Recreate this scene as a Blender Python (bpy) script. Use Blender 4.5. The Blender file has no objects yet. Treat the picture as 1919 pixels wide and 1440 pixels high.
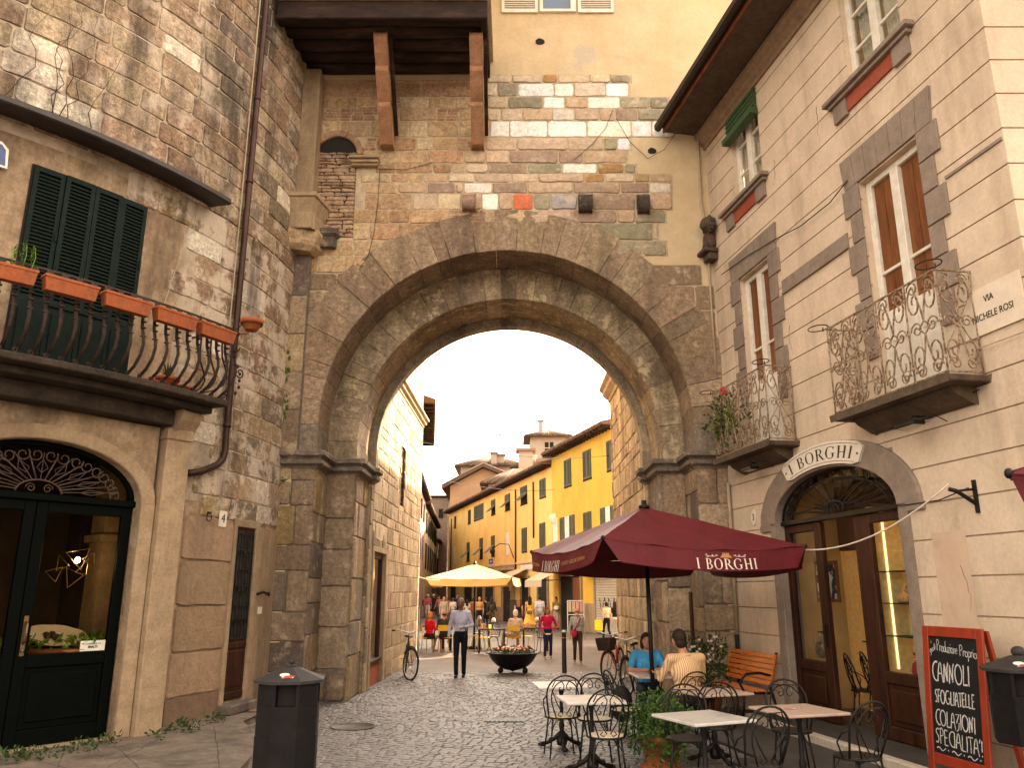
import bpy, math, random
from mathutils import Vector, Matrix
sc = bpy.context.scene
COL = sc.collection
PI = math.pi
# ------------------------------------------------------------------ camera, sky, sun, exposure
F = 1493.0; H = 1.9; TH = math.atan(390 / F); CT, ST = math.cos(TH), math.sin(TH)
cam = bpy.data.objects.new("camera", bpy.data.cameras.new("camera")); COL.objects.link(cam)
cam.location = (0, 0, H); cam.rotation_euler = (PI / 2 + TH, 0, 0)
cam.data.sensor_width = 36; cam.data.lens = 36 * F / 1919.0
cam.data.clip_end = 2000; cam.data.clip_start = 0.05
sc.camera = cam
SUN_EL, SUN_AZ = 34.0, 46.0        # azimuth measured from +Y (straight ahead) towards +X (right)
wd = bpy.data.worlds.new("World"); sc.world = wd; wd.use_nodes = True
nt = wd.node_tree; bg = nt.nodes["Background"]
sky = nt.nodes.new("ShaderNodeTexSky"); sky.sky_type = 'NISHITA'; sky.sun_disc = False
sky.sun_elevation = math.radians(SUN_EL); sky.sun_rotation = math.radians(SUN_AZ)
sky.air_density = 1.2; sky.dust_density = 5.0; sky.ozone_density = 1.0
hs = nt.nodes.new("ShaderNodeHueSaturation"); hs.inputs['Saturation'].default_value = 0.10
mx = nt.nodes.new("ShaderNodeMix"); mx.data_type = 'RGBA'; mx.blend_type = 'MULTIPLY'
mx.inputs[0].default_value = 1.0; mx.inputs[7].default_value = (1.0, 0.865, 0.715, 1)
nt.links.new(sky.outputs[0], hs.inputs['Color']); nt.links.new(hs.outputs[0], mx.inputs[6])
nt.links.new(mx.outputs[2], bg.inputs[0]); bg.inputs[1].default_value = 0.14
sun = bpy.data.objects.new("sun", bpy.data.lights.new("sun", 'SUN')); COL.objects.link(sun)
sun.data.energy = 2.8; sun.data.angle = math.radians(0.5); sun.data.color = (1.0, 0.84, 0.62)
_e, _a = math.radians(SUN_EL), math.radians(SUN_AZ)
SUND = Vector((math.cos(_e) * math.sin(_a), math.cos(_e) * math.cos(_a), math.sin(_e)))
sun.rotation_euler = SUND.to_track_quat('Z', 'Y').to_euler()
sun.location = (30, 10, 30)
vs = sc.view_settings; vs.view_transform = 'Standard'; vs.look = 'None'; vs.gamma = 1; vs.exposure = 3.1
sc.cycles.max_bounces = 8; sc.cycles.diffuse_bounces = 5; sc.cycles.transparent_max_bounces = 12
# ------------------------------------------------------------------ measuring: photo pixels to places on real planes
def ray(x, y):
    u = (x - 959.5) / F; v = (720 - y) / F
    return Vector((u, CT - v * ST, ST + v * CT))
def ground(x, y, z=0.0):
    d = ray(x, y); t = (z - H) / d.z; return Vector((d.x * t, d.y * t, z))
def onY(x, y, Y):
    d = ray(x, y); t = Y / d.y; return Vector((d.x * t, Y, H + d.z * t))
def onplane(x, y, P, N):
    d = ray(x, y); t = (N[0] * P[0] + N[1] * P[1]) / (N[0] * d.x + N[1] * d.y)
    return Vector((d.x * t, d.y * t, H + d.z * t))
class Flat:                                   # a vertical wall: u along it, w out of it, z up
    def __init__(s, o, U, W): s.o, s.U, s.W = o, U, W
    def __call__(s, u, w, z): return Vector((s.o[0] + s.U[0] * u + s.W[0] * w, s.o[1] + s.U[1] * u + s.W[1] * w, z))
    def px(s, x, y, w=0.0):
        p = onplane(x, y, (s.o[0] + s.W[0] * w, s.o[1] + s.W[1] * w), s.W)
        return ((p.x - s.o[0]) * s.U[0] + (p.y - s.o[1]) * s.U[1], p.z)
class Round:
    def __init__(s, c, R, a0): s.c, s.R, s.a0 = c, R, a0
    def __call__(s, u, w, z):
        ph = s.a0 + u / s.R; return Vector((s.c[0] + (s.R + w) * math.cos(ph), s.c[1] - (s.R + w) * math.sin(ph), z))
    def px(s, x, y, w=0.0):
        d = ray(x, y); R = s.R + w
        a = d.x ** 2 + d.y ** 2; b = -2 * (d.x * s.c[0] + d.y * s.c[1]); cc = s.c[0] ** 2 + s.c[1] ** 2 - R * R
        t = (-b - math.sqrt(max(0, b * b - 4 * a * cc))) / (2 * a); p = d * t
        return ((math.atan2(-(p.y - s.c[1]), p.x - s.c[0]) - s.a0) * s.R, H + p.z)
D = 14.28
FG = Flat((0, D), (1, 0), (0, -1))                                   # the gate
FR = Flat((3.88, 14.28), (.1786, -.9839), (-.9839, -.1786))          # the cafe building
FT = Round((-11.88, 14.55), 7.72, math.radians(2))                   # the round tower
FS = Flat((-5.0, 10.8), (-.6157, -.788), (.788, -.6157))             # the shop in the tower's foot
FY = Flat((3.96, 39.8), (-.2689, .9632), (-.9632, -.2689))           # the yellow houses
FL = Flat((-2.93, 16.4), (.0167, .99986), (.99986, -.0167))                              # left wall behind the gate
FB = Flat((2.75, 16.4), (0, 1), (-1, 0))                             # right wall behind the gate
W0 = lambda u, w, z: Vector((u, w, z))
# ------------------------------------------------------------------ mesh builder
class MB:
    def __init__(s): s.v = []; s.f = []; s.c = []; s.s = []; s.m = []
    def add(s, vs, fs, col=None, smooth=False, mi=0):
        n = len(s.v); s.v.extend([tuple(p) for p in vs])
        for f in fs: s.f.append([i + n for i in f]); s.c.append(col); s.s.append(smooth); s.m.append(mi)
    def box(s, M, u0, u1, w0, w1, z0, z1, col=None, n=1, mi=0):
        vs = []
        for i in range(n + 1):
            u = u0 + (u1 - u0) * i / n
            vs += [M(u, w0, z0), M(u, w1, z0), M(u, w1, z1), M(u, w0, z1)]
        fs = [(0, 1, 2, 3), (4 * n + 3, 4 * n + 2, 4 * n + 1, 4 * n)]
        for i in range(n):
            b = 4 * i
            for k in range(4): fs.append((b + k, b + 4 + k, b + 4 + (k + 1) % 4, b + (k + 1) % 4))
        s.add(vs, fs, col, mi=mi)
    def grid(s, M, us, zs, w, col=None, skip=None, mi=0):
        idx = {}; vs = []; fs = []
        def g(i, j):
            if (i, j) not in idx: idx[(i, j)] = len(vs); vs.append(M(us[i], w, zs[j]))
            return idx[(i, j)]
        for i in range(len(us) - 1):
            for j in range(len(zs) - 1):
                if skip and skip((us[i] + us[i + 1]) / 2, (zs[j] + zs[j + 1]) / 2): continue
                fs.append((g(i, j), g(i + 1, j), g(i + 1, j + 1), g(i, j + 1)))
        s.add(vs, fs, col, mi=mi)
    def prism(s, M, poly, w0, w1, col=None, smooth=False, mi=0):
        n = len(poly); vs = [M(p[0], w0, p[1]) for p in poly] + [M(p[0], w1, p[1]) for p in poly]
        fs = [tuple(range(n)), tuple(range(2 * n - 1, n - 1, -1))] + [(i, (i + 1) % n, n + (i + 1) % n, n + i) for i in range(n)]
        s.add(vs, fs, col, smooth, mi)
    def slab(s, poly, z0, z1, col=None, mi=0):
        s.prism(lambda u, w, z: Vector((u, z, w)), poly, z0, z1, col, mi=mi)
    def tube(s, path, r, n=6, col=None, closed=False, smooth=True, mi=0, flat=None):
        P = [Vector(p) for p in path]; m = len(P)
        if m < 2: return
        R = r if isinstance(r, (list, tuple)) else [r] * m
        vs = []; up = None
        for i in range(m):
            if closed: t = P[(i + 1) % m] - P[i - 1]
            else: t = P[min(i + 1, m - 1)] - P[max(i - 1, 0)]
            if t.length < 1e-9: t = Vector((0, 0, 1))
            t.normalize()
            if up is None:
                up = Vector((0, 0, 1)) if abs(t.z) < .9 else Vector((1, 0, 0))
            a = up - t * up.dot(t)
            if a.length < 1e-6: a = t.orthogonal()
            a.normalize(); up = a; b = t.cross(a)
            for k in range(n):
                q = 2 * PI * k / n + (PI / n if n == 4 else 0)
                ca, sb = math.cos(q), math.sin(q)
                if flat: sb *= flat
                vs.append(P[i] + (a * ca + b * sb) * R[i])
        fs = []
        L = m if closed else m - 1
        for i in range(L):
            j = (i + 1) % m
            for k in range(n): fs.append((i * n + k, i * n + (k + 1) % n, j * n + (k + 1) % n, j * n + k))
        if not closed: fs += [tuple(range(n - 1, -1, -1)), tuple((m - 1) * n + k for k in range(n))]
        s.add(vs, fs, col, smooth and n > 4, mi)
    def lathe(s, prof, n=16, at=(0, 0, 0), col=None, smooth=True, mi=0, sx=1, sy=1, ph=0):
        vs = []; m = len(prof)
        for r, z in prof:
            for k in range(n):
                q = 2 * PI * k / n + ph; vs.append((at[0] + r * sx * math.cos(q), at[1] + r * sy * math.sin(q), at[2] + z))
        fs = []
        for i in range(m - 1):
            for k in range(n): fs.append((i * n + k, i * n + (k + 1) % n, (i + 1) * n + (k + 1) % n, (i + 1) * n + k))
        fs += [tuple(range(n - 1, -1, -1)), tuple((m - 1) * n + k for k in range(n))]
        s.add(vs, fs, col, smooth, mi)
    def ell(s, c, r, rot=None, nu=12, nv=8, col=None, mi=0):
        vs = []; c = Vector(c)
        for j in range(1, nv):
            t = PI * j / nv
            for k in range(nu):
                q = 2 * PI * k / nu
                p = Vector((r[0] * math.sin(t) * math.cos(q), r[1] * math.sin(t) * math.sin(q), r[2] * math.cos(t)))
                vs.append(c + (rot @ p if rot else p))
        top = Vector((0, 0, r[2])); vs.append(c + (rot @ top if rot else top)); vs.append(c - (rot @ top if rot else top))
        fs = []; T = (nv - 1) * nu; B = T + 1
        for j in range(nv - 2):
            for k in range(nu): fs.append((j * nu + k, (j + 1) * nu + k, (j + 1) * nu + (k + 1) % nu, j * nu + (k + 1) % nu))
        for k in range(nu):
            fs.append((T, k, (k + 1) % nu)); fs.append((B, (nv - 2) * nu + (k + 1) % nu, (nv - 2) * nu + k))
        s.add(vs, fs, col, True, mi)
    def cone(s, a, b, ra, rb, n=12, col=None, mi=0):     # tapered capsule, closed
        a, b = Vector(a), Vector(b); d = b - a
        if d.length < 1e-6: return s.ell(a, (ra, ra, ra), col=col)
        q = d.to_track_quat('Z', 'Y').to_matrix(); L = d.length
        prof = [(ra * math.sin(t), -ra * math.cos(t)) for t in (0.15, .6, 1.1, 1.57)] + [(rb * math.cos(t), L + rb * math.sin(t)) for t in (0, .5, 1.0, 1.42)]
        vs = []
        for r, z in prof:
            for k in range(n): vs.append(a + q @ Vector((r * math.cos(2 * PI * k / n), r * math.sin(2 * PI * k / n), z)))
        m = len(prof); fs = []
        for i in range(m - 1):
            for k in range(n): fs.append((i * n + k, i * n + (k + 1) % n, (i + 1) * n + (k + 1) % n, (i + 1) * n + k))
        fs += [tuple(range(n - 1, -1, -1)), tuple((m - 1) * n + k for k in range(n))]
        s.add(vs, fs, col, True, mi)
    def sweep(s, line, prof, col=None):                 # moulding: prof (out, z) along a plan polyline, out to the line's right
        P = [Vector((p[0], p[1])) for p in line]; m = len(P); vs = []
        for i in range(m):
            ns = []
            for a, b in ((i - 1, i), (i, i + 1)):
                if 0 <= a and b < m:
                    d = (P[b] - P[a]).normalized(); ns.append(Vector((d.y, -d.x)))
            nrm = sum(ns, Vector((0, 0))); nrm.normalize(); k = 1 / max(.3, nrm.dot(ns[0]))
            for o, z in prof: q = P[i] + nrm * o * k; vs.append((q.x, q.y, z))
        L = len(prof); fs = []
        for i in range(m - 1):
            for k in range(L - 1): fs.append((i * L + k, i * L + k + 1, (i + 1) * L + k + 1, (i + 1) * L + k))
        fs += [tuple(range(L)), tuple((m - 1) * L + k for k in range(L - 1, -1, -1))]
        s.add(vs, fs, col)
    def mesh(s, name, off=(0, 0, 0)):
        me = bpy.data.meshes.new(name)
        ox, oy, oz = off
        me.from_pydata([(x - ox, y - oy, z - oz) for x, y, z in s.v], [], s.f)
        if any(s.s): me.polygons.foreach_set('use_smooth', s.s)
        if any(s.m): me.polygons.foreach_set('material_index', s.m)
        if any(c is not None for c in s.c):
            at = me.color_attributes.new('Col', 'FLOAT_COLOR', 'CORNER'); buf = []
            for f, c in zip(s.f, s.c):
                c = c or (.3, .3, .3); buf.extend((c[0], c[1], c[2], 1.0) * len(f))
            at.data.foreach_set('color', buf)
        me.validate(); me.update(); return me
def tag(o, label=None, cat=None, group=None, kind=None):
    if label: o['label'] = label
    if cat: o['category'] = cat
    if group: o['group'] = group
    if kind: o['kind'] = kind
    return o
def thing(name, label, cat, loc=(0, 0, 0), rz=0.0, group=None):
    o = bpy.data.objects.new(name, None); COL.objects.link(o); o.empty_display_size = .2
    o.location = loc; o.rotation_euler = (0, 0, rz); return tag(o, label, cat, group)
def root_loc(o):
    while o.parent: o = o.parent
    return o.location
def part(name, mb, mat, parent=None, local=False, bevel=0.0, seg=1):
    """one mesh object; world-coordinate meshes are moved into their thing's own space"""
    off = (0, 0, 0) if (local or parent is None) else tuple(root_loc(parent))
    o = bpy.data.objects.new(name, mb.mesh(name, off)); COL.objects.link(o)
    for m in (mat if isinstance(mat, (list, tuple)) else [mat]): o.data.materials.append(m)
    if parent: o.parent = parent
    if bevel:
        b = o.modifiers.new('bevel', 'BEVEL'); b.width = bevel; b.segments = seg; b.limit_method = 'ANGLE'
    return o
def one(name, mb, mat, label, cat, loc=None, group=None, bevel=0.0, local=False):
    """a thing that is a single mesh"""
    off = (0, 0, 0) if (local or loc is None) else loc
    o = bpy.data.objects.new(name, mb.mesh(name, off)); COL.objects.link(o)
    if loc is not None: o.location = loc
    for m in (mat if isinstance(mat, (list, tuple)) else [mat]): o.data.materials.append(m)
    if bevel:
        b = o.modifiers.new('bevel', 'BEVEL'); b.width = bevel; b.segments = 1; b.limit_method = 'ANGLE'
    return tag(o, label, cat, group)
def structure(name, mb, mat): return tag(part(name, mb, mat), kind='structure')
def copy_tree(o, parent=None):
    c = o.copy(); COL.objects.link(c)
    if parent: c.parent = parent
    for ch in list(o.children): copy_tree(ch, c)
    return c
# ------------------------------------------------------------------ materials
def L(c, k): return tuple(min(1, x * k) for x in c)
def mat(name, col, col2=None, scale=6.0, mixr=(.35, .7), rough=.8, metal=0.0, bump=.15, bscale=60.0, attr=False,
        smear=None, stain=None, spec=.3, stretch=(1, 1, 1), vary=.18, fine=0.0):
    m = bpy.data.materials.new(name); m.use_nodes = True; t = m.node_tree; N = t.nodes; K = t.links.new
    b = N['Principled BSDF']; b.inputs['Roughness'].default_value = rough; b.inputs['Metallic'].default_value = metal
    b.inputs['Specular IOR Level'].default_value = spec
    tc = N.new('ShaderNodeTexCoord'); mp = N.new('ShaderNodeMapping'); K(tc.outputs['Object'], mp.inputs[0]); mp.inputs['Scale'].default_value = stretch
    def noise(sca, det=5, rgh=.6):
        n = N.new('ShaderNodeTexNoise'); n.inputs['Scale'].default_value = sca; n.inputs['Detail'].default_value = det
        n.inputs['Roughness'].default_value = rgh; K(mp.outputs[0], n.inputs['Vector']); return n
    def rng(src, a, c, lo=0.0, hi=1.0):
        r = N.new('ShaderNodeMapRange'); r.inputs[1].default_value = a; r.inputs[2].default_value = c
        r.inputs[3].default_value = lo; r.inputs[4].default_value = hi; K(src, r.inputs[0]); return r.outputs[0]
    def mix(fac, a, bcol, mode='MIX'):
        x = N.new('ShaderNodeMix'); x.data_type = 'RGBA'; x.blend_type = mode
        for sock, val in ((x.inputs[0], fac), (x.inputs[6], a), (x.inputs[7], bcol)):
            if isinstance(val, (float, int)): sock.default_value = val
            elif isinstance(val, tuple): sock.default_value = (val + (1,))[:4]
            else: K(val, sock)
        return x.outputs[2]
    if attr:
        a = N.new('ShaderNodeAttribute'); a.attribute_name = 'Col'; base = a.outputs['Color']
    else: base = tuple(col)
    n1 = noise(scale)
    if col2 is not None: base = mix(rng(n1.outputs['Fac'], mixr[0], mixr[1]), base, tuple(col2))
    if vary:
        n2 = noise(scale * 2.7, 6, .65)
        v = rng(n2.outputs['Fac'], .3, .7, 1 - vary, 1 + vary)
        cv = N.new('ShaderNodeCombineColor'); [K(v, cv.inputs[i]) for i in range(3)]
        base = mix(1.0, base, cv.outputs[0], 'MULTIPLY')
    if fine:
        n5 = noise(bscale * .7, 3, .7); v = rng(n5.outputs['Fac'], .3, .7, 1 - fine, 1 + fine)
        cv = N.new('ShaderNodeCombineColor'); [K(v, cv.inputs[i]) for i in range(3)]
        base = mix(1.0, base, cv.outputs[0], 'MULTIPLY')
    if smear:                                     # (colour, scale, lo, hi, amount)
        n3 = noise(smear[1], 8, .72); base = mix(rng(n3.outputs['Fac'], smear[2], smear[3], 0, smear[4]), base, tuple(smear[0]))
    if stain:
        mp2 = N.new('ShaderNodeMapping'); K(tc.outputs['Object'], mp2.inputs[0]); mp2.inputs['Scale'].default_value = (1.2, 1.2, .22); mp2.inputs['Location'].default_value = (7, 3, 5)
        n4 = N.new('ShaderNodeTexNoise'); n4.inputs['Scale'].default_value = stain[1]; n4.inputs['Detail'].default_value = 7; n4.inputs['Roughness'].default_value = .65
        K(mp2.outputs[0], n4.inputs['Vector'])
        base = mix(rng(n4.outputs['Fac'], stain[2], stain[3], 0, stain[4]), base, tuple(stain[0]))
    if isinstance(base, tuple): b.inputs['Base Color'].default_value = base + (1,)
    else: K(base, b.inputs['Base Color'])
    if bump:
        nb = noise(bscale, 6, .7); nb2 = noise(bscale * .22, 3, .5)
        ad = N.new('ShaderNodeMath'); ad.operation = 'ADD'; K(nb.outputs['Fac'], ad.inputs[0]); K(nb2.outputs['Fac'], ad.inputs[1])
        bp = N.new('ShaderNodeBump'); bp.inputs['Strength'].default_value = bump; bp.inputs['Distance'].default_value = .03
        K(ad.outputs[0], bp.inputs['Height']); K(bp.outputs[0], b.inputs['Normal'])
    return m
def glass(name, tint=(.9, .92, .9), refl=.12):
    m = bpy.data.materials.new(name); m.use_nodes = True; t = m.node_tree; t.nodes.clear()
    o = t.nodes.new('ShaderNodeOutputMaterial'); a = t.nodes.new('ShaderNodeBsdfTransparent'); g = t.nodes.new('ShaderNodeBsdfGlossy')
    a.inputs[0].default_value = tint + (1,); g.inputs['Roughness'].default_value = .02; g.inputs[0].default_value = (1, .97, .92, 1)
    fr = t.nodes.new('ShaderNodeLayerWeight'); fr.inputs[0].default_value = .5; pw = t.nodes.new('ShaderNodeMath'); pw.operation = 'POWER'; pw.inputs[1].default_value = 5.0; t.links.new(fr.outputs['Facing'], pw.inputs[0])
    ad = t.nodes.new('ShaderNodeMath'); ad.operation = 'ADD'; ad.inputs[1].default_value = refl; ad.use_clamp = True
    x = t.nodes.new('ShaderNodeMixShader'); t.links.new(pw.outputs[0], ad.inputs[0]); t.links.new(ad.outputs[0], x.inputs[0])
    t.links.new(a.outputs[0], x.inputs[1]); t.links.new(g.outputs[0], x.inputs[2]); t.links.new(x.outputs[0], o.inputs[0]); return m
def emit(name, col, k):
    m = bpy.data.materials.new(name); m.use_nodes = True; t = m.node_tree; b = t.nodes['Principled BSDF']
    b.inputs['Base Color'].default_value = col + (1,); b.inputs['Emission Color'].default_value = col + (1,); b.inputs['Emission Strength'].default_value = k; return m
CREAM = (.60, .47, .31); SOOT = (.055, .038, .025)
m_stone = mat('stone', None, attr=True, scale=5, rough=.92, bump=.7, bscale=36, smear=(CREAM, 3.2, .54, .64, .5), stain=(SOOT, .9, .48, .78, .65), vary=.30, fine=.25)
m_tower = mat('tower_stone', None, attr=True, scale=5, rough=.92, bump=.95, bscale=34, smear=((.54, .425, .32), 2.3, .515, .59, .72), stain=((.04, .028, .02), 1.3, .46, .64, .8), vary=.40, fine=.34)
m_tower2 = mat('limewashed_stone', None, attr=True, scale=5, rough=.92, bump=.95, bscale=34, smear=((.60, .49, .375), 2.0, .46, .53, .80), stain=((.045, .032, .022), 1.5, .50, .68, .8), vary=.38, fine=.34)
m_arch = mat('arch_stone', None, attr=True, scale=4, rough=.93, bump=.8, bscale=30, smear=((.50, .37, .22), 4.5, .585, .64, .6), stain=(SOOT, 1.5, .45, .72, .7), vary=.34, fine=.28)
m_flake = mat('flaking_arch_stone', None, attr=True, scale=4, rough=.93, bump=.8, bscale=30, smear=((.58, .45, .28), 3.8, .545, .60, .75), stain=(SOOT, 1.5, .45, .72, .75), vary=.34, fine=.28)
m_marble = mat('pale_blocks', None, attr=True, scale=4, rough=.85, bump=.5, bscale=30, vary=.20, fine=.16, smear=((.60, .47, .33), 3.0, .54, .62, .55), stain=((.45, .36, .25), 2.2, .55, .75, .5))
m_warm = mat('warm_stone', None, attr=True, scale=5, rough=.92, bump=.8, bscale=34, smear=((.58, .44, .27), 2.8, .52, .62, .5), stain=((.09, .06, .038), 1.1, .5, .74, .6), vary=.32, fine=.28)  # warm-toned masonry, the stone's own colour
m_mortar = mat('mortar', (.50, .39, .26), (.36, .27, .17), scale=3, rough=.95, bump=.5, bscale=50, vary=.25)
m_plast = mat('yellow_plaster', (.58, .45, .285), (.52, .39, .225), scale=.9, rough=.9, bump=.25, bscale=18, vary=.10, smear=((.42, .36, .29), 1.0, .585, .64, .65), stain=((.50, .34, .17), 1.4, .50, .72, .5), fine=.05)
m_tplast = mat('tower_plaster', (.35, .245, .15), (.23, .15, .088), scale=1.4, rough=.93, bump=.6, bscale=24, vary=.28, stain=((.06, .04, .025), 1.3, .46, .68, .8), smear=((.50, .385, .26), 2.2, .54, .64, .55), fine=.2)
m_shopfr = mat('pale_shop_stone', (.36, .255, .155), (.30, .205, .12), scale=2, rough=.88, bump=.35, bscale=40, vary=.18, stain=((.10, .062, .035), 1.3, .48, .74, .7), fine=.15)
m_facade = mat('facade_plaster', (.63, .495, .365), (.57, .44, .32), scale=.8, rough=.9, bump=.3, bscale=26, vary=.10, stain=((.27, .18, .11), 1.3, .50, .74, .65), smear=((.62, .52, .37), 1.2, .5, .66, .45), fine=.08)
m_grey = mat('grey_stucco', (.275, .212, .163), (.23, .175, .135), scale=3, rough=.88, bump=.3, bscale=60, vary=.14, fine=.12, stain=((.09, .07, .055), 1.4, .5, .75, .5))
m_white = mat('white_paint', (.74, .68, .58), (.62, .55, .44), scale=6, rough=.55, bump=.06, bscale=40, vary=.08)
m_redband = mat('red_panel', (.32, .075, .04), (.26, .06, .03), scale=6, rough=.85, bump=.2, vary=.15)
m_wood = mat('brown_wood', (.050, .0155, .0065), (.021, .007, .0035), scale=7, stretch=(1, 1, .15), rough=.5, bump=.15, bscale=40, vary=.35, spec=.15)
m_owood = mat('orange_wood', (.20, .07, .02), (.12, .038, .012), scale=6, stretch=(1, 1, .2), rough=.5, bump=.1, bscale=40, vary=.25)
m_beam = mat('old_beam', (.030, .014, .008), (.010, .005, .0035), scale=5, stretch=(.25, 1, 1), rough=.88, bump=.5, bscale=30, vary=.4, smear=((.10, .06, .04), 3, .52, .66, .5))
m_brick = mat('terracotta_blocks', (.40, .215, .115), (.30, .145, .075), scale=4, rough=.9, bump=.4, bscale=60, vary=.2, stain=(SOOT, 2, .55, .8, .4), fine=.15)
m_iron = mat('black_iron', (.006, .005, .0045), (.011, .008, .006), scale=20, rough=.45, metal=0, bump=.1, bscale=120, vary=.2, spec=.25)
m_rust = mat('rusty_iron', (.36, .29, .20), (.16, .075, .035), scale=28, mixr=(.42, .6), rough=.8, metal=.2, bump=.2, bscale=120, vary=.25)
m_balir = mat('dark_brown_iron', (.022, .014, .010), (.05, .027, .017), scale=16, rough=.6, metal=.3, bump=.15, bscale=100, vary=.25, spec=.3)
m_green = mat('green_paint', (.006, .0125, .009), (.004, .008, .006), scale=8, rough=.6, bump=.06, bscale=50, vary=.25, spec=.08)
m_gdoor = mat('dark_green_door', (.0014, .0024, .0017), (.0009, .0014, .0011), scale=6, rough=.6, bump=.04, bscale=40, vary=.2, spec=.05)
m_terra = mat('terracotta', (.33, .085, .026), (.25, .062, .02), scale=9, rough=.85, bump=.2, bscale=60, vary=.2, stain=((.10, .05, .03), 3, .5, .75, .4))
m_dark = mat('dark_interior', (.018, .014, .011), rough=.9, bump=0, vary=.1)
m_copper = mat('brown_copper', (.060, .032, .024), (.04, .022, .017), scale=6, rough=.45, metal=.7, bump=.08, bscale=50, vary=.15)
m_pipe = mat('beige_pipe', (.42, .34, .24), (.34, .26, .17), scale=6, rough=.7, bump=.1, vary=.12)
m_roof = mat('roof_tiles', None, attr=True, scale=5, rough=.92, bump=.4, bscale=30, vary=.3)
m_glass = glass('window_glass', (.9, .92, .9), .03); m_glassd = glass('dim_glass', (.8, .75, .66), 0.0); m_grille = None
m_leaf = mat('leaves', (.020, .042, .008), (.05, .078, .014), scale=12, rough=.6, bump=0, vary=.35, spec=.2)
m_bleaf = mat('bright_leaves', (.085, .17, .018), (.14, .24, .03), scale=14, rough=.55, bump=0, vary=.25, spec=.2)
m_moss = mat('moss', (.045, .07, .012), (.09, .11, .02), scale=20, rough=.95, bump=.4, bscale=90, vary=.3)
# ------------------------------------------------------------------ masonry
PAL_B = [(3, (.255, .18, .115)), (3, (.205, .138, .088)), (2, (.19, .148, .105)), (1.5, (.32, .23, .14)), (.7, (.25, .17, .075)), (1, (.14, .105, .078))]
PAL_W = [(3, (.285, .19, .118)), (3, (.235, .15, .09)), (2, (.33, .235, .145)), (1.5, (.20, .15, .10)), (1, (.38, .285, .18)), (.8, (.29, .20, .095)), (.9, (.60, .51, .40))]
PAL_G = [(3, (.285, .20, .128)), (3, (.24, .165, .105)), (2, (.33, .24, .15)), (1, (.20, .142, .095))]
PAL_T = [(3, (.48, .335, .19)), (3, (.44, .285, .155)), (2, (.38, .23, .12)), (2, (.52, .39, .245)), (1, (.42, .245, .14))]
PAL_S = [(3, (.33, .245, .15)), (3, (.28, .20, .12)), (2, (.24, .17, .10)), (2, (.38, .29, .185)), (1, (.20, .14, .09))]
def pick(pal, rg, v=.14):
    t = rg.random() * sum(p[0] for p in pal)
    for wgt, c in pal:
        t -= wgt
        if t <= 0: break
    k = 1 + rg.uniform(-v, v); return (c[0] * k, c[1] * k * (1 + rg.uniform(-.03, .03)), c[2] * k * (1 + rg.uniform(-.05, .05)))
def stone(mb, M, u0, u1, z0, z1, col, d, rg, gap=.008, j=.008):
    u0 += gap; u1 -= gap; z0 += gap; z1 -= gap
    if u1 - u0 < .03 or z1 - z0 < .03: return
    r = min(.035, (u1 - u0) * .25, (z1 - z0) * .25) * rg.uniform(.5, 1.3)
    nu = max(1, int((u1 - u0) / .18)); pts = []
    for i in range(nu + 1): pts.append((u0 + r + (u1 - u0 - 2 * r) * i / nu, z0))
    pts += [(u1, z0 + r), (u1, (z0 + z1) / 2), (u1, z1 - r)]
    for i in range(nu + 1): pts.append((u1 - r - (u1 - u0 - 2 * r) * i / nu, z1))
    pts += [(u0, z1 - r), (u0, (z0 + z1) / 2), (u0, z0 + r)]
    pts = [(a + rg.uniform(-j, j), b + rg.uniform(-j, j)) for a, b in pts]
    n = len(pts); cu, cz = (u0 + u1) / 2, (z0 + z1) / 2
    ins = .012 + .010 * rg.random()
    def sh(p, k): 
        a, b = p; L_ = max(.02, math.hypot(a - cu, b - cz)); q = max(.2, 1 - k / L_); return (cu + (a - cu) * q, cz + (b - cz) * q)
    vs = [M(a, .001, b) for a, b in pts]
    vs += [M(*(lambda q: (q[0], d * rg.uniform(.75, 1.15), q[1]))(sh(p, ins))) for p in pts]
    # two ridge vertices keep long stones fairly flat
    m1 = M(cu - (u1 - u0) * .22, d * rg.uniform(.9, 1.5), cz); m2 = M(cu + (u1 - u0) * .22, d * rg.uniform(.9, 1.5), cz)
    vs += [m1, m2]; fs = [(i, (i + 1) % n, n + (i + 1) % n, n + i) for i in range(n)]
    inner = [sh(p, ins)[0] for p in pts]
    for i in range(n):
        k = (i + 1) % n; a = 2 * n if inner[i] < cu else 2 * n + 1; b = 2 * n if inner[k] < cu else 2 * n + 1
        if a == b: fs.append((n + i, n + k, a))
        else: fs.append((n + i, n + k, b, a))
    mb.add(vs, fs, col)
def stones(mb, M, u0, u1, z0, z1, hr, wr, pal, seed, d=.022, clamp=None, skip=None, gap=.008):
    rg = random.Random(seed); z = z0
    while z < z1 - .02:
        h = rg.uniform(*hr)
        if z1 - (z + h) < hr[0] * .6: h = z1 - z
        for a, b in (clamp(z, z + h) if clamp else [(u0, u1)]):
            u = a; first = True
            while u < b - .02:
                w = rg.uniform(*wr) * (rg.uniform(.4, 1) if first else 1); first = False
                if b - (u + w) < wr[0] * .5: w = b - u
                if not (skip and skip(u + w / 2, z + h / 2, w, h)):
                    stone(mb, M, u, u + w, z, z + h, pick(pal, rg), d * rg.uniform(.6, 1.4), rg, gap)
                u += w
        z += h
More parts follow.
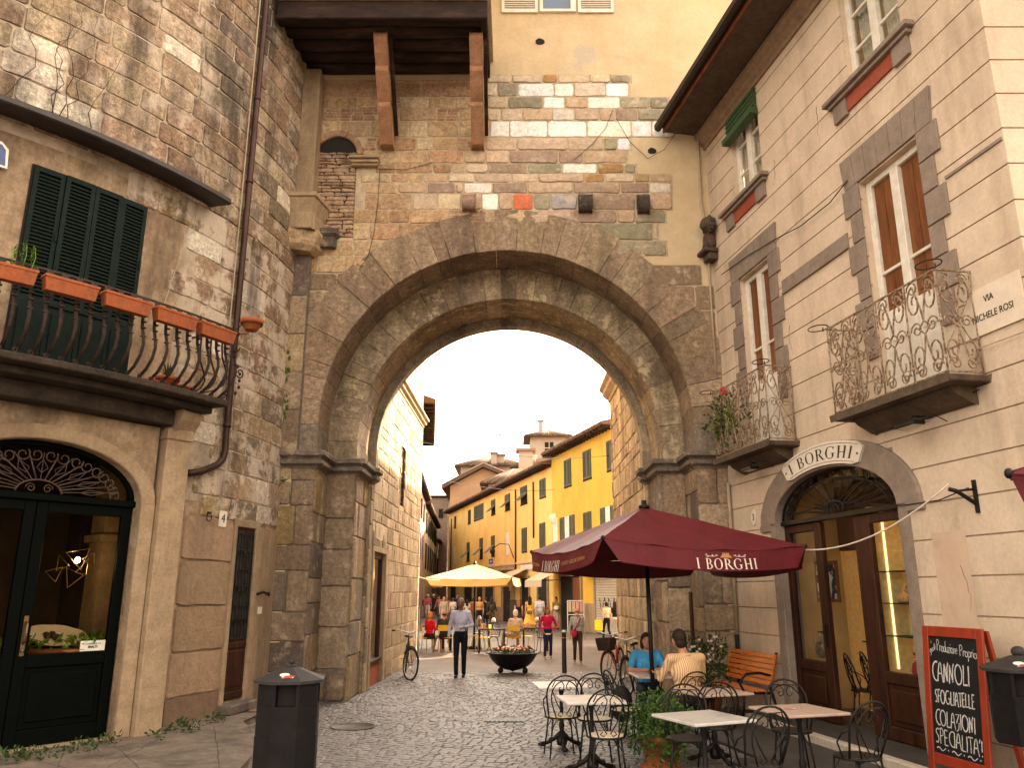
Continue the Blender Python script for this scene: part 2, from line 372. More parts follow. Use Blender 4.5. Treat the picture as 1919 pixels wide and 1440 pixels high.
def arch_panel(mb, M, u0, u1, z0, z1, cu, a, b, zs, w, n=28, col=None):
    us = [cu - a * math.cos(PI * i / n) for i in range(n + 1)]
    arc = [(u, zs + b * math.sin(PI * i / n)) for i, u in enumerate(us)]
    Q = lambda *p: mb.add([M(q[0], w, q[1]) for q in p], [(0, 1, 2, 3)], col)
    if cu - a > u0: Q((u0, z0), (cu - a, z0), (cu - a, zs), (u0, zs)); Q((u0, zs), (cu - a, zs), (cu - a, z1), (u0, z1))
    if cu + a < u1: Q((cu + a, z0), (u1, z0), (u1, zs), (cu + a, zs)); Q((cu + a, zs), (u1, zs), (u1, z1), (cu + a, z1))
    for p, q in zip(arc, arc[1:]): Q(p, q, (q[0], z1), (p[0], z1))
def soffit(mb, M, cu, a, b, zs, z0, w0, w1, n=28, col=None):
    pts = [(cu - a, z0)] + [(cu - a * math.cos(PI * i / n), zs + b * math.sin(PI * i / n)) for i in range(n + 1)] + [(cu + a, z0)]
    vs = [M(p[0], w0, p[1]) for p in pts] + [M(p[0], w1, p[1]) for p in pts]; k = len(pts)
    mb.add(vs, [(i, i + 1, k + i + 1, k + i) for i in range(k - 1)], col)
def ring(mb, M, cu, zs, a0, b0, a1, b1, w0, w1, n, pal, seed, t0=0.0, t1=PI, jit=.015, sub=2, gap=.004):
    """voussoirs: wedge blocks between two ellipses, from depth w0 to front w1"""
    rg = random.Random(seed); ts = [t0]
    base = (t1 - t0) / n
    for i in range(n - 1): ts.append(t0 + (i + 1) * base + rg.uniform(-.22, .22) * base)
    ts.append(t1)
    for i in range(n):
        col = pick(pal, rg); wf = w1 + rg.uniform(-jit, jit); e = rg.uniform(-.06, .06) * (a1 - a0)
        g = gap / max(a0, .1); vs = []; fs = []
        for k in range(sub + 1):
            t = ts[i] + g + (ts[i + 1] - ts[i] - 2 * g) * k / sub; c_, s_ = math.cos(t), math.sin(t)
            for (a, b), w in (((a0, b0), w0), ((a0, b0), wf - .012), ((a0 + .014, b0 + .014), wf), ((a1 + e - .014, b1 + e - .014), wf + rg.uniform(-.006, .006)), ((a1 + e, b1 + e), wf - .012), ((a1 + e, b1 + e), w0)):
                vs.append(M(cu + a * c_, w, zs + b * s_))
        for k in range(sub):
            for q in range(6): fs.append((k * 6 + q, k * 6 + (q + 1) % 6, k * 6 + 6 + (q + 1) % 6, k * 6 + 6 + q))
        fs += [(0, 1, 2, 3, 4, 5), tuple(sub * 6 + q for q in range(5, -1, -1))]
        mb.add(vs, fs, col)
# ------------------------------------------------------------------ ground
def sett_material(name, c1, c2, mort, bw, bh, ms, rot=0.0, bump=.5):
    m = mat(name, c1, bump=0, vary=.2, rough=.6); t = m.node_tree; b = t.nodes['Principled BSDF']
    tc = t.nodes.new('ShaderNodeTexCoord'); mp = t.nodes.new('ShaderNodeMapping'); mp.inputs['Rotation'].default_value = (0, 0, rot)
    t.links.new(tc.outputs['Object'], mp.inputs[0])
    br = t.nodes.new('ShaderNodeTexBrick'); br.inputs['Scale'].default_value = 1; br.inputs['Brick Width'].default_value = bw; br.inputs['Row Height'].default_value = bh
    br.inputs['Mortar Size'].default_value = ms; br.inputs['Color1'].default_value = c1 + (1,); br.inputs['Color2'].default_value = c2 + (1,); br.inputs['Mortar'].default_value = mort + (1,)
    br.inputs['Mortar Smooth'].default_value = .3; br.inputs['Bias'].default_value = -.2
    nz = t.nodes.new('ShaderNodeTexNoise'); nz.inputs['Scale'].default_value = 1.3; nz.inputs['Detail'].default_value = 6
    nv = t.nodes.new('ShaderNodeVectorMath'); nv.operation = 'SCALE'; nv.inputs[3].default_value = .06
    ad = t.nodes.new('ShaderNodeVectorMath'); t.links.new(nz.outputs['Color'], nv.inputs[0]); t.links.new(mp.outputs[0], ad.inputs[0]); t.links.new(nv.outputs[0], ad.inputs[1])
    t.links.new(ad.outputs[0], br.inputs['Vector'])
    mr = t.nodes.new('ShaderNodeMapRange'); mr.inputs[1].default_value = .3; mr.inputs[2].default_value = .7; mr.inputs[3].default_value = .75; mr.inputs[4].default_value = 1.25
    n2 = t.nodes.new('ShaderNodeTexNoise'); n2.inputs['Scale'].default_value = .7; n2.inputs['Detail'].default_value = 7; t.links.new(tc.outputs['Object'], n2.inputs['Vector']); t.links.new(n2.outputs[0], mr.inputs[0])
    x = t.nodes.new('ShaderNodeMix'); x.data_type = 'RGBA'; x.blend_type = 'MULTIPLY'; x.inputs[0].default_value = 1
    cc = t.nodes.new('ShaderNodeCombineColor'); [t.links.new(mr.outputs[0], cc.inputs[i]) for i in range(3)]
    t.links.new(br.outputs['Color'], x.inputs[6]); t.links.new(cc.outputs[0], x.inputs[7]); t.links.new(x.outputs[2], b.inputs['Base Color'])
    n3 = t.nodes.new('ShaderNodeTexNoise'); n3.inputs['Scale'].default_value = 45; n3.inputs['Detail'].default_value = 4; t.links.new(tc.outputs['Object'], n3.inputs['Vector'])
    ma = t.nodes.new('ShaderNodeMath'); ma.operation = 'MULTIPLY_ADD'; ma.inputs[1].default_value = -.9; t.links.new(br.outputs['Fac'], ma.inputs[0]); t.links.new(n3.outputs[0], ma.inputs[2])
    bp = t.nodes.new('ShaderNodeBump'); bp.inputs['Strength'].default_value = bump; bp.inputs['Distance'].default_value = .02
    t.links.new(ma.outputs[0], bp.inputs['Height']); t.links.new(bp.outputs[0], b.inputs['Normal']); return m
m_pave = sett_material('street_paving', (.125, .10, .083), (.105, .084, .07), (.065, .052, .044), .62, .34, .008, .1, .35)
m_sett = mat('setts', None, attr=True, scale=9, rough=.46, bump=.35, bscale=70, vary=.28, spec=.5, stain=((.075, .062, .052), .55, .48, .70, .65), smear=((.155, .138, .124), .9, .55, .7, .5))
m_joint = mat('joint_dirt', (.055, .045, .036), rough=.95, bump=.4, bscale=80, vary=.3)
m_slab = mat('pavement_slabs', (.165, .13, .10), (.11, .085, .066), scale=2.2, rough=.75, bump=.5, bscale=30, vary=.25, stain=((.03, .024, .018), 1.6, .48, .68, .8), fine=.2)
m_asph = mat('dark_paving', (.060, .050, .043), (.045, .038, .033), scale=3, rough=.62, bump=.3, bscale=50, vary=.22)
g = MB(); g.grid(W0, [-160, -40, -12, 12, 40, 160], [0], 0) if False else None
g.add([(-160, -30, -.012), (160, -30, -.012), (160, 260, -.012), (-160, 260, -.012)], [(0, 1, 2, 3)])
structure('ground', g, m_pave)
# granite setts of the street in front of and under the gate: each one a little block with a worn top
g = MB(); rg = random.Random(5)
g.add([(-5.6, 5.5, -.006), (4.6, 5.5, -.006), (4.6, 20.6, -.006), (-5.6, 20.6, -.006)], [(0, 1, 2, 3)], (.05, .042, .034))
cA, sA = math.cos(math.radians(-14)), math.sin(math.radians(-14)); row = -9.5
while row < 25:
    bh = rg.uniform(.105, .13); x = -14 + rg.random() * .1
    while x < 12:
        bw = rg.uniform(.10, .17); xm = x + bw / 2; ym = row + bh / 2 + .55 * math.sin(xm * .55)
        X = cA * xm - sA * ym; Y = sA * xm + cA * ym
        if -5.2 < X < 4.4 and 6.8 < Y < 20.5 + .12 * math.sin(X * 5):
            k = rg.uniform(.72, 1.25); c = (.108 * k, .096 * k, .088 * k) if rg.random() < .85 else (.13 * k, .106 * k, .088 * k)
            ht = rg.uniform(.000, .004); hx, hy = bw / 2 - .004, bh / 2 - .004; vs = []
            sl = .55 * .55 * math.cos(xm * .55)
            tx, ty = rg.uniform(-.004, .004), rg.uniform(-.004, .004)
            for (sx, sy, i, z) in [(a, b, q, zz) for q, zz in ((1.0, -.006), (.86, ht), (.6, ht + .0015)) for a, b in ((-1, -1), (1, -1), (1, 1), (-1, 1))]:
                lx, ly = sx * hx * i + rg.uniform(-.004, .004), sy * hy * i + rg.uniform(-.004, .004)
                lu, lv = xm + lx, ym + ly + sl * lx
                vs.append((cA * lu - sA * lv, sA * lu + cA * lv, z + tx * sx * i + ty * sy * i if z > 0 else z))
            fs = [(8, 9, 10, 11)]
            for q in (0, 4):
                for e in range(4): fs.append((q + e, q + (e + 1) % 4, q + 4 + (e + 1) % 4, q + 4 + e))
            g.add(vs, fs, c)
        x += bw
    row += bh
structure('cobbles', g, m_sett)
# raised stone pavement on the left, with its kerb
P_ = lambda x, y, z=.13: (lambda q: (q.x, q.y))(ground(x, y, z))
poly = [P_(500, 1330), P_(452, 1352), P_(476, 1378), P_(468, 1415), P_(440, 1445), P_(405, 1500), P_(330, 1600), (-4.4, 6.0), (-7.5, 6.0), (-7.5, 11.5), (-5.0, 12.5), (-4.6, 13.9)]
g = MB(); rg = random.Random(3); g.slab(poly, -.01, .125)
structure('pavement', g, m_slab).modifiers.new('b', 'BEVEL').width = .03
g = MB(); rg = random.Random(14)
for (a, b) in (((330, 1372), (470, 1392)), ((215, 1400), (330, 1500)), ((60, 1425), (250, 1470)), ((300, 1385), (200, 1440)), ((400, 1362), (415, 1460)), ((120, 1412), (90, 1480))):
    p, r = ground(*a, .1272), ground(*b, .1272); d = (r - p); nn = Vector((-d.y, d.x, 0)).normalized(); vs = []
    for i in range(13): c = p + d * (i / 12) + nn * rg.uniform(-.012, .012); hw = rg.uniform(.003, .009); vs += [c - nn * hw, c + nn * hw]
    g.add(vs, [(2 * i, 2 * i + 1, 2 * i + 3, 2 * i + 2) for i in range(12)])
structure('pavement_joints', g, m_joint)
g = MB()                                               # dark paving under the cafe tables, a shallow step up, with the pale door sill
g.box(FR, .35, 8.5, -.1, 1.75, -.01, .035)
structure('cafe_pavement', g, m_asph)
g = MB(); g.box(FR, 1.35, 7.6, -.5, .50, .0, .13)
structure('shop_step', g, m_asph)
g = MB(); g.box(FR, 1.35, 7.6, .503, .64, .0, .135)
structure('step_kerb', g, mat('marble_kerb', (.50, .43, .34), (.40, .34, .27), scale=6, rough=.6, bump=.15, vary=.15)).modifiers.new('b', 'BEVEL').width = .012
# ------------------------------------------------------------------ the city gate
gate = thing('city_gate', 'tall medieval stone gate with a round arch and yellow plaster above', 'gate', (0, D, 0))
C1 = (-.115, 4.87); R1 = 3.43; RE = 4.27; D2 = -.92; C2 = (-.055, 4.72); R2 = 2.93; D3 = -2.1; R3 = 2.77
w = MB()
arch_panel(w, FG, -5.5, 5.0, 0, 19, C1[0], 3.85, 3.85, C1[1], 0, 40)
arch_panel(w, FG, -5.0, 5.0, 0, 19, C2[0], R3 + .05, R3 + .05, C2[1], -2.4, 40)
w.box(FG, -5.5, 5.0, -2.4, 0, 18.9, 19)
part('plaster_wall', w, m_plast, gate)
mo = MB(); st = MB()
pal_code = {'w': [(1, (.78, .75, .68)), (1, (.74, .68, .58)), (1, (.76, .74, .71))], 'g': [(1, (.25, .215, .14)), (1, (.30, .255, .165))], 't': [(1, (.52, .40, .265)), (1, (.56, .43, .285))],
            'b': [(1, (.30, .205, .145)), (1, (.335, .225, .155))], 'p': [(1, (.48, .345, .235)), (1, (.52, .375, .255)), (1, (.46, .315, .20))], 'c': [(1, (.60, .52, .42)), (1, (.56, .46, .34))],
            'o': [(1, (.36, .20, .075)), (1, (.38, .27, .13))], 'r': [(1, (.55, .14, .06))], 'd': [(1, (.10, .08, .065))], 'l': [(1, (.33, .29, .27))]}
rows = [(420, 468, '160 t 300 t 470 o 555 t 735 t 850 g 965'), (468, 545, '150 t 215 g 330 w 537 w 645 c 825 w 955'), (545, 612, '160 t 275 g 472 w 595 p 722 w 905 g 1072 g 1176 t 1230'),
        (612, 680, '160 t 237 t 357 p 525 c 650 p 788 p 880 b 1006 g 1141 p 1235'), (680, 772, '175 w 284 w 498 w 720 w 970 w 1084 w 1205'), (776, 847, '150 p 326 p 612 p 814 g 889 w 965'),
        (848, 920, '30 p 150 p 284 b 557 b 700 p 945'), (921, 977, '-40 p 40 p 163 b 386 g 580 w 777 o 927 g 995'), (977, 1027, '-200 p -60 t 90 p 298 p 446 p 706 o 820 t 987 o 1072 p 1195'),
        (1027, 1089, '-340 p -180 b -20 p 28 w 187 b 386 p 642 b 908 b 1070 c 1195'), (1089, 1182, '-260 p -120 t 12 p 128 w 223 p 302 r 418 g 516 l 666 d 748 b 992 d 1075 p 1195'),
        (1182, 1257, '400 p 640 b 888 p 988 g 1160'), (1257, 1352, '600 b 758 g 1092 t 1117'), (1352, 1440, '760 g 880 g 1030 g 1165')]
rg = random.Random(11); rowinfo = []
def zrow(y): return onY(1000, y, D).z
def clampring(u0, u1, z0, z1, r=RE - .5):
    zm = max(z0, C1[1]); k = r * r - (zm - C1[1]) ** 2
    return u0, u1, (math.sqrt(k) if k > 0 else 0)
for y0, y1, s in rows:
    tk = s.split(); xs = [float(tk[i]) / 3 + 860 for i in range(0, len(tk), 2)]; cs = tk[1::2]
    zt, zb = zrow(y0 / 3), zrow(y1 / 3); us = [onY(x, (y0 + y1) / 6, D).x for x in xs]
    hw = clampring(0, 0, zb, zt)[2]
    mo.box(FG, max(us[0] - .02, C1[0] + hw) if hw else us[0] - .02, us[-1] + .03, .001, .006, zb, zt)
    for a, b, c in zip(us, us[1:], cs):
        if hw and b < C1[0] + hw + .05: continue
        if hw: a = max(a, C1[0] + hw)
        stone(st, FG, a, b, zb, zt, pick(pal_code[c], rg, .07), .016 if c == 'w' else rg.uniform(.015, .035), rg, .010)
    rowinfo.append((zb, zt, us[0]))
# the remaining grey blocks right of the ring
for (y0, y1, s) in [(545, 703, '1275 g 1500'), (704, 888, '1290 g 1450 g 1600'), (889, 1055, '1380 g 1605'), (1056, 1225, '1450 g 1612'), (1226, 1400, '1480 g 1640'), (1400, 1560, '1500 g 1560 g 1650'), (1560, 1700, '1500 t 1560 g 1660'), (1700, 1860, '1500 g 1560 t 1670')]:
    tk = s.split(); xs = [float(tk[i]) / 4 + 940 for i in range(0, len(tk), 2)]
    zt, zb = zrow(y0 / 4 + 360), zrow(y1 / 4 + 360); us = [onY(x, (y0 + y1) / 8 + 360, D).x for x in xs]
    hw = clampring(0, 0, zb, zt)[2]; us[0] = C1[0] + hw; us[-1] = min(us[-1], 3.9)
    us = [us[0]] + [q for q in us[1:] if q > us[0] + .1]
    if len(us) < 2: us = [us[0], us[0] + .15]
    mo.box(FG, us[0], us[-1], .001, .006, zb, zt)
    for a, b in zip(us, us[1:]): stone(st, FG, a, b, zb, zt, pick(PAL_G, rg, .1), rg.uniform(.015, .03), rg, .010)
part('marble_courses', st, m_marble, gate)
# older warm masonry under the jetty and left of the ring
st = MB(); zj = onY(700, 150, D).z; nich = (onY(593, 300, D).x, onY(668, 320, D).x); nz = (onY(630, 445, D).z, onY(630, 258, D).z)
def left_end(z0, z1):
    zm = (z0 + z1) / 2; e = -.62
    for zb, zt, u in rowinfo:
        if zb <= zm < zt: e = u - .01
    if zm < rowinfo[11][0]: e = C1[0]
    hw = clampring(0, 0, z0, z1)[2]
    if hw: e = min(e, C1[0] - hw)
    return [(-4.3, e)] if e > -4.2 else []
def in_niche(u, z, w_, h_): return nich[0] - .1 < u + w_ * .2 and u - w_ * .35 < nich[1] and nz[0] < z < nz[1] + .1
# rows that line up with the listed courses, then free rows
edges = sorted(set([zj] + [q for r_ in rowinfo for q in r_[:2]])); edges = [e for e in edges if e <= zj]
lv = []
for a, b in zip(edges, edges[1:]):
    if b - a > .05: lv.append((a, b))
low = edges[0]
while low > 4.4: lv.append((low - .36, low)); low -= .36
rg = random.Random(21)
for a, b in lv:
    for u0, u1 in left_end(a, b):
        mo.box(FG, u0, u1, .001, .005, a, b) if not (nz[0] - .2 < (a + b) / 2 < nz[1] + .2) else mo.box(FG, nich[1], u1, .001, .005, a, b)
        u = u0 + rg.uniform(0, .2)
        while u < u1 - .03:
            wd_ = rg.uniform(.3, .85)
            if u1 - u - wd_ < .2: wd_ = u1 - u
            if (b - a) > .22 and rg.random() < .10 and wd_ > .4:        # a patch of thin bricks
                nn = int((b - a) / .065)
                for q in range(nn):
                    uu = u
                    while uu < u + wd_ - .05:
                        bw = min(rg.uniform(.18, .26), u + wd_ - uu)
                        if not in_niche(uu + bw / 2, (a + b) / 2, bw, b - a): stone(st, FG, uu, uu + bw, a + (b - a) * q / nn, a + (b - a) * (q + 1) / nn, pick([(1, (.36, .19, .115)), (1, (.40, .235, .14))], rg), .014, rg, .004, .003)
                        uu += bw
            elif not in_niche(u + wd_ / 2, (a + b) / 2, wd_, b - a):
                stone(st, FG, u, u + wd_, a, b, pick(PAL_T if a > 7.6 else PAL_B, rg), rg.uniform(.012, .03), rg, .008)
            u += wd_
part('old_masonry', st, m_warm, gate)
part('mortar', mo, m_mortar, gate)
# niche: a brick-filled recess with a round head
n_ = MB(); cu = (nich[0] + nich[1]) / 2; a_ = (nich[1] - nich[0]) / 2
zs_ = nz[1] - a_
n_.box(FG, nich[0] - .2, nich[1] + .02, -.02, .0055, nz[0], nz[1] + .1) if False else None
rg = random.Random(4)
dk = MB(); pts = [(nich[0], nz[0]), (nich[1], nz[0])] + [(cu + a_ * math.cos(PI * i / 12), zs_ + a_ * math.sin(PI * i / 12)) for i in range(13)]
dk.prism(FG, pts, .002, .009)
nb = part('niche', dk, m_dark, gate)
n_ = MB(); stones(n_, lambda u, w, z: FG(u, w + .01, z), nich[0], nich[1], nz[0], zs_ + a_ * .25, (.06, .10), (.25, .5), [(1, (.36, .22, .14)), (1, (.30, .19, .12)), (1, (.40, .27, .17))], 9, .03, gap=.004)
part('brick_infill', n_, m_warm, nb)
n_ = MB(); ring(n_, FG, cu, zs_, a_, a_, a_ + .13, a_ + .13, .002, .07, 11, [(1, (.42, .24, .14)), (1, (.38, .22, .13))], 3)
part('arch_moulding', n_, m_warm, nb)
c_ = MB(); q = FG.px(660, 300); q2 = FG.px(710, 322)
for dz, o in ((0, .20), (-.07, .15), (-.12, .10)): c_.box(FG, q[0] - .02 + (.2 - o) * .3, q2[0] + .02 - (.2 - o) * .3, .03, o + .02, q[1] + dz - .06, q[1] + dz)
part('niche_capital', c_, m_shopfr, gate, bevel=.01)
# the rings of the arch
r_ = MB(); ring(r_, FG, C1[0], C1[1], R1, R1, RE, RE, D2, .035, 27, PAL_G, 31, jit=.018, sub=3)
for sgn in (-1, 1):
    u0, u1 = (C1[0] - 4.2, C1[0] - R1) if sgn < 0 else (C1[0] + R1, 3.9)
    r_.box(FG, u0, u1, D2, .03, 4.3, C1[1] - .003, (.24, .19, .14))
part('outer_arch', r_, m_arch, gate)
r_ = MB(); ring(r_, FG, C2[0], C2[1], R2, R2, R1 + .2, R1 + .2, D3, D2 + .02, 25, [(3, (.30, .225, .14)), (2, (.26, .19, .12)), (2, (.34, .26, .165))], 32, jit=.012, sub=3)
for sgn in (-1, 1):
    u0, u1 = (C2[0] - R1 - .1, C2[0] - R2) if sgn < 0 else (C2[0] + R2, C2[0] + R1 + .1)
    r_.box(FG, u0, u1, D3, D2 + .015, 4.3, C2[1] - .003, (.29, .215, .135))
part('middle_arch', r_, m_flake, gate)
r_ = MB(); ring(r_, FG, C2[0], C2[1], R3, R3, R2 + .2, R2 + .2, -2.42, D3 - .05, 29, [(1, (.33, .26, .18)), (1, (.28, .22, .15))], 33, jit=.006, sub=5, gap=0)
for sgn in (-1, 1):
    u0, u1 = (C2[0] - R2 - .1, C2[0] - R3) if sgn < 0 else (C2[0] + R3, C2[0] + R2 + .1)
    r_.box(FG, u0, u1, -2.42, D3 - .05, 4.3, C2[1] - .003, (.30, .235, .16))
part('inner_arch', r_, m_arch, gate)
# piers below the imposts
for sgn in (-1, 1):
    p_ = MB(); x1 = C1[0] + sgn * R1; x2 = C2[0] + sgn * R2; x3 = C2[0] + sgn * (R3 + .08); xe = -4.3 if sgn < 0 else 3.95
    lo, hi = min(xe, x1), max(xe, x1)
    p_.box(FG, lo, hi, D2, -.001, 0, 4.1, (.16, .125, .095))
    lo2, hi2 = min(x1, x2), max(x1, x2); G2 = Flat((0, D - D2), (1, 0), (0, -1))
    p_.box(FG, lo2 - (.1 if sgn < 0 else 0), hi2 + (.1 if sgn > 0 else 0), D3, D2 - .001, 0, 4.1, (.16, .125, .095))
    lo3, hi3 = min(x2, x3), max(x2, x3)
    p_.box(FG, lo3 - .1 * (sgn < 0), hi3 + .1 * (sgn > 0), -2.4, D3 - .001, 0, 4.1, (.17, .13, .095))
    stones(p_, FG, lo, hi, 0, 4.1, (.42, .75), (.5, .9), PAL_B if sgn < 0 else PAL_G, 41 + sgn, .028)
    stones(p_, G2, lo2, hi2, .55, 4.1, (.5, .85), (.6, .9), PAL_B if sgn < 0 else PAL_G, 43 + sgn, .03)
    stones(p_, G2, lo2, hi2, 0, .5, (.5, .5), (.3, .5), PAL_B, 44 + sgn, .07, gap=.02)
    J1 = Flat((x1, D), (0, 1), (-sgn, 0)); J2 = Flat((x2, D - D2), (0, 1), (-sgn, 0)); J3 = Flat((x3, D - D3), (0, 1), (-sgn, 0)); G3 = Flat((0, D - D3), (1, 0), (0, -1))
    stones(p_, J1, 0, -D2, 0, 4.1, (.42, .75), (.5, .95), PAL_B, 45 + sgn, .02)
    stones(p_, J2, 0, D2 - D3, 0, 4.1, (.5, .8), (.5, .9), PAL_B, 47 + sgn, .03)
    stones(p_, G3, lo3, hi3, 0, 4.1, (.5, .8), (.5, .9), PAL_S, 49 + sgn, .01)
    stones(p_, J3, 0, .3, 0, 4.1, (.4, .7), (.4, .9), PAL_S, 51 + sgn, .02)
    part('pier', p_, m_stone, gate)
    im = MB(); line = [(xe, D), (x1, D), (x1, D - D2), (x2, D - D2), (x2, D - D3), (x3, D - D3), (x3, D - D3 + .28)]
    if sgn > 0: line = line[::-1]
    im.sweep(line, [(-.05, 4.05), (.03, 4.05), (.05, 4.09), (.14, 4.13), (.155, 4.19), (.10, 4.215), (.13, 4.245), (.20, 4.27), (.21, 4.34), (.19, 4.36), (-.05, 4.40)], (.17, .135, .105))
    part('impost', im, m_stone, gate)
# left pilaster with moss, pale shaft, its moulded block and rough stone
p_ = MB(); p_.box(FG, -4.27, -3.86, .0, .15, 4.35, 8.35, (.17, .135, .10)); stones(p_, lambda u, w, z: FG(u, w + .151, z), -4.27, -3.86, 4.35, 8.3, (.6, .9), (.5, .8), PAL_B, 61, .015)
part('pilaster', p_, m_stone, gate)
p_ = MB(); a = FG.px(546, 350, .38); b = FG.px(586, 350, .38); p_.box(FG, a[0], b[0], .01, .38, a[1] - .1, 12.1)
part('shaft', p_, m_shopfr, gate, bevel=.012)
p_ = MB(); a = FG.px(514, 362, .6); b = FG.px(582, 425, .6)
u0, u1, zt, zb = a[0], b[0], a[1], b[1]
prof = [(0, zb), (0, zb + .32), (.06, zt - .14), (.06, zt - .10), (.1, zt - .08), (.1, zt), (-.3, zt)]
p_.sweep([(u0, D - .58), (u1, D - .58), (u1 + .12, D)], [(-.3, zb)] + prof); p_.box(FG, u0, u1 + .05, .0, .5, zb, zt - .02)
part('moulded_block', p_, m_shopfr, gate)
p_ = MB(); a = FG.px(500, 425, .55); b = FG.px(580, 462, .55); rg = random.Random(5)
vs = []
for z_, k in ((b[1], .82), (b[1] + .1, .95), (a[1] - .1, 1.0), (a[1], .98)):
    for uu, ww in ((0, 0), (.0, .55), (.35, .62), (.7, .55), (1, .4), (1.05, 0)): vs.append(FG(a[0] + (b[0] - a[0] + .1) * uu * k + rg.uniform(-.03, .03), ww * k + rg.uniform(-.03, .03) if ww else 0, z_))
fs = [(i * 6 + k, i * 6 + (k + 1) % 6, i * 6 + 6 + (k + 1) % 6, i * 6 + 6 + k) for i in range(3) for k in range(6)] + [(5, 4, 3, 2, 1, 0), (18, 19, 20, 21, 22, 23)]
p_.add(vs, fs, (.38, .26, .15)); a = FG.px(600, 415, .2); b = FG.px(628, 460, .2)
p_.sweep([(a[0] - .1, D - .22), (b[0], D - .22), (b[0] + .05, D)], [(-.2, b[1]), (-.06, b[1]), (-.06, b[1] + .2), (.0, b[1] + .26), (0, b[1] + .36), (-.2, b[1] + .36)], (.10, .08, .06))
part('rough_bracket', p_, m_warm, gate)
g = MB(); rg = random.Random(8)
for i in range(170):
    t = rg.random(); z = 2.9 + 3.3 * t; u = -4.20 + rg.gauss(0, .055) + .02 * math.sin(z * 9); s_ = rg.uniform(.015, .045)
    g.ell(FG(u, .155 if z > 4.4 else .02, z), (s_, .02, s_ * 1.4), nu=6, nv=4)
tag(part('moss', g, m_moss, gate), kind='stuff')
# corbel stubs, wall holes
for x0, y0, x1, y1, c in ((866, 362, 891, 387, (.30, .19, .13)), (1085, 363, 1111, 391, (.06, .045, .035)), (1196, 366, 1219, 393, (.06, .045, .035))):
    a = FG.px(x0, y0, .22); b = FG.px(x1, y1, .22); k = MB(); h = a[1] - b[1]
    k.prism(lambda u, w, z: FG(w, u, z), [(0, b[1]), (.14, b[1]), (.20, b[1] + h * .2), (.22, b[1] + h * .5), (.20, a[1]), (0, a[1])], a[0], b[0], c)
    part('corbel', k, m_stone, gate, bevel=.02)
for x, y, r in ((1012, 78, .095), (1222, 283, .085), (537, 633, .05)):
    k = MB(); c = FG.px(x, y, .0); pr = [(c[0] + r * (1 + .1 * math.sin(3 * i)) * math.cos(i * PI / 8), c[1] + r * .8 * (1 + .1 * math.cos(5 * i)) * math.sin(i * PI / 8)) for i in range(16)]
    k.prism(FG, pr, .0, .012 if x > 600 else .172); part('wall_hole', k, m_dark, gate)
# wooden jetty with stepped brackets
je = MB(); u0, u1 = -4.35, -.5
je.box(FG, u0, u1 + .08, .0, 1.84, 12.62, 12.80); je.box(FG, u0, u1, 0, 1.70, 12.80, 17.5); je.box(FG, u0, u1 + .12, .0, 1.90, 12.53, 12.618)
jt = part('jetty', je, m_plast, gate, bevel=.01)
for i in range(5):
    k = MB(); ww = .16 + i * .36; zz = 12.30 + .015 * (i % 2)
    rg = random.Random(i); path = [FG(u0 + (u1 - u0) * q / 6, ww + rg.uniform(-.015, .015), zz + rg.uniform(-.015, .015)) for q in range(7)]
    k.tube(path, .15, 8, smooth=True); part('beam', k, m_beam, jt)
k = MB(); k.box(FG, u0, u1 + .02, .002, 1.70, 12.44, 12.528); part('boarding', k, m_beam, jt)
k = MB(); k.box(FG, u0, u1 + .05, 1.705, 1.80, 12.13, 12.526); k.box(FG, u1 - .09, u1 + .05, .01, 1.703, 12.13, 12.526); part('fascia_beam', k, m_beam, jt, bevel=.015)
for xc in (-2.48, -.68):
    k = MB()
    for s_, (w0, z0, w1, z1) in enumerate(((1.42, 12.13, 1.0, 11.62), (1.08, 11.66, .62, 11.12), (.68, 11.16, .16, 10.48))):
        k.prism(lambda u, w, z: FG(w, u, z), [(w0, z0), (w0 + .02, z0 - .12), (w1 + .06, z1), (w1 - .2, z1), (w0 - .42, z0)], xc - .125, xc + .125)
    part('bracket', k, m_brick, jt, bevel=.015)
    k = MB(); k.tube([FG(xc + .17, 1.3, 12.1), FG(xc + .17, .1, 10.75)], .05, 4); part('strut', k, m_beam, jt)
# shuttered window at the top
wn = MB(); a = FG.px(1013, 24); b = FG.px(1072, 24); zb = a[1]
wn.box(FG, a[0] - .02, a[0] + .05, .0, .06, zb, zb + 1.6); wn.box(FG, b[0] - .03, b[0] + .08, .0, .06, zb, zb + 1.6); wn.box(FG, a[0] + .05, b[0] - .03, .0, .06, zb, zb + .06)
wf = part('window', wn, m_white, gate)
k = MB(); k.box(FG, a[0] + .05, b[0] - .03, .004, .02, zb + .06, zb + 1.6); part('pane', k, mat('blue_pane', (.09, .13, .20), rough=.1, bump=0, vary=0, spec=.8), wf)
def louvre(M, u0, u1, z0, z1, w, fr=.06, n=12, t=.04):
    k = MB()
    for (p, q) in ((u0, u0 + fr), (u1 - fr, u1)): k.box(M, p, q, w, w + t, z0, z1)
    for (p, q) in ((z0, z0 + fr * 1.3), (z1 - fr * 1.3, z1)): k.box(M, u0 + fr, u1 - fr, w, w + t, p, q)
    zz = z0 + fr * 1.3; n = max(3, int((z1 - z0 - 2.6 * fr) / .05)); h = (z1 - z0 - 2.6 * fr) / n
    for i in range(n): k.prism(lambda a_, b_, c_: M(b_, a_, c_), [(w + .004, zz + h * i + h * .1), (w + t - .004, zz + h * i + h * .1 - .012), (w + t - .004, zz + h * i + h * .1 + .004), (w + .004, zz + h * i + h * .75)], u0 + fr, u1 - fr)
    return k
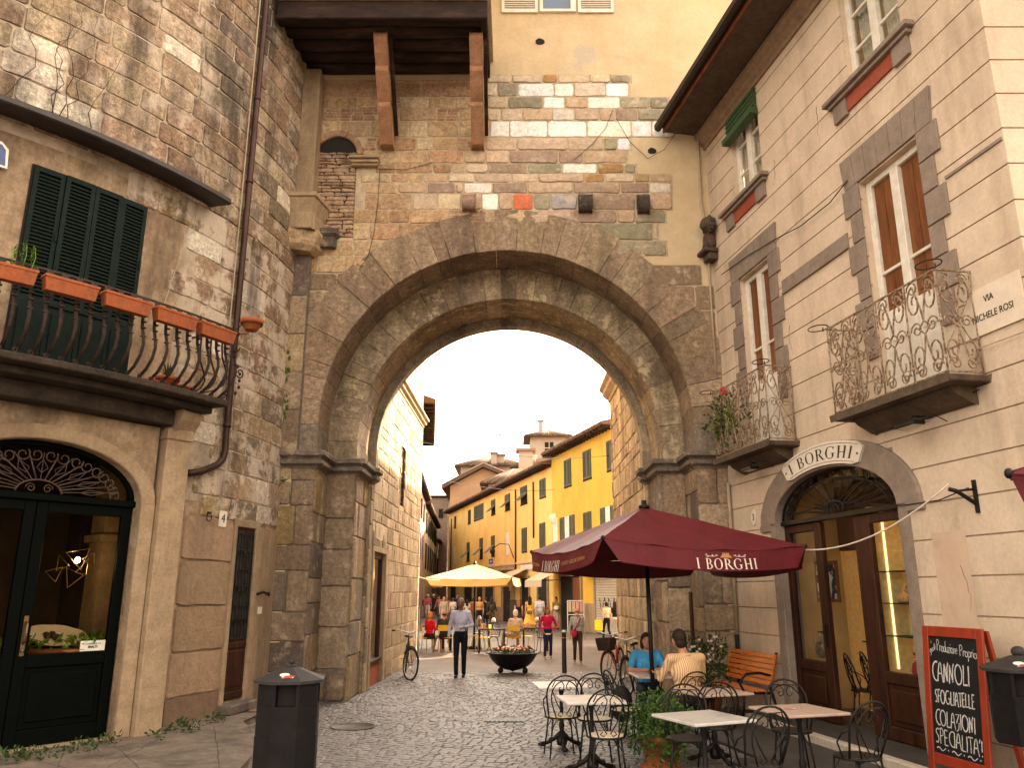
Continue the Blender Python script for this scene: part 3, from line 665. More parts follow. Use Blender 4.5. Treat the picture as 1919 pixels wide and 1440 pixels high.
for x0, x1 in ((940, 1008), (1083, 1150)):
    a = FG.px(x0, 25); b = FG.px(x1, 25)
    part('shutter', louvre(FG, a[0], b[0], a[1], a[1] + 1.6, .01), m_white, gate)
# thin pipe down the corner and slack cables
k = MB(); pts = [(1275, 215), (1298, 240), (1308, 262), (1314, 380), (1334, 425), (1340, 560), (1347, 700)]
k.tube([FG(*(lambda q: (min(q[0], 3.78), .05, q[1]))(FG.px(x, y, .05))) for x, y in pts], .022, 6); part('drainpipe', k, m_pipe, gate)
for P in ([(1148, 207), (1135, 240), (1110, 270), (1075, 300)], [(1155, 222), (1180, 265), (1214, 297), (1245, 280), (1270, 245)], [(712, 318), (708, 380), (700, 440), (690, 480), (670, 510)], [(705, 316), (760, 318), (810, 305)]):
    k = MB(); k.tube([FG(*(lambda q: (q[0], .045, q[1]))(FG.px(x, y, .045))) for x, y in P], .006, 4); part('cable', k, m_dark, gate)
# ------------------------------------------------------------------ small shared shapes
def leaves(mb, c, rad, n, size, rg, droop=0.0, col=None, mi=0, hollow=.3):
    """many leaf-sized folded blades spread through an uneven volume"""
    c = Vector(c)
    for i in range(n):
        while True:
            p = Vector((rg.uniform(-1, 1), rg.uniform(-1, 1), rg.uniform(-1, 1)))
            if hollow < p.length < 1: break
        q = Vector((p.x * rad[0], p.y * rad[1], p.z * rad[2])) + c
        d = (p + Vector((rg.uniform(-.8, .8), rg.uniform(-.8, .8), rg.uniform(-.5, .9) - droop))).normalized()
        sd = d.cross(Vector((rg.uniform(-1, 1), rg.uniform(-1, 1), rg.uniform(-1, 1)))).normalized(); nn = d.cross(sd)
        s = size * rg.uniform(.6, 1.4)
        mb.add([q, q + d * s * .5 + sd * s * .28 + nn * s * .08, q + d * s - nn * s * .1, q + d * s * .5 - sd * s * .28 + nn * s * .08], [(0, 1, 2), (0, 2, 3)], col, mi=mi)
def blades(mb, c, n, ln, w, rg, up=.6, droop=.8, col=None):
    c = Vector(c)
    for i in range(n):
        a = rg.uniform(0, 2 * PI); h = Vector((math.cos(a), math.sin(a), 0)); s = Vector((-h.y, h.x, 0)); l = ln * rg.uniform(.6, 1.2); e = rg.uniform(.3, 1)
        pts = []
        for k in range(6):
            t = k / 5; pts.append(c + h * l * t * e + Vector((0, 0, l * (up * t * 1.6 - droop * t * t * e))))
        vs = []
        for k, p in enumerate(pts):
            ww = w * (1 - k / 5) * .5 + .001; vs += [p - s * ww, p + s * ww]
        mb.add(vs, [(2 * k, 2 * k + 1, 2 * k + 3, 2 * k + 2) for k in range(5)], col)
def spiral(M, cu, cz, r0, r1, a0, turns, w, n=22):
    return [M(cu + (r0 + (r1 - r0) * i / n) * math.cos(a0 + turns * 2 * PI * i / n), w, cz + (r0 + (r1 - r0) * i / n) * math.sin(a0 + turns * 2 * PI * i / n)) for i in range(n + 1)]
# ------------------------------------------------------------------ the round tower
tower = thing('round_tower', 'round medieval stone tower with green shutters and an antique shop in its foot', 'tower', (-7.0, 12.0, 0))
b_ = MB(); us = [-.6 + i * .3 for i in range(62)]; zs = [0, 3.8, 4.5, 16]
b_.grid(FT, us, zs, 0, skip=lambda u, z: 3.62 < u < 6.02 and z < 3.8)
top = [FT(u, 0, 16) for u in us]; b_.add(top + [Vector((-13, 16, 16))], [(i, i + 1, len(top)) for i in range(len(top) - 1)])
part('tower_wall', b_, m_tplast, tower)
mo_ = MB(); mo_.grid(FT, [-.3 + i * .3 for i in range(33)], [7.6, 15.5], .003); mo_.grid(FT, [-.3 + i * .3 for i in range(13)], [3.2, 7.6], .003); part('mortar', mo_, mat('lime_mortar', (.46, .365, .265), (.34, .26, .18), scale=3, rough=.95, bump=.5, bscale=40, vary=.25, stain=(SOOT, 1.2, .5, .72, .6)), tower)
rgp = random.Random(77)
ph = [rgp.uniform(0, 6) for _ in range(6)]
def ragged(z): return .22 * math.sin(z * 2.1 + ph[0]) + .14 * math.sin(z * 4.7 + ph[1]) + .08 * math.sin(z * 9 + ph[2])
def plastered(u, z, w_, h_):
    if z > 7.55 + .12 * math.sin(u * 3): return False
    if z > 4.4: return u > 3.35 + ragged(z)
    if z > 3.1: return u > 2.55 + .5 * ragged(z)
    return True
s_ = MB()
stones(s_, FT, -.3, 9.2, 7.75, 15, (.28, .42), (.40, 1.10), PAL_W, 71, .022, gap=.007)
part('upper_masonry', s_, m_tower, tower)
s_ = MB(); stones(s_, FT, -.3, 4.3, 3.0, 7.75, (.30, .42), (.35, .85), PAL_W, 72, .016, skip=plastered, gap=.005)
part('lower_masonry', s_, m_tower2, tower)
s_ = MB(); stones(s_, FT, 1.62, 2.74, .48, 2.98, (.55, .7), (1.3, 1.5), [(1, (.33, .215, .13)), (1, (.30, .20, .12))], 73, .03, gap=.004)
s_.box(FT, 1.6, 2.76, .0, .025, 0, .46, (.20, .125, .08), n=4)
part('carved_plaster', s_, mat('carved_plaster', None, attr=True, scale=3, rough=.92, bump=.8, bscale=22, vary=.15, stain=((.11, .07, .045), 1.2, .5, .75, .6), fine=.1), tower)
# dark metal canopy
k = MB(); n = 22
for i in range(n):
    a, b = 2.86 + i * .3, 2.86 + (i + 1) * .3
    k.prism(lambda u, w, z, a=a, b=b: FT(a if w == 0 else b, u, z), [(.0, 8.02), (.42, 7.86), (.44, 7.78), (.42, 7.76), (.0, 7.80)], 0, 1)
part('canopy', k, mat('dark_sheet_metal', (.030, .022, .020), (.045, .034, .03), scale=5, rough=.6, metal=.3, bump=.1, vary=.2), tower)
# green shutters of the balcony door, slightly folded in pairs
sh0, sh1 = 3.99, 5.50; wl = (sh1 - sh0) / 4
for i in range(4):
    a = sh0 + i * wl; k = louvre(FT, a + .004, a + wl - .004, 5.42, 7.26, .035 + (.02 if i in (1, 2) else 0), .055)
    k.box(FT, a + .004, a + wl - .004, .035, .075, 4.62, 5.418); k.box(FT, a + .07, a + wl - .07, .076, .09, 4.72, 5.33)
    o = part('shutter', k, m_green, tower)
    k = MB(); k.box(FT, a + .01, a + .035, .076, .095, 6.3, 6.42); part('hinge', k, m_green, o)
k = MB(); k.box(FT, sh0 - .02, sh1 + .02, .002, .03, 4.6, 7.28, n=3); part('window_opening', k, m_dark, tower)
# balcony
SL0, SL1, SW = 2.95, 9.0, .86
bal = MB(); n = 20
def arcbox(mb, u0, u1, w0, w1, z0, z1, n=14, col=None): mb.box(FT, u0, u1, w0, w1, z0, z1, col, n=n)
arcbox(bal, SL0, SL1, 0, .84, 4.455, 4.55); arcbox(bal, SL0 + .05, SL1, 0, .62, 4.36, 4.452); arcbox(bal, SL0 + .3, SL1, 0, .34, 4.14, 4.357)
balc = part('balcony', bal, mat('dark_balcony_stone', (.05, .033, .02), (.02, .0135, .009), scale=3, rough=.9, bump=.5, bscale=30, vary=.3, fine=.2), tower, bevel=.015)
rz, zb_ = 5.60, 4.58
k = MB(); k.tube([FT(SL0 + (SL1 - SL0) * i / 24, SW, rz) for i in range(25)], .017, 4); k.tube([FT(SL0, SW * (1 - i / 4), rz) for i in range(5)], .017, 4)
k.tube([FT(SL0 + (SL1 - SL0) * i / 24, .62, zb_) for i in range(25)], .018, 4); k.tube([FT(SL0, .7 * (1 - i / 4), zb_) for i in range(5)], .018, 4)
def belly(u, uo, wo, wf):
    pr = [(1.0, rz), (1.0, rz - .22), (1.01, 5.25), (1.05, 5.05), (1.04, 4.92), (.98, 4.78), (.88, 4.66), (.80, zb_)]
    return pr
rail = part('railing', k, m_balir, balc)
def baluster(u, w, du=0.0):
    k = MB(); pr = [(.86, rz), (.86, 5.38), (.875, 5.22), (.93, 5.06), (.95, 4.95), (.91, 4.82), (.80, 4.69), (.62, zb_)]
    pts = []
    for i in range(len(pr) - 1):
        for t in (0, .5): pts.append((pr[i][0] + (pr[i + 1][0] - pr[i][0]) * t, pr[i][1] + (pr[i + 1][1] - pr[i][1]) * t))
    pts.append(pr[-1])
    if du == 0:
        k.tube([FT(u, p[0], p[1]) for p in pts], .025, 4, flat=.6)
        for zc in (5.26, 5.18, 5.06): k.box(FT, u - .026, u + .026, (.885 if zc > 5.1 else .90), (.925 if zc > 5.1 else .945), zc, zc + .016)
        k.prism(FT, [(u - .04, rz - .012), (u + .04, rz - .012), (u + .012, rz - .1), (u - .012, rz - .1)], .875, .885)
        k.tube(spiral(FT, u + .03, zb_ + .02, .03, .012, 0, 1.2, .73, 10), .008, 4)
    else:
        k.tube([FT(SL0 - (p[0] - .86) * 1.6, w, p[1]) for p in pts], .017, 4, flat=.6)
    part('baluster', k, m_balir, rail)
i = 0; u = SL0 + .02
while u < 6.6: baluster(u, 0); u += .150
for w_ in (.62, .40, .2): baluster(0, w_, 1)
k = MB()
for P in (spiral(FT, SL0 - .20, 5.02, .10, .03, PI * .5, -1.3, .8), spiral(FT, SL0 - .12, 5.40, .08, .02, PI, 1.2, .75), spiral(FT, SL0 - .04, 4.60, .07, .02, 0, 1.3, .72), spiral(FT, SL0 + .0, 5.56, .05, .015, 0, 1.5, .84)): k.tube(P, .012, 5)
for z in (4.68, 4.78, 4.88, 4.98, 5.08): k.ell(FT(SL0 - .09 - (.05 if 4.7 < z < 5.05 else 0), .86, z), (.022, .022, .03), nu=8, nv=5)
k.tube([FT(SL0, .86, rz - .02), FT(SL0 - .08, .88, rz - .03), FT(SL0 - .2, .9, rz + .02)], .009, 4)
part('scroll', k, m_balir, rail)
k = MB(); u0 = 3.06
k.prism(lambda u, w, z: FT(w, u, z), [(0, 3.86), (.10, 3.86), (.30, 3.95), (.28, 4.02), (.36, 4.08), (.46, 4.22), (.5, 4.355), (0, 4.355)], u0, u0 + .32)
part('console', k, m_shopfr, balc, bevel=.012)
# terracotta troughs hooked on the rail, pots on the balcony
def trough():
    k = MB(); P = lambda u, w, z: Vector((u, w, z)); L_ = .298
    vs = []
    for (z, hl, w0, w1) in ((0, L_ * .93, -.055, .05), (.155, L_, -.075, .075), (.155, L_ + .008, -.083, .083), (.185, L_ + .008, -.083, .083), (.185, L_ - .012, -.065, .065), (.15, L_ - .014, -.062, .062)):
        vs += [(-hl, w0, z), (hl, w0, z), (hl, w1, z), (-hl, w1, z)]
    fs = [(3, 2, 1, 0), (20, 21, 22, 23)] + [(i * 4 + e, i * 4 + (e + 1) % 4, i * 4 + 4 + (e + 1) % 4, i * 4 + 4 + e) for i in range(5) for e in range(4)]
    k.add(vs, fs); return k
tm = trough()
names = ['terracotta trough at the right end of the iron balcony railing', 'second terracotta trough from the right on the iron railing', 'third terracotta trough from the right on the iron railing',
         'bare terracotta trough just right of the planted ones on the railing', 'terracotta trough holding the taller bright green sprouts', 'terracotta trough at the left edge holding the shorter green sprouts', 'last terracotta trough at the far left end of the railing']
for i in range(7):
    u = SL0 + .44 + i * .60; p = FT(u, .99, 5.30); t = thing('flower_trough', names[i], 'planter', p, 0, 'terracotta troughs on the balcony railing')
    ang = math.atan2(FT(u + .1, .99, 0).y - FT(u - .1, .99, 0).y, FT(u + .1, .99, 0).x - FT(u - .1, .99, 0).x); t.rotation_euler = (0, 0, ang + PI)
    part('trough', tm, m_terra, t, local=True)
    k = MB(); k.box(lambda a, b, c: Vector((a, b, c)), -.255, .255, -.06, .06, .10, .155); part('soil', k, m_dark, t, local=True)
    if i in (4, 5):
        rg = random.Random(i); k = MB()
        for q in range(3 if i == 4 else 2):
            x0 = (.05 if i == 4 else -.05) + q * .09; hh = (.30 if i == 4 else .22) * rg.uniform(.8, 1.15)
            k.tube([(x0, 0, .15), (x0 + rg.uniform(-.03, .03), rg.uniform(-.03, .03), .15 + hh * .6), (x0 + rg.uniform(-.05, .05), 0, .15 + hh)], .005, 4)
            for z in range(9): blades(k, (x0 + rg.uniform(-.02, .02), 0, .17 + hh * z / 9), 5, .085, .016, rg, .5, .5)
        part('sprouts', k, m_bleaf, t, local=True)
def pot_mesh(r, h, n=20, rim=.02):
    k = MB(); k.lathe([(r * .68, 0), (r * .95, h * .78), (r * 1.0, h * .80), (r * 1.08, h * .80), (r * 1.1, h), (r * .98, h), (r * .9, h * .86), (.001, h * .86)], n); return k
p = FT(2.74, .93, 5.66); t = thing('hanging_bowl', 'round terracotta bowl held in an iron ring beside the drainpipe', 'flowerpot', p)
k = MB(); k.lathe([(.085, 0), (.10, .02), (.145, .10), (.165, .11), (.17, .165), (.15, .165), (.13, .12), (.001, .12)], 20); part('bowl', k, m_terra, t, local=True)
k = MB(); k.tube([(.152 * math.cos(q * PI / 10), .152 * math.sin(q * PI / 10), .095) for q in range(20)], .007, 5, closed=True)
k.tube([(-.15, 0, .095), (-.24, .02, .02)], .007, 5); part('ring', k, m_balir, t, local=True)
p = FT(3.62, .42, 4.55); t = thing('agave_pot', 'terracotta pot with a spiky dark agave on the balcony floor', 'flowerpot', p)
part('pot', pot_mesh(.15, .21), m_terra, t, local=True); k = MB(); blades(k, (0, 0, .18), 16, .26, .045, random.Random(3), .75, .3); part('agave', k, m_leaf, t, local=True)
p = FT(3.95, .50, 4.55); k = MB(); k.lathe([(.12, 0), (.17, .05), (.18, .07), (.165, .07), (.12, .02), (.001, .02)], 18)
one('saucer', k, m_terra, 'shallow terracotta saucer on the balcony floor left of the agave', 'saucer', p, local=True)
p = FT(3.30, .30, 4.55); one('clay_pot', pot_mesh(.13, .18), m_terra, 'small empty clay pot at the right end of the balcony floor', 'flowerpot', p, local=True)
# drainpipe with its bend
k = MB(); pts = [FT(2.14, .11, z) for z in (16, 12, 8, 4.2)] + [FT(2.13, .11, 4.0), FT(2.17, .11, 3.86), FT(2.28, .11, 3.77), FT(2.6, .11, 3.62), FT(2.86, .11, 3.56)]
k.tube(pts, .052, 10)
for z in (10.2, 8.6, 5.9, 4.4): k.lathe([(.06, -.03), (.066, 0), (.06, .03)], 10, at=tuple(FT(2.14, .11, z)))
part('drainpipe', k, m_copper, tower)
k = MB(); k.tube([FT(2.24, .06, z) for z in (15, 10, 8.2, 6.4, 4.4)], .010, 5); part('thin_conduit', k, m_pipe, tower)
k = MB(); k.tube([FT(3.4 + .4 * t, .05, 6.6 - 1.1 * math.sin(t * 1.6) - .2 * t) for t in [i / 8 - 1.0 for i in range(14)]], .006, 4); part('cable', k, m_pipe, tower)
# shop front: pale stone arch, pilaster, green double door, fanlight
CU, SA_, SB_, SZ = 1.25, 1.23, .69, 3.05
k = MB(); arch_panel(k, FS, -.14, 4.4, 0, 4.12, CU, SA_, SB_, SZ, .012, 24); soffit(k, FS, CU, SA_, SB_, SZ, .12, .012, -.3, 24)
sf = part('shop_front', k, m_tplast, tower)
k = MB(); ring(k, FS, CU, SZ, SA_ + .002, SB_ + .002, SA_ + .19, SB_ + .18, .0, .05, 1, [(1, (.4, .3, .2))], 2, jit=0, sub=28, gap=0)
for a, b in ((CU - SA_ - .19, CU - SA_ - .002), (CU + SA_ + .002, CU + SA_ + .19)): k.box(FS, a, b, .0, .05, .1, SZ - .002)
part('arch_surround', k, m_shopfr, sf)
k = MB(); k.box(FS, -.54, -.185, -.3, .16, .1, 4.05); k.box(FS, -.56, -.17, -.3, .19, 3.95, 4.10); part('pilaster', k, m_shopfr, sf, bevel=.012)
def leaf(u0, u1, ztop):
    k = MB(); w0, w1 = -.22, -.15
    k.box(FS, u0, u0 + .13, w0, w1, .13, ztop); k.box(FS, u1 - .13, u1, w0, w1, .13, ztop); k.box(FS, u0 + .13, u1 - .13, w0, w1, ztop - .13, ztop); k.box(FS, u0 + .13, u1 - .13, w0, w1, .13, .32); k.box(FS, u0 + .13, u1 - .13, w0, w1, 1.02, 1.17)
    k.box(FS, u0 + .13, u1 - .13, w0, w1 - .03, .32, 1.02); d = part('shop_door', k, m_gdoor, tower, bevel=.008)
    k = MB(); k.box(FS, u0 + .20, u1 - .20, w1 - .029, w1 - .008, .40, .94); part('raised_panel', k, m_gdoor, d, bevel=.018)
    k = MB(); k.box(FS, u0 + .13, u1 - .13, w0 + .03, w0 + .036, 1.17, ztop - .13); part('glass', k, m_glassd, d); return d
d1 = leaf(.03, 1.225, 3.0); d2 = leaf(1.235, 2.44, 3.0)
k = MB(); k.tube([FS(1.165, -.14, 1.30), FS(1.165, -.09, 1.33), FS(1.165, -.085, 1.42), FS(1.165, -.09, 1.52), FS(1.165, -.14, 1.55)], .014, 6); k.box(FS, 1.14, 1.19, -.149, -.14, 1.16, 1.62); k.ell(FS(1.165, -.13, 1.22), (.02, .02, .02))
part('handle', k, mat('aged_brass', (.17, .11, .05), rough=.4, metal=.8, bump=0), d1)
k = MB(); k.box(FS, .0, 2.48, -.24, -.10, 3.0, 3.085); fan = part('fanlight', k, m_gdoor, tower, bevel=.008)
k = MB(); ring(k, FS, CU, 3.085, SA_ - .07, SB_ - .10, SA_ - .004, SB_ - .036, -.2, -.13, 1, PAL_B, 1, jit=0, sub=24, gap=0); part('fanlight_frame', k, m_gdoor, fan)
k = MB(); w_ = -.12; fc = (CU, 3.09); fa, fb = SA_ - .1, SB_ - .13
k.tube([FS(fc[0] + .27 * math.cos(PI * i / 12), w_, fc[1] + .16 * math.sin(PI * i / 12)) for i in range(13)], .013, 5)
ns = 9
for i in range(ns + 1):
    t = PI * i / ns; c_, s__ = math.cos(t), math.sin(t)
    if 0 < i < ns: k.tube([FS(fc[0] + .27 * c_, w_, fc[1] + .16 * s__), FS(fc[0] + fa * .80 * c_, w_, fc[1] + fb * .80 * s__)], .011, 5)
    if i < ns:
        tm_ = PI * (i + .5) / ns; c2, s2 = math.cos(tm_), math.sin(tm_)
        k.tube([FS(fc[0] + .27 * c2, w_, fc[1] + .16 * s2), FS(fc[0] + fa * .9 * c2, w_, fc[1] + fb * .9 * s2)], .006, 4)
        for sg in (-1, 1):                       # a pair of curls and a diamond on every spoke
            tt = tm_ + sg * .26 * PI / ns; k.tube(spiral(FS, fc[0] + fa * .84 * math.cos(tt), fc[1] + fb * .84 * math.sin(tt), .085, .03, t + sg * 1.2, sg * 1.15, w_, 14), .008, 4)
            dd = [(.45, 0), (.56, sg * .30), (.74, 0)]
            k.tube([FS(fc[0] + fa * q * math.cos(tm_ + e * PI / ns), w_, fc[1] + fb * q * math.sin(tm_ + e * PI / ns)) for q, e in dd], .006, 4)
for sg in (-1, 1): k.tube(spiral(FS, fc[0] + sg * .10, fc[1] + .055, .06, .015, PI / 2 - sg * PI / 2, sg * 1.4, w_, 14), .007, 4)
part('iron_grille', k, mat('grille_iron', (.075, .045, .03), (.05, .03, .02), scale=18, rough=.6, bump=.1, vary=.2), fan)
k = MB(); k.prism(FS, [(CU + (SA_ - .06) * math.cos(PI * i / 16), 3.086 + (SB_ - .09) * math.sin(PI * i / 16)) for i in range(17)], -.185, -.18); part('glass', k, m_glassd, fan)
k = MB(); k.box(FS, .0, 2.5, -.30, .06, -.01, .128); part('threshold', k, m_shopfr, sf)
# inside the shop
k = MB(); w0, w1 = -3.0, -.305
for q in ([(-.4, w0, 0), (3.4, w0, 0), (3.4, w0, 4.1), (-.4, w0, 4.1)], [(-.4, w0, 0), (-.4, w1, 0), (-.4, w1, 4.1), (-.4, w0, 4.1)], [(3.4, w0, 0), (3.4, w1, 0), (3.4, w1, 4.1), (3.4, w0, 4.1)], [(-.4, w0, .1), (3.4, w0, .1), (3.4, w1, .1), (-.4, w1, .1)], [(-.4, w0, 4.1), (3.4, w0, 4.1), (3.4, w1, 4.1), (-.4, w1, 4.1)]):
    k.add([FS(*p) for p in q], [(0, 1, 2, 3)])
part('shop_interior', k, mat('shop_interior', (.10, .07, .045), (.06, .042, .03), scale=1.5, rough=.9, bump=0, vary=.2), tower)
k = MB(); k.box(FS, -.38, -.12, -1.6, -1.2, .11, 4.0); k.box(FS, -.39, -.06, -1.66, -1.14, 2.6, 2.7); one('display_column', k, m_shopfr, 'pale square column inside the antique shop seen through the glass', 'column', None)
tl = FS(.53, -.80, 0); t = thing('display_table', 'round table dressed with green leaves inside the shop door', 'table', (tl.x, tl.y, .15))
k = MB(); k.lathe([(.30, 0), (.32, .03), (.06, .08), (.06, .95), (.62, 1.0), (.64, 1.05), (.001, 1.06)], 24); part('table', k, m_owood, t, local=True)
rg = random.Random(6); k = MB()
for q in range(330):
    a = rg.uniform(0, 2 * PI); r = rg.uniform(.38, .66); leaves(k, (r * math.cos(a), r * math.sin(a), 1.09 + rg.uniform(0, .07)), (.03, .03, .02), 1, .10, rg)
part('leaf_garland', k, m_bleaf, t, local=True)
t2 = thing('ceramic_plate', 'large scalloped white ceramic plate lying among the leaves', 'plate', (tl.x, tl.y, 1.30))
k = MB(); n = 40
vs = [(0, 0, .015)] + [(r * (1 + (.06 * abs(math.sin(i * PI / 5)) if r > .2 else 0)) * math.cos(2 * PI * i / n), r * (1 + (.06 * abs(math.sin(i * PI / 5)) if r > .2 else 0)) * math.sin(2 * PI * i / n), z) for r, z in ((.2, .015), (.37, .06)) for i in range(n)]
k.add(vs, [(0, 1 + i, 1 + (i + 1) % n) for i in range(n)] + [(1 + i, 1 + n + i, 1 + n + (i + 1) % n, 1 + (i + 1) % n) for i in range(n)], smooth=True)
part('plate', k, m_white, t2, local=True); t2.rotation_euler = (math.radians(12), math.radians(14), 0)
k = MB(); rg = random.Random(9)
for q in range(9): k.ell((rg.uniform(-.12, .12), rg.uniform(-.1, .1), .045), (.045, .03, .025), nu=8, nv=6)
part('trinkets', k, mat('gilt_dark', (.10, .075, .04), (.03, .03, .05), scale=20, rough=.35, metal=.4, bump=0, vary=.3), t2, local=True)
pl = FS(.46, -.6, 2.25); t = thing('wire_lamp', 'hanging lamp of thin brass triangles inside the shop', 'lamp', (pl.x, pl.y, 2.25))
rg = random.Random(12); k = MB(); tri = MB()
for (cx, cz, r, a) in ((0, .1, .17, .3), (.17, .0, .12, 1.2), (-.16, .06, .12, 2.2), (.05, -.16, .15, .9), (.25, -.12, .11, .2), (-.08, -.05, .13, 1.7)):
    P = [Vector((-(cx + r * math.cos(a + q * 2.094)) * .6, rg.uniform(-.1, .1) + (cx + r * math.cos(a + q * 2.094)) * -.75, cz + r * math.sin(a + q * 2.094))) for q in range(3)]
    k.tube(P, .006, 4, closed=True)
part('triangle', k, mat('brass_wire', (.55, .40, .16), rough=.35, metal=.9, bump=0), t, local=True)
k = MB(); k.tube([(0, 0, .15), (0, 0, 2.0)], .004, 4); part('cord', k, m_dark, t, local=True)
k = MB(); k.ell((0, 0, .06), (.03, .03, .04)); part('bulb', k, emit('bulb_glow', (1, .75, .4), 30), t, local=True)
pc = FS(.33, -.17, 1.175); t = thing('shop_card', 'small cream lettered card in the corner of the shop glass', 'card', pc)
k = MB(); k.box(FS, .17, .48, -.175, -.170, 1.175, 1.30); part('card', k, m_white, t)
# the small door no. 4, its frame, step and plates
k = MB(); k.box(FT, 1.55, 1.64, -.05, .06, .1, 2.98); k.box(FT, .86, .96, -.05, .06, .1, 2.98); k.box(FT, .86, 1.64, -.05, .06, 2.90, 3.02)
k.box(FT, .05, .86, .0, .05, 0, 2.94, n=4)
sd = part('door_frame', k, m_shopfr, tower, bevel=.01)
k = MB(); k.box(FT, .955, 1.555, .002, .018, .30, 2.90); d = part('wooden_door', k, m_wood, tower)
k = MB(); k.box(FT, 1.0, 1.5, .019, .03, .48, 1.02); k.box(FT, .97, 1.54, .019, .035, 1.06, 1.14); k.box(FT, .97, 1.54, .019, .035, .32, .42); part('panel', k, m_wood, d, bevel=.008)
k = MB()
for i in range(6): u = 1.02 + i * .095; k.tube([FT(u, .045, 1.2), FT(u, .045, 2.8)], .008, 4)
for z in (1.2, 1.7, 2.25, 2.8): k.tube([FT(1.0, .045, z), FT(1.52, .045, z)], .009, 4)
for z in (1.45, 1.95, 2.5):
    for u in (1.12, 1.26, 1.40): k.tube(spiral(FT, u, z, .06, .015, 0, 1.5, .05, 12), .006, 4)
part('grille', k, m_iron, d); k = MB(); k.box(FT, 1.0, 1.52, .0185, .022, 1.18, 2.82); part('dark_pane', k, m_dark, d)
k = MB(); k.box(FT, .85, 1.66, .0, .26, .125, .27); part('door_step', k, m_slab, tower, bevel=.02)
k = MB(); k.box(FT, .4, 1.25, .3, .8, .126, .15); one('iron_hatch', k, mat('rusty_hatch', (.20, .11, .07), (.15, .085, .06), scale=14, rough=.85, bump=.4, vary=.25), 'rusty brown hatch plate lying before the small door', 'hatch', None)
def bmtext(body, size, M, u, z, w, depth=.004, ext=0.0, align='CENTER', shear=0.0, bold=0.0, sx=1.0, rot=0.0):
    """built-in lettering turned into a mesh laid on a surface"""
    cu_ = bpy.data.curves.new('t', 'FONT'); cu_.body = body; cu_.size = size; cu_.align_x = align; cu_.align_y = 'CENTER'; cu_.shear = shear; cu_.offset = bold; cu_.extrude = depth / 2; cu_.resolution_u = 3
    ob = bpy.data.objects.new('t', cu_); COL.objects.link(ob); dg = bpy.context.evaluated_depsgraph_get(); me = ob.evaluated_get(dg).to_mesh()
    k = MB(); cr, sr = math.cos(rot), math.sin(rot)
    k.add([M(u + (v.co.x * sx) * cr - v.co.y * sr, w + v.co.z, z + v.co.x * sx * sr + v.co.y * cr) for v in me.vertices], [tuple(p.vertices) for p in me.polygons])
    bpy.data.objects.remove(ob); return k
flipS = lambda M, u0: (lambda u, w, z: M(u0 - u, w, z))        # text runs against +u on walls whose u points at the camera
m_ink = mat('black_lettering', (.02, .016, .012), rough=.6, bump=0, vary=0)
p = FT(1.95, .04, 2.93); t = thing('number_plate', 'white enamel house number 4 beside the small door', 'sign', p)
k = MB(); k.prism(FT, [(1.88 + .0, 2.87), (1.87, 2.88), (1.87, 3.09), (1.88, 3.10), (2.02, 3.10), (2.03, 3.09), (2.03, 2.88), (2.02, 2.87)], .035, .05); part('plate', k, m_white, t, bevel=.006)
part('numeral', bmtext('4', .19, flipS(FT, 1.95), 0, 2.985, .053), m_ink, t)
p = FT(.62, .07, 1.6); t = thing('name_plate', 'small pale plate on the wall right of the small door', 'sign', p)
k = MB(); k.box(FT, .55, .70, .051, .06, 1.55, 1.66); part('plate', k, m_white, t)
k = MB(); k.tube([FT(.80, .06, 1.86), FT(.72, .14, 1.90), FT(.66, .16, 1.87), FT(.56, .16, 1.88), FT(.53, .15, 1.84)], .022, 6); one('iron_hook', k, m_iron, 'black iron hook above the small pale plate', 'hook', None)
k = MB(); k.tube([FT(2.30 + .05 * math.cos(i * PI / 8), .07, 2.98 + .06 * math.sin(i * PI / 8)) for i in range(16)], .008, 5, closed=True); k.box(FT, 2.27, 2.31, .03, .08, 3.03, 3.06); one('tether_ring', k, m_balir, 'rusty iron tether ring in the wall left of the number plate', 'ring', None)
# bare creeper on the masonry, weeds along the foot, the enamel plaque at the edge
rg = random.Random(15); k = MB()
for s in range(6):
    u, z = 5.2 + rg.uniform(-.3, .9), 7.9; P = [FT(u, .05, z)]
    for q in range(11):
        u += rg.uniform(-.14, .10); z += rg.uniform(.12, .26); P.append(FT(u, .055, z))
    k.tube(P, [.007 * (1 - i / 13) for i in range(len(P))], 4)
one('creeper', k, m_beam, 'bare brown creeper stems climbing the upper tower wall', 'climbing plant', None)
k = MB(); a = FT.px(0, 290, .06); k.prism(FT, [(a[0] - .1, a[1] - .16), (a[0] + .35, a[1] - .16), (a[0] + .35, a[1] + .16), (a[0] + .0, a[1] + .18), (a[0] - .08, a[1] + .1)], .04, .07); t = thing('enamel_plaque', 'blue and white enamel plaque at the left edge of the wall', 'sign', FT(a[0], 0, a[1]))
part('plate', k, m_white, t); k = MB(); k.prism(FT, [(a[0] - .07, a[1] - .13), (a[0] + .32, a[1] - .13), (a[0] + .32, a[1] + .13), (a[0] + .0, a[1] + .14), (a[0] - .05, a[1] + .08)], .071, .075); part('blue_field', k, mat('enamel_blue', (.06, .08, .20), rough=.3, bump=0), t)
rg = random.Random(18); k = MB()
for (x, y, r, n) in ((150, 1405, .22, 90), (235, 1365, .2, 110), (20, 1425, .3, 120), (345, 1368, .22, 120), (402, 1352, .12, 60), (75, 1418, .2, 70), (290, 1385, .1, 30), (205, 1392, .15, 50)):
    c = ground(x, y, .15); leaves(k, (c.x, c.y, .17), (r, r * .7, .09), n, .055, rg, hollow=0)
tag(part('weeds', k, m_leaf), 'dark green weeds growing along the foot of the tower wall', 'weeds', kind='stuff')
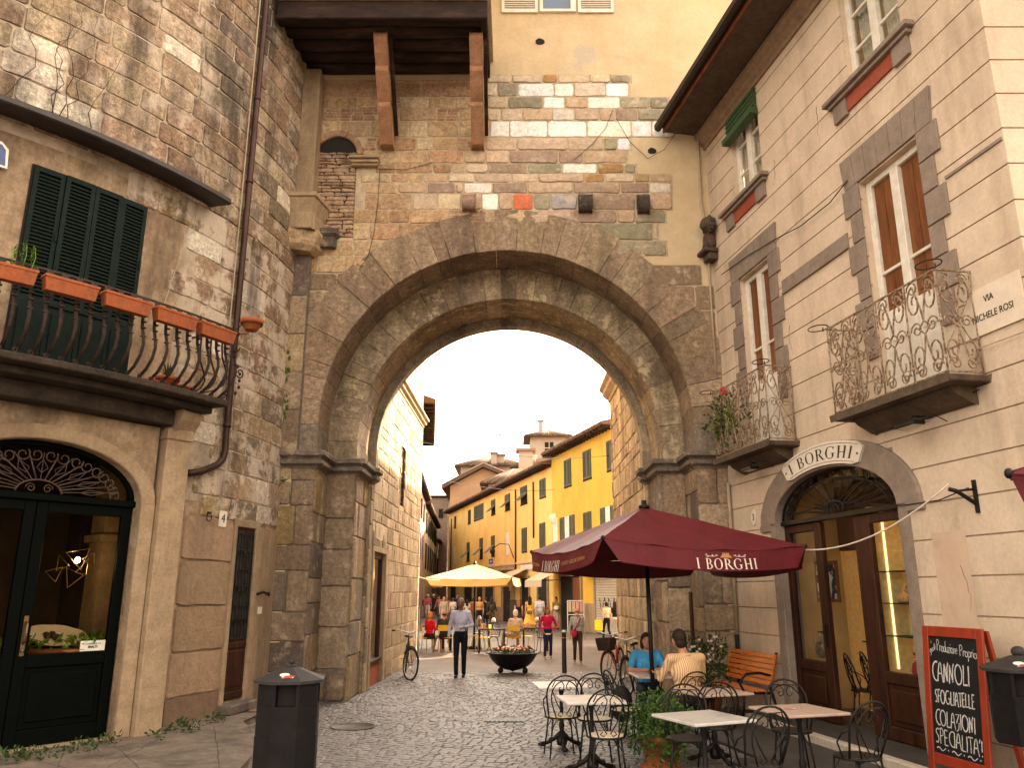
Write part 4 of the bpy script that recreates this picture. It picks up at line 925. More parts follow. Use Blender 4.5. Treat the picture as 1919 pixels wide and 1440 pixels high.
# ------------------------------------------------------------------ the cafe building
shop = thing('cafe_building', 'cream rendered building with iron balconies and the cafe door', 'building', (4.6, 10.5, 0))
T1 = 7.0
op = {'w1': (1.08, 2.12, 8.74, 10.42), 'w2': (4.62, 5.78, 8.74, 10.42), 'A': (1.03, 2.07, 4.06, 7.27), 'B': (4.60, 5.78, 4.06, 7.25), 'door': (1.62, 4.62, 0.0, 3.64)}
OPS = list(op.values())
def hole(u, z): return any(a < u < b and c < z < d for a, b, c, d in OPS)
us = sorted(set([-.3, T1] + [q for o in OPS for q in o[:2]])); zs = sorted(set([0, 11.2] + [q for o in OPS for q in o[2:]]))
k = MB(); k.grid(FR, us, zs, -.016, (.3, .25, .2), skip=hole)
pc = FR(T1, 0, 0); FC = Flat((pc.x, pc.y), (1, 0), (0, -1))
k.grid(FC, [0, 6], [0, 11.2], -.016, (.3, .25, .2)); k.add([FR(-.3, -4, 0), FR(-.3, -4, 11.2), FR(T1, -6, 11.2), FR(T1, -6, 0)], [(0, 1, 2, 3)], (.2, .2, .2))
k.add([FR(-.3, 0, 11.2), FR(T1, 0, 11.2), FR(T1 + 6, -4, 11.2), FR(-.3, -8, 11.2)], [(0, 1, 2, 3)], (.2, .2, .2))
part('wall_core', k, mat('groove_plaster', (.36, .27, .185), rough=.95, bump=.2), shop)
# courses of smooth render with shallow grooves between them
k = MB(); ch = .413; rg = random.Random(2)
cuts = sorted(set([i * ch for i in range(27)] + [q for o in OPS for q in o[2:]])); cuts = [c for c in cuts if c <= 10.75]
gr = set(round(i * ch, 4) for i in range(27))
for z0, z1 in zip(cuts, cuts[1:]):
    a = z0 + (.009 if round(z0, 4) in gr else 0); b = z1 - (.009 if round(z1, 4) in gr else 0)
    if b - a < .01: continue
    iv = [(-.3, T1)]
    for o in OPS:
        if o[2] < (z0 + z1) / 2 < o[3]:
            nv = []
            for p, q in iv:
                if o[0] > p and o[0] < q: nv.append((p, o[0]))
                if o[1] < q and o[1] > p: nv.append((o[1], q))
                if o[1] <= p or o[0] >= q: nv.append((p, q))
            iv = nv
    for p, q in iv:
        if q > T1 - .01 and True: k.box(FR, p, q, -.0155, 0, a, b)
        else: k.box(FR, p, q, -.0155, 0, a, b)
    k.box(FC, .0, 6, -.0155, 0, a, b)
fw = part('rendered_wall', k, m_facade, shop)
# faded patch where something hung
k = MB(); a = FR.px(1745, 1000); b = FR.px(1835, 1180); k.box(FR, a[0], b[0], .0005, .002, b[1], a[1]); part('faded_patch', k, mat('faded_patch', (.53, .375, .26), (.57, .42, .30), scale=1.6, rough=.9, bump=.2, vary=.1), shop)
# reveals of the openings
k = MB()
for n_, (a, b, c, d) in op.items():
    if n_ == 'door': continue
    for (p, q, r, s) in ((a - .02, a, c, d), (b, b + .02, c, d)): k.box(FR, p, q, -.24, -.017, r, s)
    k.box(FR, a - .02, b + .02, -.24, -.017, d, d + .02); k.box(FR, a - .02, b + .02, -.24, -.017, c - .02, c)
part('reveal', k, m_facade, shop)
def winframe(u0, u1, z0, z1, bars, wood, label=None, curtain=False):
    w0, w1 = -.16, -.09; k = MB(); um = (u0 + u1) / 2
    k.box(FR, u0, u0 + .10, w0, w1, z0, z1); k.box(FR, u1 - .10, u1, w0, w1, z0, z1); k.box(FR, u0 + .10, u1 - .10, w0, w1, z1 - .09, z1); k.box(FR, u0 + .10, u1 - .10, w0, w1, z0, z0 + .09)
    k.box(FR, um - .075, um + .075, w0, w1 + .02, z0 + .09, z1 - .09)
    for z in bars: k.box(FR, u0 + .1, um - .075, w0 + .01, w1 - .01, z, z + .045); k.box(FR, um + .075, u1 - .1, w0 + .01, w1 - .01, z, z + .045)
    f = part('window', k, m_white, shop, bevel=.008)
    if not wood: k = MB(); k.box(FR, u0 + .1, u1 - .1, w0 + .02, w0 + .026, z0 + .09, z1 - .09); part('pane', k, m_glass, f)
    if wood:
        k = MB(); 
        for a, b in ((u0 + .03, um - .02), (um + .02, u1 - .03)): k.box(FR, a, b, w0 + .005, w0 + .02, z0 + 1.3, z1 - .02); k.box(FR, a + .09, (a + b) / 2 - .01, w0 + .02, w0 + .028, z0 + 1.4, z1 - .14); k.box(FR, (a + b) / 2 + .01, b - .09, w0 + .02, w0 + .028, z0 + 1.4, z1 - .14)
        part('inner_shutter', k, m_owood, f)
        k = MB(); zt = z0 + 1.32
        for a, b in ((u0 + .1, um - .075), (um + .075, u1 - .1)):
            k.box(FR, a, b, w0 + .03, w1 - .015, z0 + .09, zt); k.box(FR, a + .06, b - .06, w1 - .014, w1 - .002, z0 + .22, zt - .5); k.box(FR, a + .06, b - .06, w1 - .014, w1 - .002, zt - .42, zt - .08)
        part('lower_panel', k, m_white, f, bevel=.006)
    else:
        k = MB(); k.box(FR, u0, u1, w0 - .6, w0 - .59, z0, z1); part('dark_room', k, m_dark, f)
    if curtain:
        k = MB()
        for a, b, lo in ((u0 + .10, um - .05, 0), (um + .05, u1 - .1, .3)):
            n = 30; vs = []
            for i in range(n + 1):
                t = i / n; tp = a + (b - a) * t
                for j, z in enumerate((z0 + .1, (z0 + z1) / 2, z1 - .1)): vs.append(FR(a + (b - a) * (t * (.75 + .125 * j) + (.12 * (2 - j) * .5)), w0 - .05 + .02 * math.sin(t * 34), z))
            k.add(vs, [(i * 3 + j, i * 3 + j + 1, i * 3 + j + 4, i * 3 + j + 3) for i in range(n) for j in range(2)], smooth=True)
        part('curtain', k, mat('lace_curtain', (.55, .50, .42), (.36, .32, .27), scale=40, rough=.9, bump=.2, vary=.2), f)
    return f
winframe(*op['A'], bars=(5.9,), wood=True); winframe(*op['B'], bars=(5.88,), wood=True)
f1 = winframe(*op['w1'], bars=(9.25, 9.8), wood=False, curtain=True); f2 = winframe(*op['w2'], bars=(9.25, 9.8), wood=False, curtain=True)
k = MB()
for i in range(9): k.box(FR, op['w1'][0] - .02, op['w1'][1] + .02, .01 + .012 * (i % 2), .07 + .012 * (i % 2), 10.05 + i * .045, 10.09 + i * .045)
k.box(FR, op['w1'][0] - .04, op['w1'][1] + .04, .01, .16, 9.93, 10.03); part('green_blind', k, mat('green_blind', (.05, .10, .035), (.035, .07, .03), scale=9, rough=.6, bump=.1), shop)
# grey window surrounds with keyed quoins
def surround(u0, u1, z0, z1, ztop, step):
    k = MB(); rg = random.Random(int(u0 * 10)); g_ = .007; um = (u0 + u1) / 2; ov = .34
    n = 7; bw = (u1 - u0 + 2 * ov) / n
    for i in range(n):                                   # flat arch of wedge blocks
        a, b = u0 - ov + i * bw, u0 - ov + (i + 1) * bw; sk = .06
        la, lb = (a + (um - a) * sk, b + (um - b) * sk)
        k.prism(FR, [(la + g_, z1 + .03), (lb - g_, z1 + .03), (b - g_, ztop), (a + g_, ztop)], .0005, .035)
    z = z1 + .03; i = 0
    while z > z0 + .3:
        h = .413; wd_ = .36 if (i % 2 == 0 and step) else .24
        for a, b in ((u0 - wd_, u0), (u1, u1 + wd_)): k.box(FR, a + g_, b - .001, .0005, .033, z - h + .012, z - .006)
        z -= h; i += 1
        if i > 5: break
    return part('window_surround', k, m_grey, shop, bevel=.004)
surround(*op['A'], 7.75, True); surround(*op['B'], 7.73, True)
k = MB()
for a, b in ((2.44, 4.24), ): k.box(FR, a, b, .0005, .022, 6.50, 6.70); k.box(FR, a, b, .0005, .04, 6.47, 6.50)
part('string_band', k, m_grey, shop); k = MB(); k.box(FR, 6.14, T1 - .02, .0005, .02, 6.475, 6.51); part('string_band', k, m_grey, shop)
# sills with the red panels
for nm, c0, c1 in (('w1', .62, 2.32), ('w2', 4.16, 6.02)):
    k = MB(); k.box(FR, c0, c1, .001, .14, 8.66, 8.73); k.box(FR, c0 + .06, c1 - .06, .001, .09, 8.60, 8.657); s = part('window_sill', k, m_grey, shop, bevel=.006)
    for e0 in (c0 + .12, c1 - .42): k = MB(); k.box(FR, e0, e0 + .30, .001, .05, 8.34, 8.597); part('sill_block', k, m_grey, s)
    k = MB(); k.box(FR, c0 + .425, c1 - .425, .001, .03, 8.38, 8.597); part('red_panel', k, m_redband, s)
k = MB(); k.lathe([(.06, 0), (.075, .02), (.075, .14), (.06, .16), (.05, .14), (.05, .02)], 14); c = FR(.32, .09, 8.22)
# eaves: moulded cornice, boarded soffit, fascia and gutter
k = MB(); ln = [FR(T1, 0, 0), FR(-.05, 0, 0)]
k.sweep([(p.x, p.y) for p in ln][::-1], [(-.02, 10.48), (.04, 10.48), (.05, 10.54), (.10, 10.58), (.12, 10.64), (.20, 10.70), (.21, 10.78), (-.02, 10.80)]) 
co = part('cornice', k, mat('cornice_paint', (.30, .21, .135), (.24, .16, .10), scale=4, rough=.85, bump=.3, vary=.2), shop)
k = MB(); k.box(FR, -.02, T1 + .9, -.3, .84, 10.805, 10.86); ev = part('eaves', k, mat('soffit_boards', (.10, .07, .048), (.07, .05, .035), scale=4, rough=.9, bump=.3, vary=.25), shop)
k = MB(); k.box(FR, -.02, T1 + .9, .843, .875, 10.78, 10.94); part('fascia', k, m_owood, ev)
k = MB()
for i in range(10):
    a = PI + PI * i / 9
k.prism(lambda u, w, z: FR(w, u, z), [(.88, 10.97), (.88, 10.90), (.91, 10.85), (.97, 10.84), (1.02, 10.88), (1.03, 10.97), (1.01, 10.97), (.995, 10.89), (.96, 10.865), (.92, 10.87), (.90, 10.91), (.90, 10.97)], -.08, T1 + .9)
part('gutter', k, mat('dark_gutter', (.035, .025, .02), rough=.5, metal=.5, bump=.1), ev)
k = MB(); k.prism(lambda u, w, z: FR(w, u, z), [(-.3, 10.95), (.9, 10.95), (-.3, 11.35)], -.02, T1 + .9); part('roof', k, m_beam, shop)
# downpipe at the gate corner
k = MB(); pts = [(1364, 905), (1368, 960), (1381, 1190)]
k.tube([FR(*(lambda q: (q[0], .06, q[1]))(FR.px(x, y, .06))) for x, y in pts], .03, 8); part('drainpipe', k, m_pipe, shop)
k = MB(); k.tube([FR(*(lambda q: (q[0], .06, q[1]))(FR.px(x, y, .06))) for x, y in ((1381, 1190), (1386, 1290))], .036, 8); part('pipe_foot', k, m_iron, shop)
# carved lion head on its bracket
p = FR(.12, .14, 8.55); t = thing('carved_lion', 'dark carved stone lion crouching on a bracket beside the upper window', 'carving', p)
k = MB()
for c, r in (((.10, .16, .18), (.15, .13, .16)), ((.14, .26, .14), (.085, .08, .075)), ((.17, .31, .09), (.05, .04, .04)), ((0, .10, -.12), (.13, .13, .22)), ((.06, .20, -.22), (.05, .07, .10)), ((-.06, .18, -.24), (.05, .08, .09)), ((.06, .08, .30), (.10, .10, .06)), ((.0, .18, .26), (.04, .04, .05)), ((.18, .16, .27), (.04, .04, .05))):
    k.ell(FR(.12 + c[0], c[1], 8.55 + c[2]), (r[0], r[1], r[2]), nu=12, nv=8)
rg = random.Random(2)
for i in range(40): a = rg.uniform(0, 6.3); k.ell(FR(.12 + .08 + .16 * math.cos(a), .10 + .07 * rg.random(), 8.73 + .17 * math.sin(a)), (.035, .035, .045), nu=6, nv=4)
m_carv = mat('carved_stone', (.105, .07, .05), (.06, .04, .03), scale=14, rough=.85, bump=.6, bscale=60, vary=.3)
part('figure', k, m_carv, t)
k = MB(); k.box(FR, -.06, .30, .01, .30, 8.16, 8.24); k.box(FR, -.0, .26, .01, .2, 8.02, 8.157); part('bracket', k, m_carv, t, bevel=.015)
# iron balconies
def scrolls(mb, M, x0, x1, z0, z1, w, r):
    """one panel: S scrolls mirrored about the middle"""
    xm, h, hw = (x0 + x1) / 2, z1 - z0, (x1 - x0) / 2
    for sg in (-1, 1):
        for (zc, up) in ((z0 + h * .27, 1), (z0 + h * .73, -1)):
            R = min(hw * .85, h * .2)
            a0 = PI / 2 * up
            c = []
            n = 16
            for i in range(n + 1):
                t = i / n; rr = R * (1 - .78 * t); ang = (PI / 2 * -up) + sg * up * t * 2.6 * PI
                c.append((xm + sg * hw * .48 + rr * .55 * math.cos(ang) * 1.0, zc - up * h * .06 + rr * .9 * math.sin(ang)))
            mb.tube([M(u, w, z) for u, z in c], r, 4)
            mb.tube([M(xm + sg * hw * .48, w, zc - up * (h * .06 + R * .9)), M(xm + sg * hw * .12, w, zc + up * h * .02), M(xm + sg * .0, w, zc + up * h * .16), M(xm + sg * hw * .35, w, zc + up * h * .23)], r, 4)
        for zc in (z0 + h * .07, z0 + h * .93, z0 + h * .5):
            mb.tube(spiral(M, xm + sg * hw * .5, zc, hw * .38, hw * .08, 0 if sg > 0 else PI, sg * 1.4, w, 14), r * .85, 4)
m_bslab = mat('dark_slab_stone', (.115, .078, .05), (.06, .042, .028), scale=3, rough=.9, bump=.4, bscale=30, vary=.25, fine=.15)
def iron_balcony(u0, u1, name):
    z0, z1, wo = 4.12, 5.28, .45
    k = MB(); k.prism(FR, [(u0 - .04, 4.03), (u1 + .04, 4.03), (u1 + .06, 4.10), (u0 - .06, 4.10)], .0, wo + .05); k.prism(lambda u, w, z: FR(w, u, z), [(0, 3.84), (.08, 3.86), (.26, 3.96), (.32, 4.027), (0, 4.027)], u0 + .16, u1 - .16)
    b = part('balcony', k, m_bslab, shop, bevel=.012)
    k = MB(); cr = [(u0, 0), (u0, wo), (u1, wo), (u1, 0)]
    for z, r in ((z1, .014), (z0 + .02, .012)):
        for a, c in zip(cr, cr[1:]): k.tube([FR(a[0], a[1], z), FR(c[0], c[1], z)], r, 4)
    nb = 4; xs = [u0 + (u1 - u0) * i / nb for i in range(nb + 1)]
    for x in xs: k.tube([FR(x, wo, z0), FR(x, wo, z1)], .012, 6); [k.ell(FR(x, wo, z0 + (z1 - z0) * q), (.02, .02, .03), nu=6, nv=4) for q in (.15, .5, .85)]
    for x in (u0, u1):
        k.tube([FR(x, .03, z0), FR(x, .03, z1)], .010, 6)
    r_ = part('railing', k, m_rust, b)
    for a, c in zip(xs, xs[1:]):
        k = MB(); scrolls(k, FR, a + .01, c - .01, z0 + .03, z1 - .02, wo, .0105); part('scroll_panel', k, m_rust, r_)
    for x in (u0, u1):
        k = MB(); Ms = lambda u, w, z, x=x: FR(x, u, z); scrolls(k, Ms, .04, wo - .01, z0 + .03, z1 - .02, 0, .0105)
        k.tube([FR(x, .04, z0 + .25), FR(x, wo - .01, z1 - .25)], .006, 4); k.tube([FR(x, wo - .01, z0 + .25), FR(x, .04, z1 - .25)], .006, 4); part('scroll_panel', k, m_rust, r_)
    for x in ((u0 - .14), (u1 - .02)):
        k = MB(); k.tube([FR(x + .15 * math.cos(i * PI / 9), wo + .12 * math.sin(i * PI / 9) + .04, z1 + .06) for i in range(18)], .008, 5, closed=True); k.tube([FR(x + .05, wo, z1), FR(x + .05, wo + .0, z1 + .06)], .008, 4); part('pot_ring', k, m_balir, r_)
iron_balcony(.57, 2.45, 'A'); iron_balcony(4.20, 6.28, 'B')
# the big trailing plant on the small balcony
p = FR(.85, .52, 4.2); t = thing('trailing_plant', 'straggly strap-leaved plant with one red flower on the small balcony', 'plant', p)
rg = random.Random(31); k = MB()
for i in range(11): blades(k, FR(rg.uniform(.55, 1.35), rg.uniform(.35, .5), rg.uniform(4.25, 4.75)), 7, rg.uniform(.5, 1.05), .036, rg, .60, 1.35)
part('long_leaves', k, mat('olive_leaves', (.13, .16, .03), (.20, .19, .05), scale=6, rough=.55, bump=0, vary=.3), t)
k = MB(); leaves(k, FR(1.1, .42, 4.7), (.45, .12, .45), 240, .07, rg, hollow=0); part('leafage', k, m_leaf, t)
k = MB(); leaves(k, FR(1.15, .50, 5.18), (.05, .04, .05), 26, .06, rg, hollow=0); part('flower', k, mat('red_petals', (.50, .015, .03), rough=.6, bump=0), t)
for P in ([(1352, 515), (1400, 480), (1455, 447), (1500, 424), (1555, 380), (1588, 338)], [(1919, 622), (1870, 640), (1830, 655), (1828, 690)], [(1465, 975), (1560, 940), (1690, 948), (1760, 938), (1815, 915)], [(1640, 800), (1700, 805), (1760, 770), (1835, 730)]):
    k = MB(); k.tube([FR(*(lambda q: (q[0], .055, q[1]))(FR.px(x, y, .055))) for x, y in P], .008, 4); part('cable', k, m_dark if P[0][0] != 1919 else m_pipe, shop)
rg = random.Random(66)
for (x, y) in ((1480, 610), (1700, 620), (1650, 880), (1530, 200), (1760, 400), (1450, 300), (1800, 1060)):
    u, z = FR.px(x, y); P = [FR(u, .002, z)]
    for i in range(9): u += rg.uniform(-.03, .035); z -= rg.uniform(.03, .09); P.append(FR(u, .002, z))
    k = MB(); k.tube(P, [.0035 * (1 - i / 12) for i in range(10)], 4); part('crack', k, m_dark, shop)
# street name plate, number, bracket, spotlights
a = FR.px(1815, 640, .02); t = thing('street_sign', 'pale marble street name plate lettered VIA MICHELE ROSI', 'sign', FR(6.5, 0, 4.75))
k = MB(); k.prism(FR, [(6.10, 4.54), (6.92, 4.54), (6.92, 5.04), (6.17, 5.04)], .004, .028); part('plate', k, mat('marble_plate', (.72, .60, .47), (.66, .54, .41), scale=3, rough=.6, bump=.08, vary=.08), t, bevel=.004)
R_ = lambda u, w, z: FR(u, w, z)
k = bmtext('VIA', .105, R_, 6.50, 4.90, .031, sx=.85); part('lettering', k, m_ink, t)
k = bmtext('MICHELE ROSI', .105, R_, 6.52, 4.72, .031, sx=.85); part('lettering', k, m_ink, t)
t = thing('number_plate', 'oval white house number 3 left of the cafe arch', 'sign', FR(.89, .02, 3.1))
k = MB(); k.prism(FR, [(.89 + .085 * math.cos(i * PI / 10), 3.1 + .13 * math.sin(i * PI / 10)) for i in range(20)], .003, .02); part('plate', k, m_white, t)
part('numeral', bmtext('3', .15, R_, .89, 3.1, .023), m_ink, t)
t = thing('sign_bracket', 'empty black iron bracket on the wall right of the cafe arch', 'bracket', FR(5.85, 0, 2.9))
k = MB(); a = FR.px(1822, 900, .03); b = FR.px(1832, 962, .03); k.box(FR, a[0] - .02, a[0] + .02, .004, .03, b[1], a[1]); k.tube([FR(a[0], .03, a[1] - .1), FR(a[0] - .02, .22, a[1] - .12)], .014, 5); k.tube([FR(a[0], .03, b[1] + .1), FR(a[0] - .02, .22, a[1] - .12), FR(a[0] - .03, .30, a[1] - .10)], .024, 6); part('arm', k, m_iron, t)
def spot(u, w, z, lab):
    t = thing('spotlight', lab, 'spotlight', FR(u, w, z), 0, 'spotlights under the balconies')
    k = MB(); k.box(FR, u - .17, u + .17, w - .08, w + .08, z, z + .045); part('housing', k, m_iron, t, bevel=.008)
    k = MB(); k.box(FR, u - .14, u + .14, w - .06, w + .06, z - .004, z - .001); part('lens', k, m_white, t)
    k = MB(); k.tube([FR(u, w, z + .05), FR(u, w - .05, z + .12), FR(u, .01, z + .12)], .012, 5); k.tube([FR(u + .1, w, z + .05), FR(u + .22, w * .5, z + .10), FR(u + .25, .01, z + .02)], .006, 4); part('arm', k, m_iron, t)
a = FR.px(1405, 882, .3); spot(a[0], .3, a[1], 'black floodlight under the small balcony'); a = FR.px(1705, 800, .3); spot(a[0], .3, a[1], 'black floodlight under the large balcony')
# cafe arch: grey surround, iron fanlight, wooden door leaves
CA, CB_ = 3.12, 2.93
k = MB(); arch_panel(k, FR, 1.62, 4.62, 2.6, 3.64, CA, 1.5, .64, CB_, -.002, 26) if False else None
us_ = [CA - 1.5 * math.cos(PI * i / 28) for i in range(29)]
for a, b in zip(us_, us_[1:]):
    za = CB_ + .66 * math.sqrt(max(0, 1 - ((a - CA) / 1.5) ** 2)); zb2 = CB_ + .66 * math.sqrt(max(0, 1 - ((b - CA) / 1.5) ** 2))
    k.prism(FR, [(a, min(za, 3.64)), (b, min(zb2, 3.64)), (b, 3.645), (a, 3.645)], -.3, -.001)
ring(k, FR, CA, CB_, 1.5, .66, 1.97, 1.04, -.3, .05, 1, [(1, (.2, .17, .15))], 3, jit=0, sub=36, gap=0)
k.box(FR, 1.46, 1.62, -.3, .03, .0, CB_); k.box(FR, 4.62, 4.80, -.3, .03, .0, CB_)
k.box(FR, CA - 1.97, 1.458, .001, .05, 2.83, CB_ - .001); k.box(FR, 4.802, CA + 1.97, .001, .05, 2.83, CB_ - .001)
dsur = part('door_surround', k, m_grey, shop)
wd0, wd1 = -.19, -.11
k = MB(); k.box(FR, 1.62, 4.62, -.2, -.06, 2.90, 2.96); fl = part('fanlight', k, m_iron, shop)
k = MB(); w_ = -.09; zc = 2.97
k.tube([FR(CA + 1.46 * math.cos(PI * i / 24), w_, zc + .62 * math.sin(PI * i / 24)) for i in range(25)], .022, 6); k.tube([FR(CA + 1.18 * math.cos(PI * i / 24), w_, zc + .48 * math.sin(PI * i / 24)) for i in range(25)], .014, 6)
for i in range(1, 14):
    t_ = PI * i / 14; k.tube([FR(CA + .22 * math.cos(t_), w_, zc + .12 * math.sin(t_)), FR(CA + 1.18 * math.cos(t_), w_, zc + .48 * math.sin(t_))], .012, 5)
    k.tube(spiral(FR, CA + 1.31 * math.cos(t_), zc + .545 * math.sin(t_), .075, .02, t_, 1.4, w_, 12), .009, 4)
k.tube([FR(CA + .2 * math.cos(i * PI / 10), w_, zc + .06 + .11 * math.sin(i * PI / 10)) for i in range(20)], .018, 6, closed=True); k.tube(spiral(FR, CA, zc + .06, .13, .02, 0, 2, w_, 20), .012, 5)
part('iron_rays', k, m_iron, fl)
k = MB(); k.prism(FR, [(CA + 1.48 * math.cos(PI * i / 20), 2.962 + .63 * math.sin(PI * i / 20)) for i in range(21)], -.165, -.16); part('glass', k, m_glassd, fl)
def wleaf(u0, u1, gl0, gl1, name):
    k = MB(); k.box(FR, u0, gl0, wd0, wd1, .14, 2.89); k.box(FR, gl1, u1, wd0, wd1, .14, 2.89); k.box(FR, gl0, gl1, wd0, wd1, 2.77, 2.89); k.box(FR, gl0, gl1, wd0, wd1, .80, .94); k.box(FR, gl0, gl1, wd0, wd1, .14, .30); k.box(FR, gl0, gl1, wd0, wd1 - .03, .30, .80)
    d = part('cafe_door', k, m_wood, shop, bevel=.01)
    k = MB(); k.box(FR, gl0 + .07, gl1 - .07, wd1 - .029, wd1 - .006, .37, .73); part('raised_panel', k, m_wood, d, bevel=.02)
    k = MB(); k.box(FR, gl0, gl1, wd0 + .03, wd0 + .036, .94, 2.77); part('glass', k, m_glass, d); return d
wleaf(1.63, 2.64, 1.74, 2.46, 'l'); dr = wleaf(3.46, 4.61, 3.80, 4.52, 'r')
k = MB(); k.box(FR, 2.50, 2.56, wd1 + .002, wd1 + .02, 1.15, 1.45); k.tube([FR(2.53, wd1 + .02, 1.35), FR(2.53, wd1 + .07, 1.35), FR(2.46, wd1 + .07, 1.35)], .012, 5); part('handle', k, m_iron, dr)
# inside: warm walls, inner door, lit display shelves
k = MB()
for q in ([(1.0, -4.5, .1), (6.2, -4.5, .1), (6.2, -4.5, 3.7), (1.0, -4.5, 3.7)], [(1.0, -4.5, .1), (1.0, -.31, .1), (1.0, -.31, 3.7), (1.0, -4.5, 3.7)], [(6.2, -4.5, .1), (6.2, -.31, .1), (6.2, -.31, 3.7), (6.2, -4.5, 3.7)]): k.add([FR(*p) for p in q], [(0, 1, 2, 3)])
part('interior_wall', k, mat('warm_interior', (.62, .44, .20), (.56, .39, .17), scale=1, rough=.9, bump=.1, vary=.1), shop)
k = MB(); k.add([FR(*p) for p in [(1, -4.5, .11), (6.2, -4.5, .11), (6.2, -.31, .11), (1, -.31, .11)]], [(0, 1, 2, 3)]); k.add([FR(*p) for p in [(1, -4.5, 3.69), (6.2, -4.5, 3.69), (6.2, -.31, 3.69), (1, -.31, 3.69)]], [(0, 1, 2, 3)]); part('interior_floor', k, mat('dark_tiles', (.10, .06, .04), rough=.5, bump=.1), shop)
k = MB(); k.box(FR, 1.02, 1.95, -1.5, -1.42, .12, 2.55); k.box(FR, 1.1, 1.87, -1.418, -1.40, .2, 2.4); idr = part('inner_door', k, mat('cream_door', (.56, .38, .15), rough=.5, bump=.03), shop)
k = MB(); k.tube([FR(1.62, -1.39, 1.15), FR(1.62, -1.34, 1.15), FR(1.5, -1.34, 1.15)], .012, 5); k.ell(FR(1.62, -1.39, 1.03), (.025, .01, .025)); part('handle', k, m_iron, idr)
k = MB(); k.box(FR, 1.96, 2.9, -1.6, -1.42, .12, 3.6); k.box(FR, 1.0, 1.96, -1.6, -1.42, 2.56, 3.6); part('inner_partition', k, mat('brown_partition', (.07, .035, .02), rough=.7, bump=.05), shop)
t = thing('display_case', 'lit display cabinet with glass shelves behind the right door glass', 'cabinet', FR(4.1, -.5, .12))
m_cab = mat('cream_cabinet', (.60, .45, .22), rough=.7, bump=.03)
k = MB(); k.box(FR, 3.62, 4.85, -.66, -.62, .9, 3.0); k.box(FR, 3.62, 3.68, -.62, -.22, .9, 3.0); k.box(FR, 4.85, 4.9, -.66, -.22, .9, 3.0); k.box(FR, 3.62, 4.9, -.66, -.22, .12, .9); part('carcass', k, m_cab, t)
k = MB(); k.box(FR, 3.80, 4.84, -.618, -.60, .92, 2.55); part('dark_back', k, mat('dark_back', (.035, .026, .015), rough=.5, bump=0), t)
for z in (1.35, 1.75, 2.15): k = MB(); k.box(FR, 3.69, 4.84, -.59, -.26, z, z + .012); part('shelf', k, m_iron, t)
k = MB(); k.box(FR, 3.682, 3.70, -.40, -.38, .95, 2.9); k2 = MB(); k2.box(FR, 4.80, 4.83, -.30, -.25, .95, 2.9); m_strip = emit('warm_strip', (1.0, .68, .30), 14); part('light_strip', k, emit('warm_line', (1.0, .72, .30), .35), t); part('light_strip', k2, m_strip, t)
k = bmtext('GM', .13, R_, 4.08, 2.33, -.596); part('chalk_lettering', k, m_white, t)
rg = random.Random(41); colors = [(.55, .30, .12), (.50, .42, .25), (.35, .04, .05), (.52, .48, .38), (.20, .24, .06)]
def gift(u, w, z, s, lab, c):
    t = thing('wrapped_sweets', lab, 'gift bag', FR(u, w, z), 0, 'wrapped gifts in the cafe display'); k = MB(); q = FR(u, w, z)
    k.lathe([(s * .6, 0), (s * .75, s * .25), (s * .62, s * .8), (s * .2, s * 1.15), (s * .16, s * 1.25), (s * .35, s * 1.6)], 10, at=(0, 0, 0)); part('bag', k, mat('gift_wrap', c, L(c, .5), scale=25, rough=.35, bump=.2, bscale=40, vary=.3), t, local=True)
    k = MB(); leaves(k, (0, 0, s * 1.25), (s * .3, s * .3, s * .15), 14, s * .4, rg, hollow=0); part('bow', k, mat('ribbon', colors[rg.randrange(5)], rough=.4, bump=0), t, local=True)
for u, w, z, s, lab, i in ((3.93, -.42, 1.765, .13, 'wrapped sweets bag with green ribbon on the middle shelf', 0), (4.22, -.45, 1.765, .12, 'tall cream gift bag beside the ribboned sweets on the middle shelf', 1), (4.12, -.40, .91, .17, 'red and white wrapped sweets on the cabinet floor', 2), (4.25, -.42, 1.365, .12, 'small pale gift bag on the lowest shelf', 3)): gift(u, w, z, s, lab, colors[i])
t = thing('framed_photo', 'framed black and white photograph behind the left door glass', 'picture', FR(1.5, -1.3, 2.1)); k = MB(); k.box(FR, 1.75, 2.35, -.52, -.49, 1.75, 2.35)
part('frame', k, m_owood, t); k = MB(); k.box(FR, 1.80, 2.30, -.488, -.484, 1.80, 2.30); part('print', k, mat('grey_print', (.50, .47, .42), (.03, .03, .03), scale=7, mixr=(.47, .53), rough=.5, bump=0), t)
t = thing('wrapped_basket', 'dark decorated sweets basket behind the left door glass', 'basket', FR(1.95, -.42, .96)); k = MB(); k.lathe([(.11, 0), (.14, .1), (.12, .2), (.07, .3), (.02, .38)], 12); part('basket', k, mat('choc', (.09, .035, .02), (.35, .25, .15), scale=22, rough=.4, bump=.2), t, local=True)
k = MB(); leaves(k, (0, 0, .15), (.15, .15, .16), 60, .06, rg); part('trimming', k, mat('pale_trim', (.5, .42, .3), rough=.6, bump=0), t, local=True)
PAL_S2 = [(3, (.42, .315, .195)), (3, (.36, .265, .16)), (2, (.30, .22, .13)), (2, (.47, .36, .23)), (1, (.25, .18, .115))]
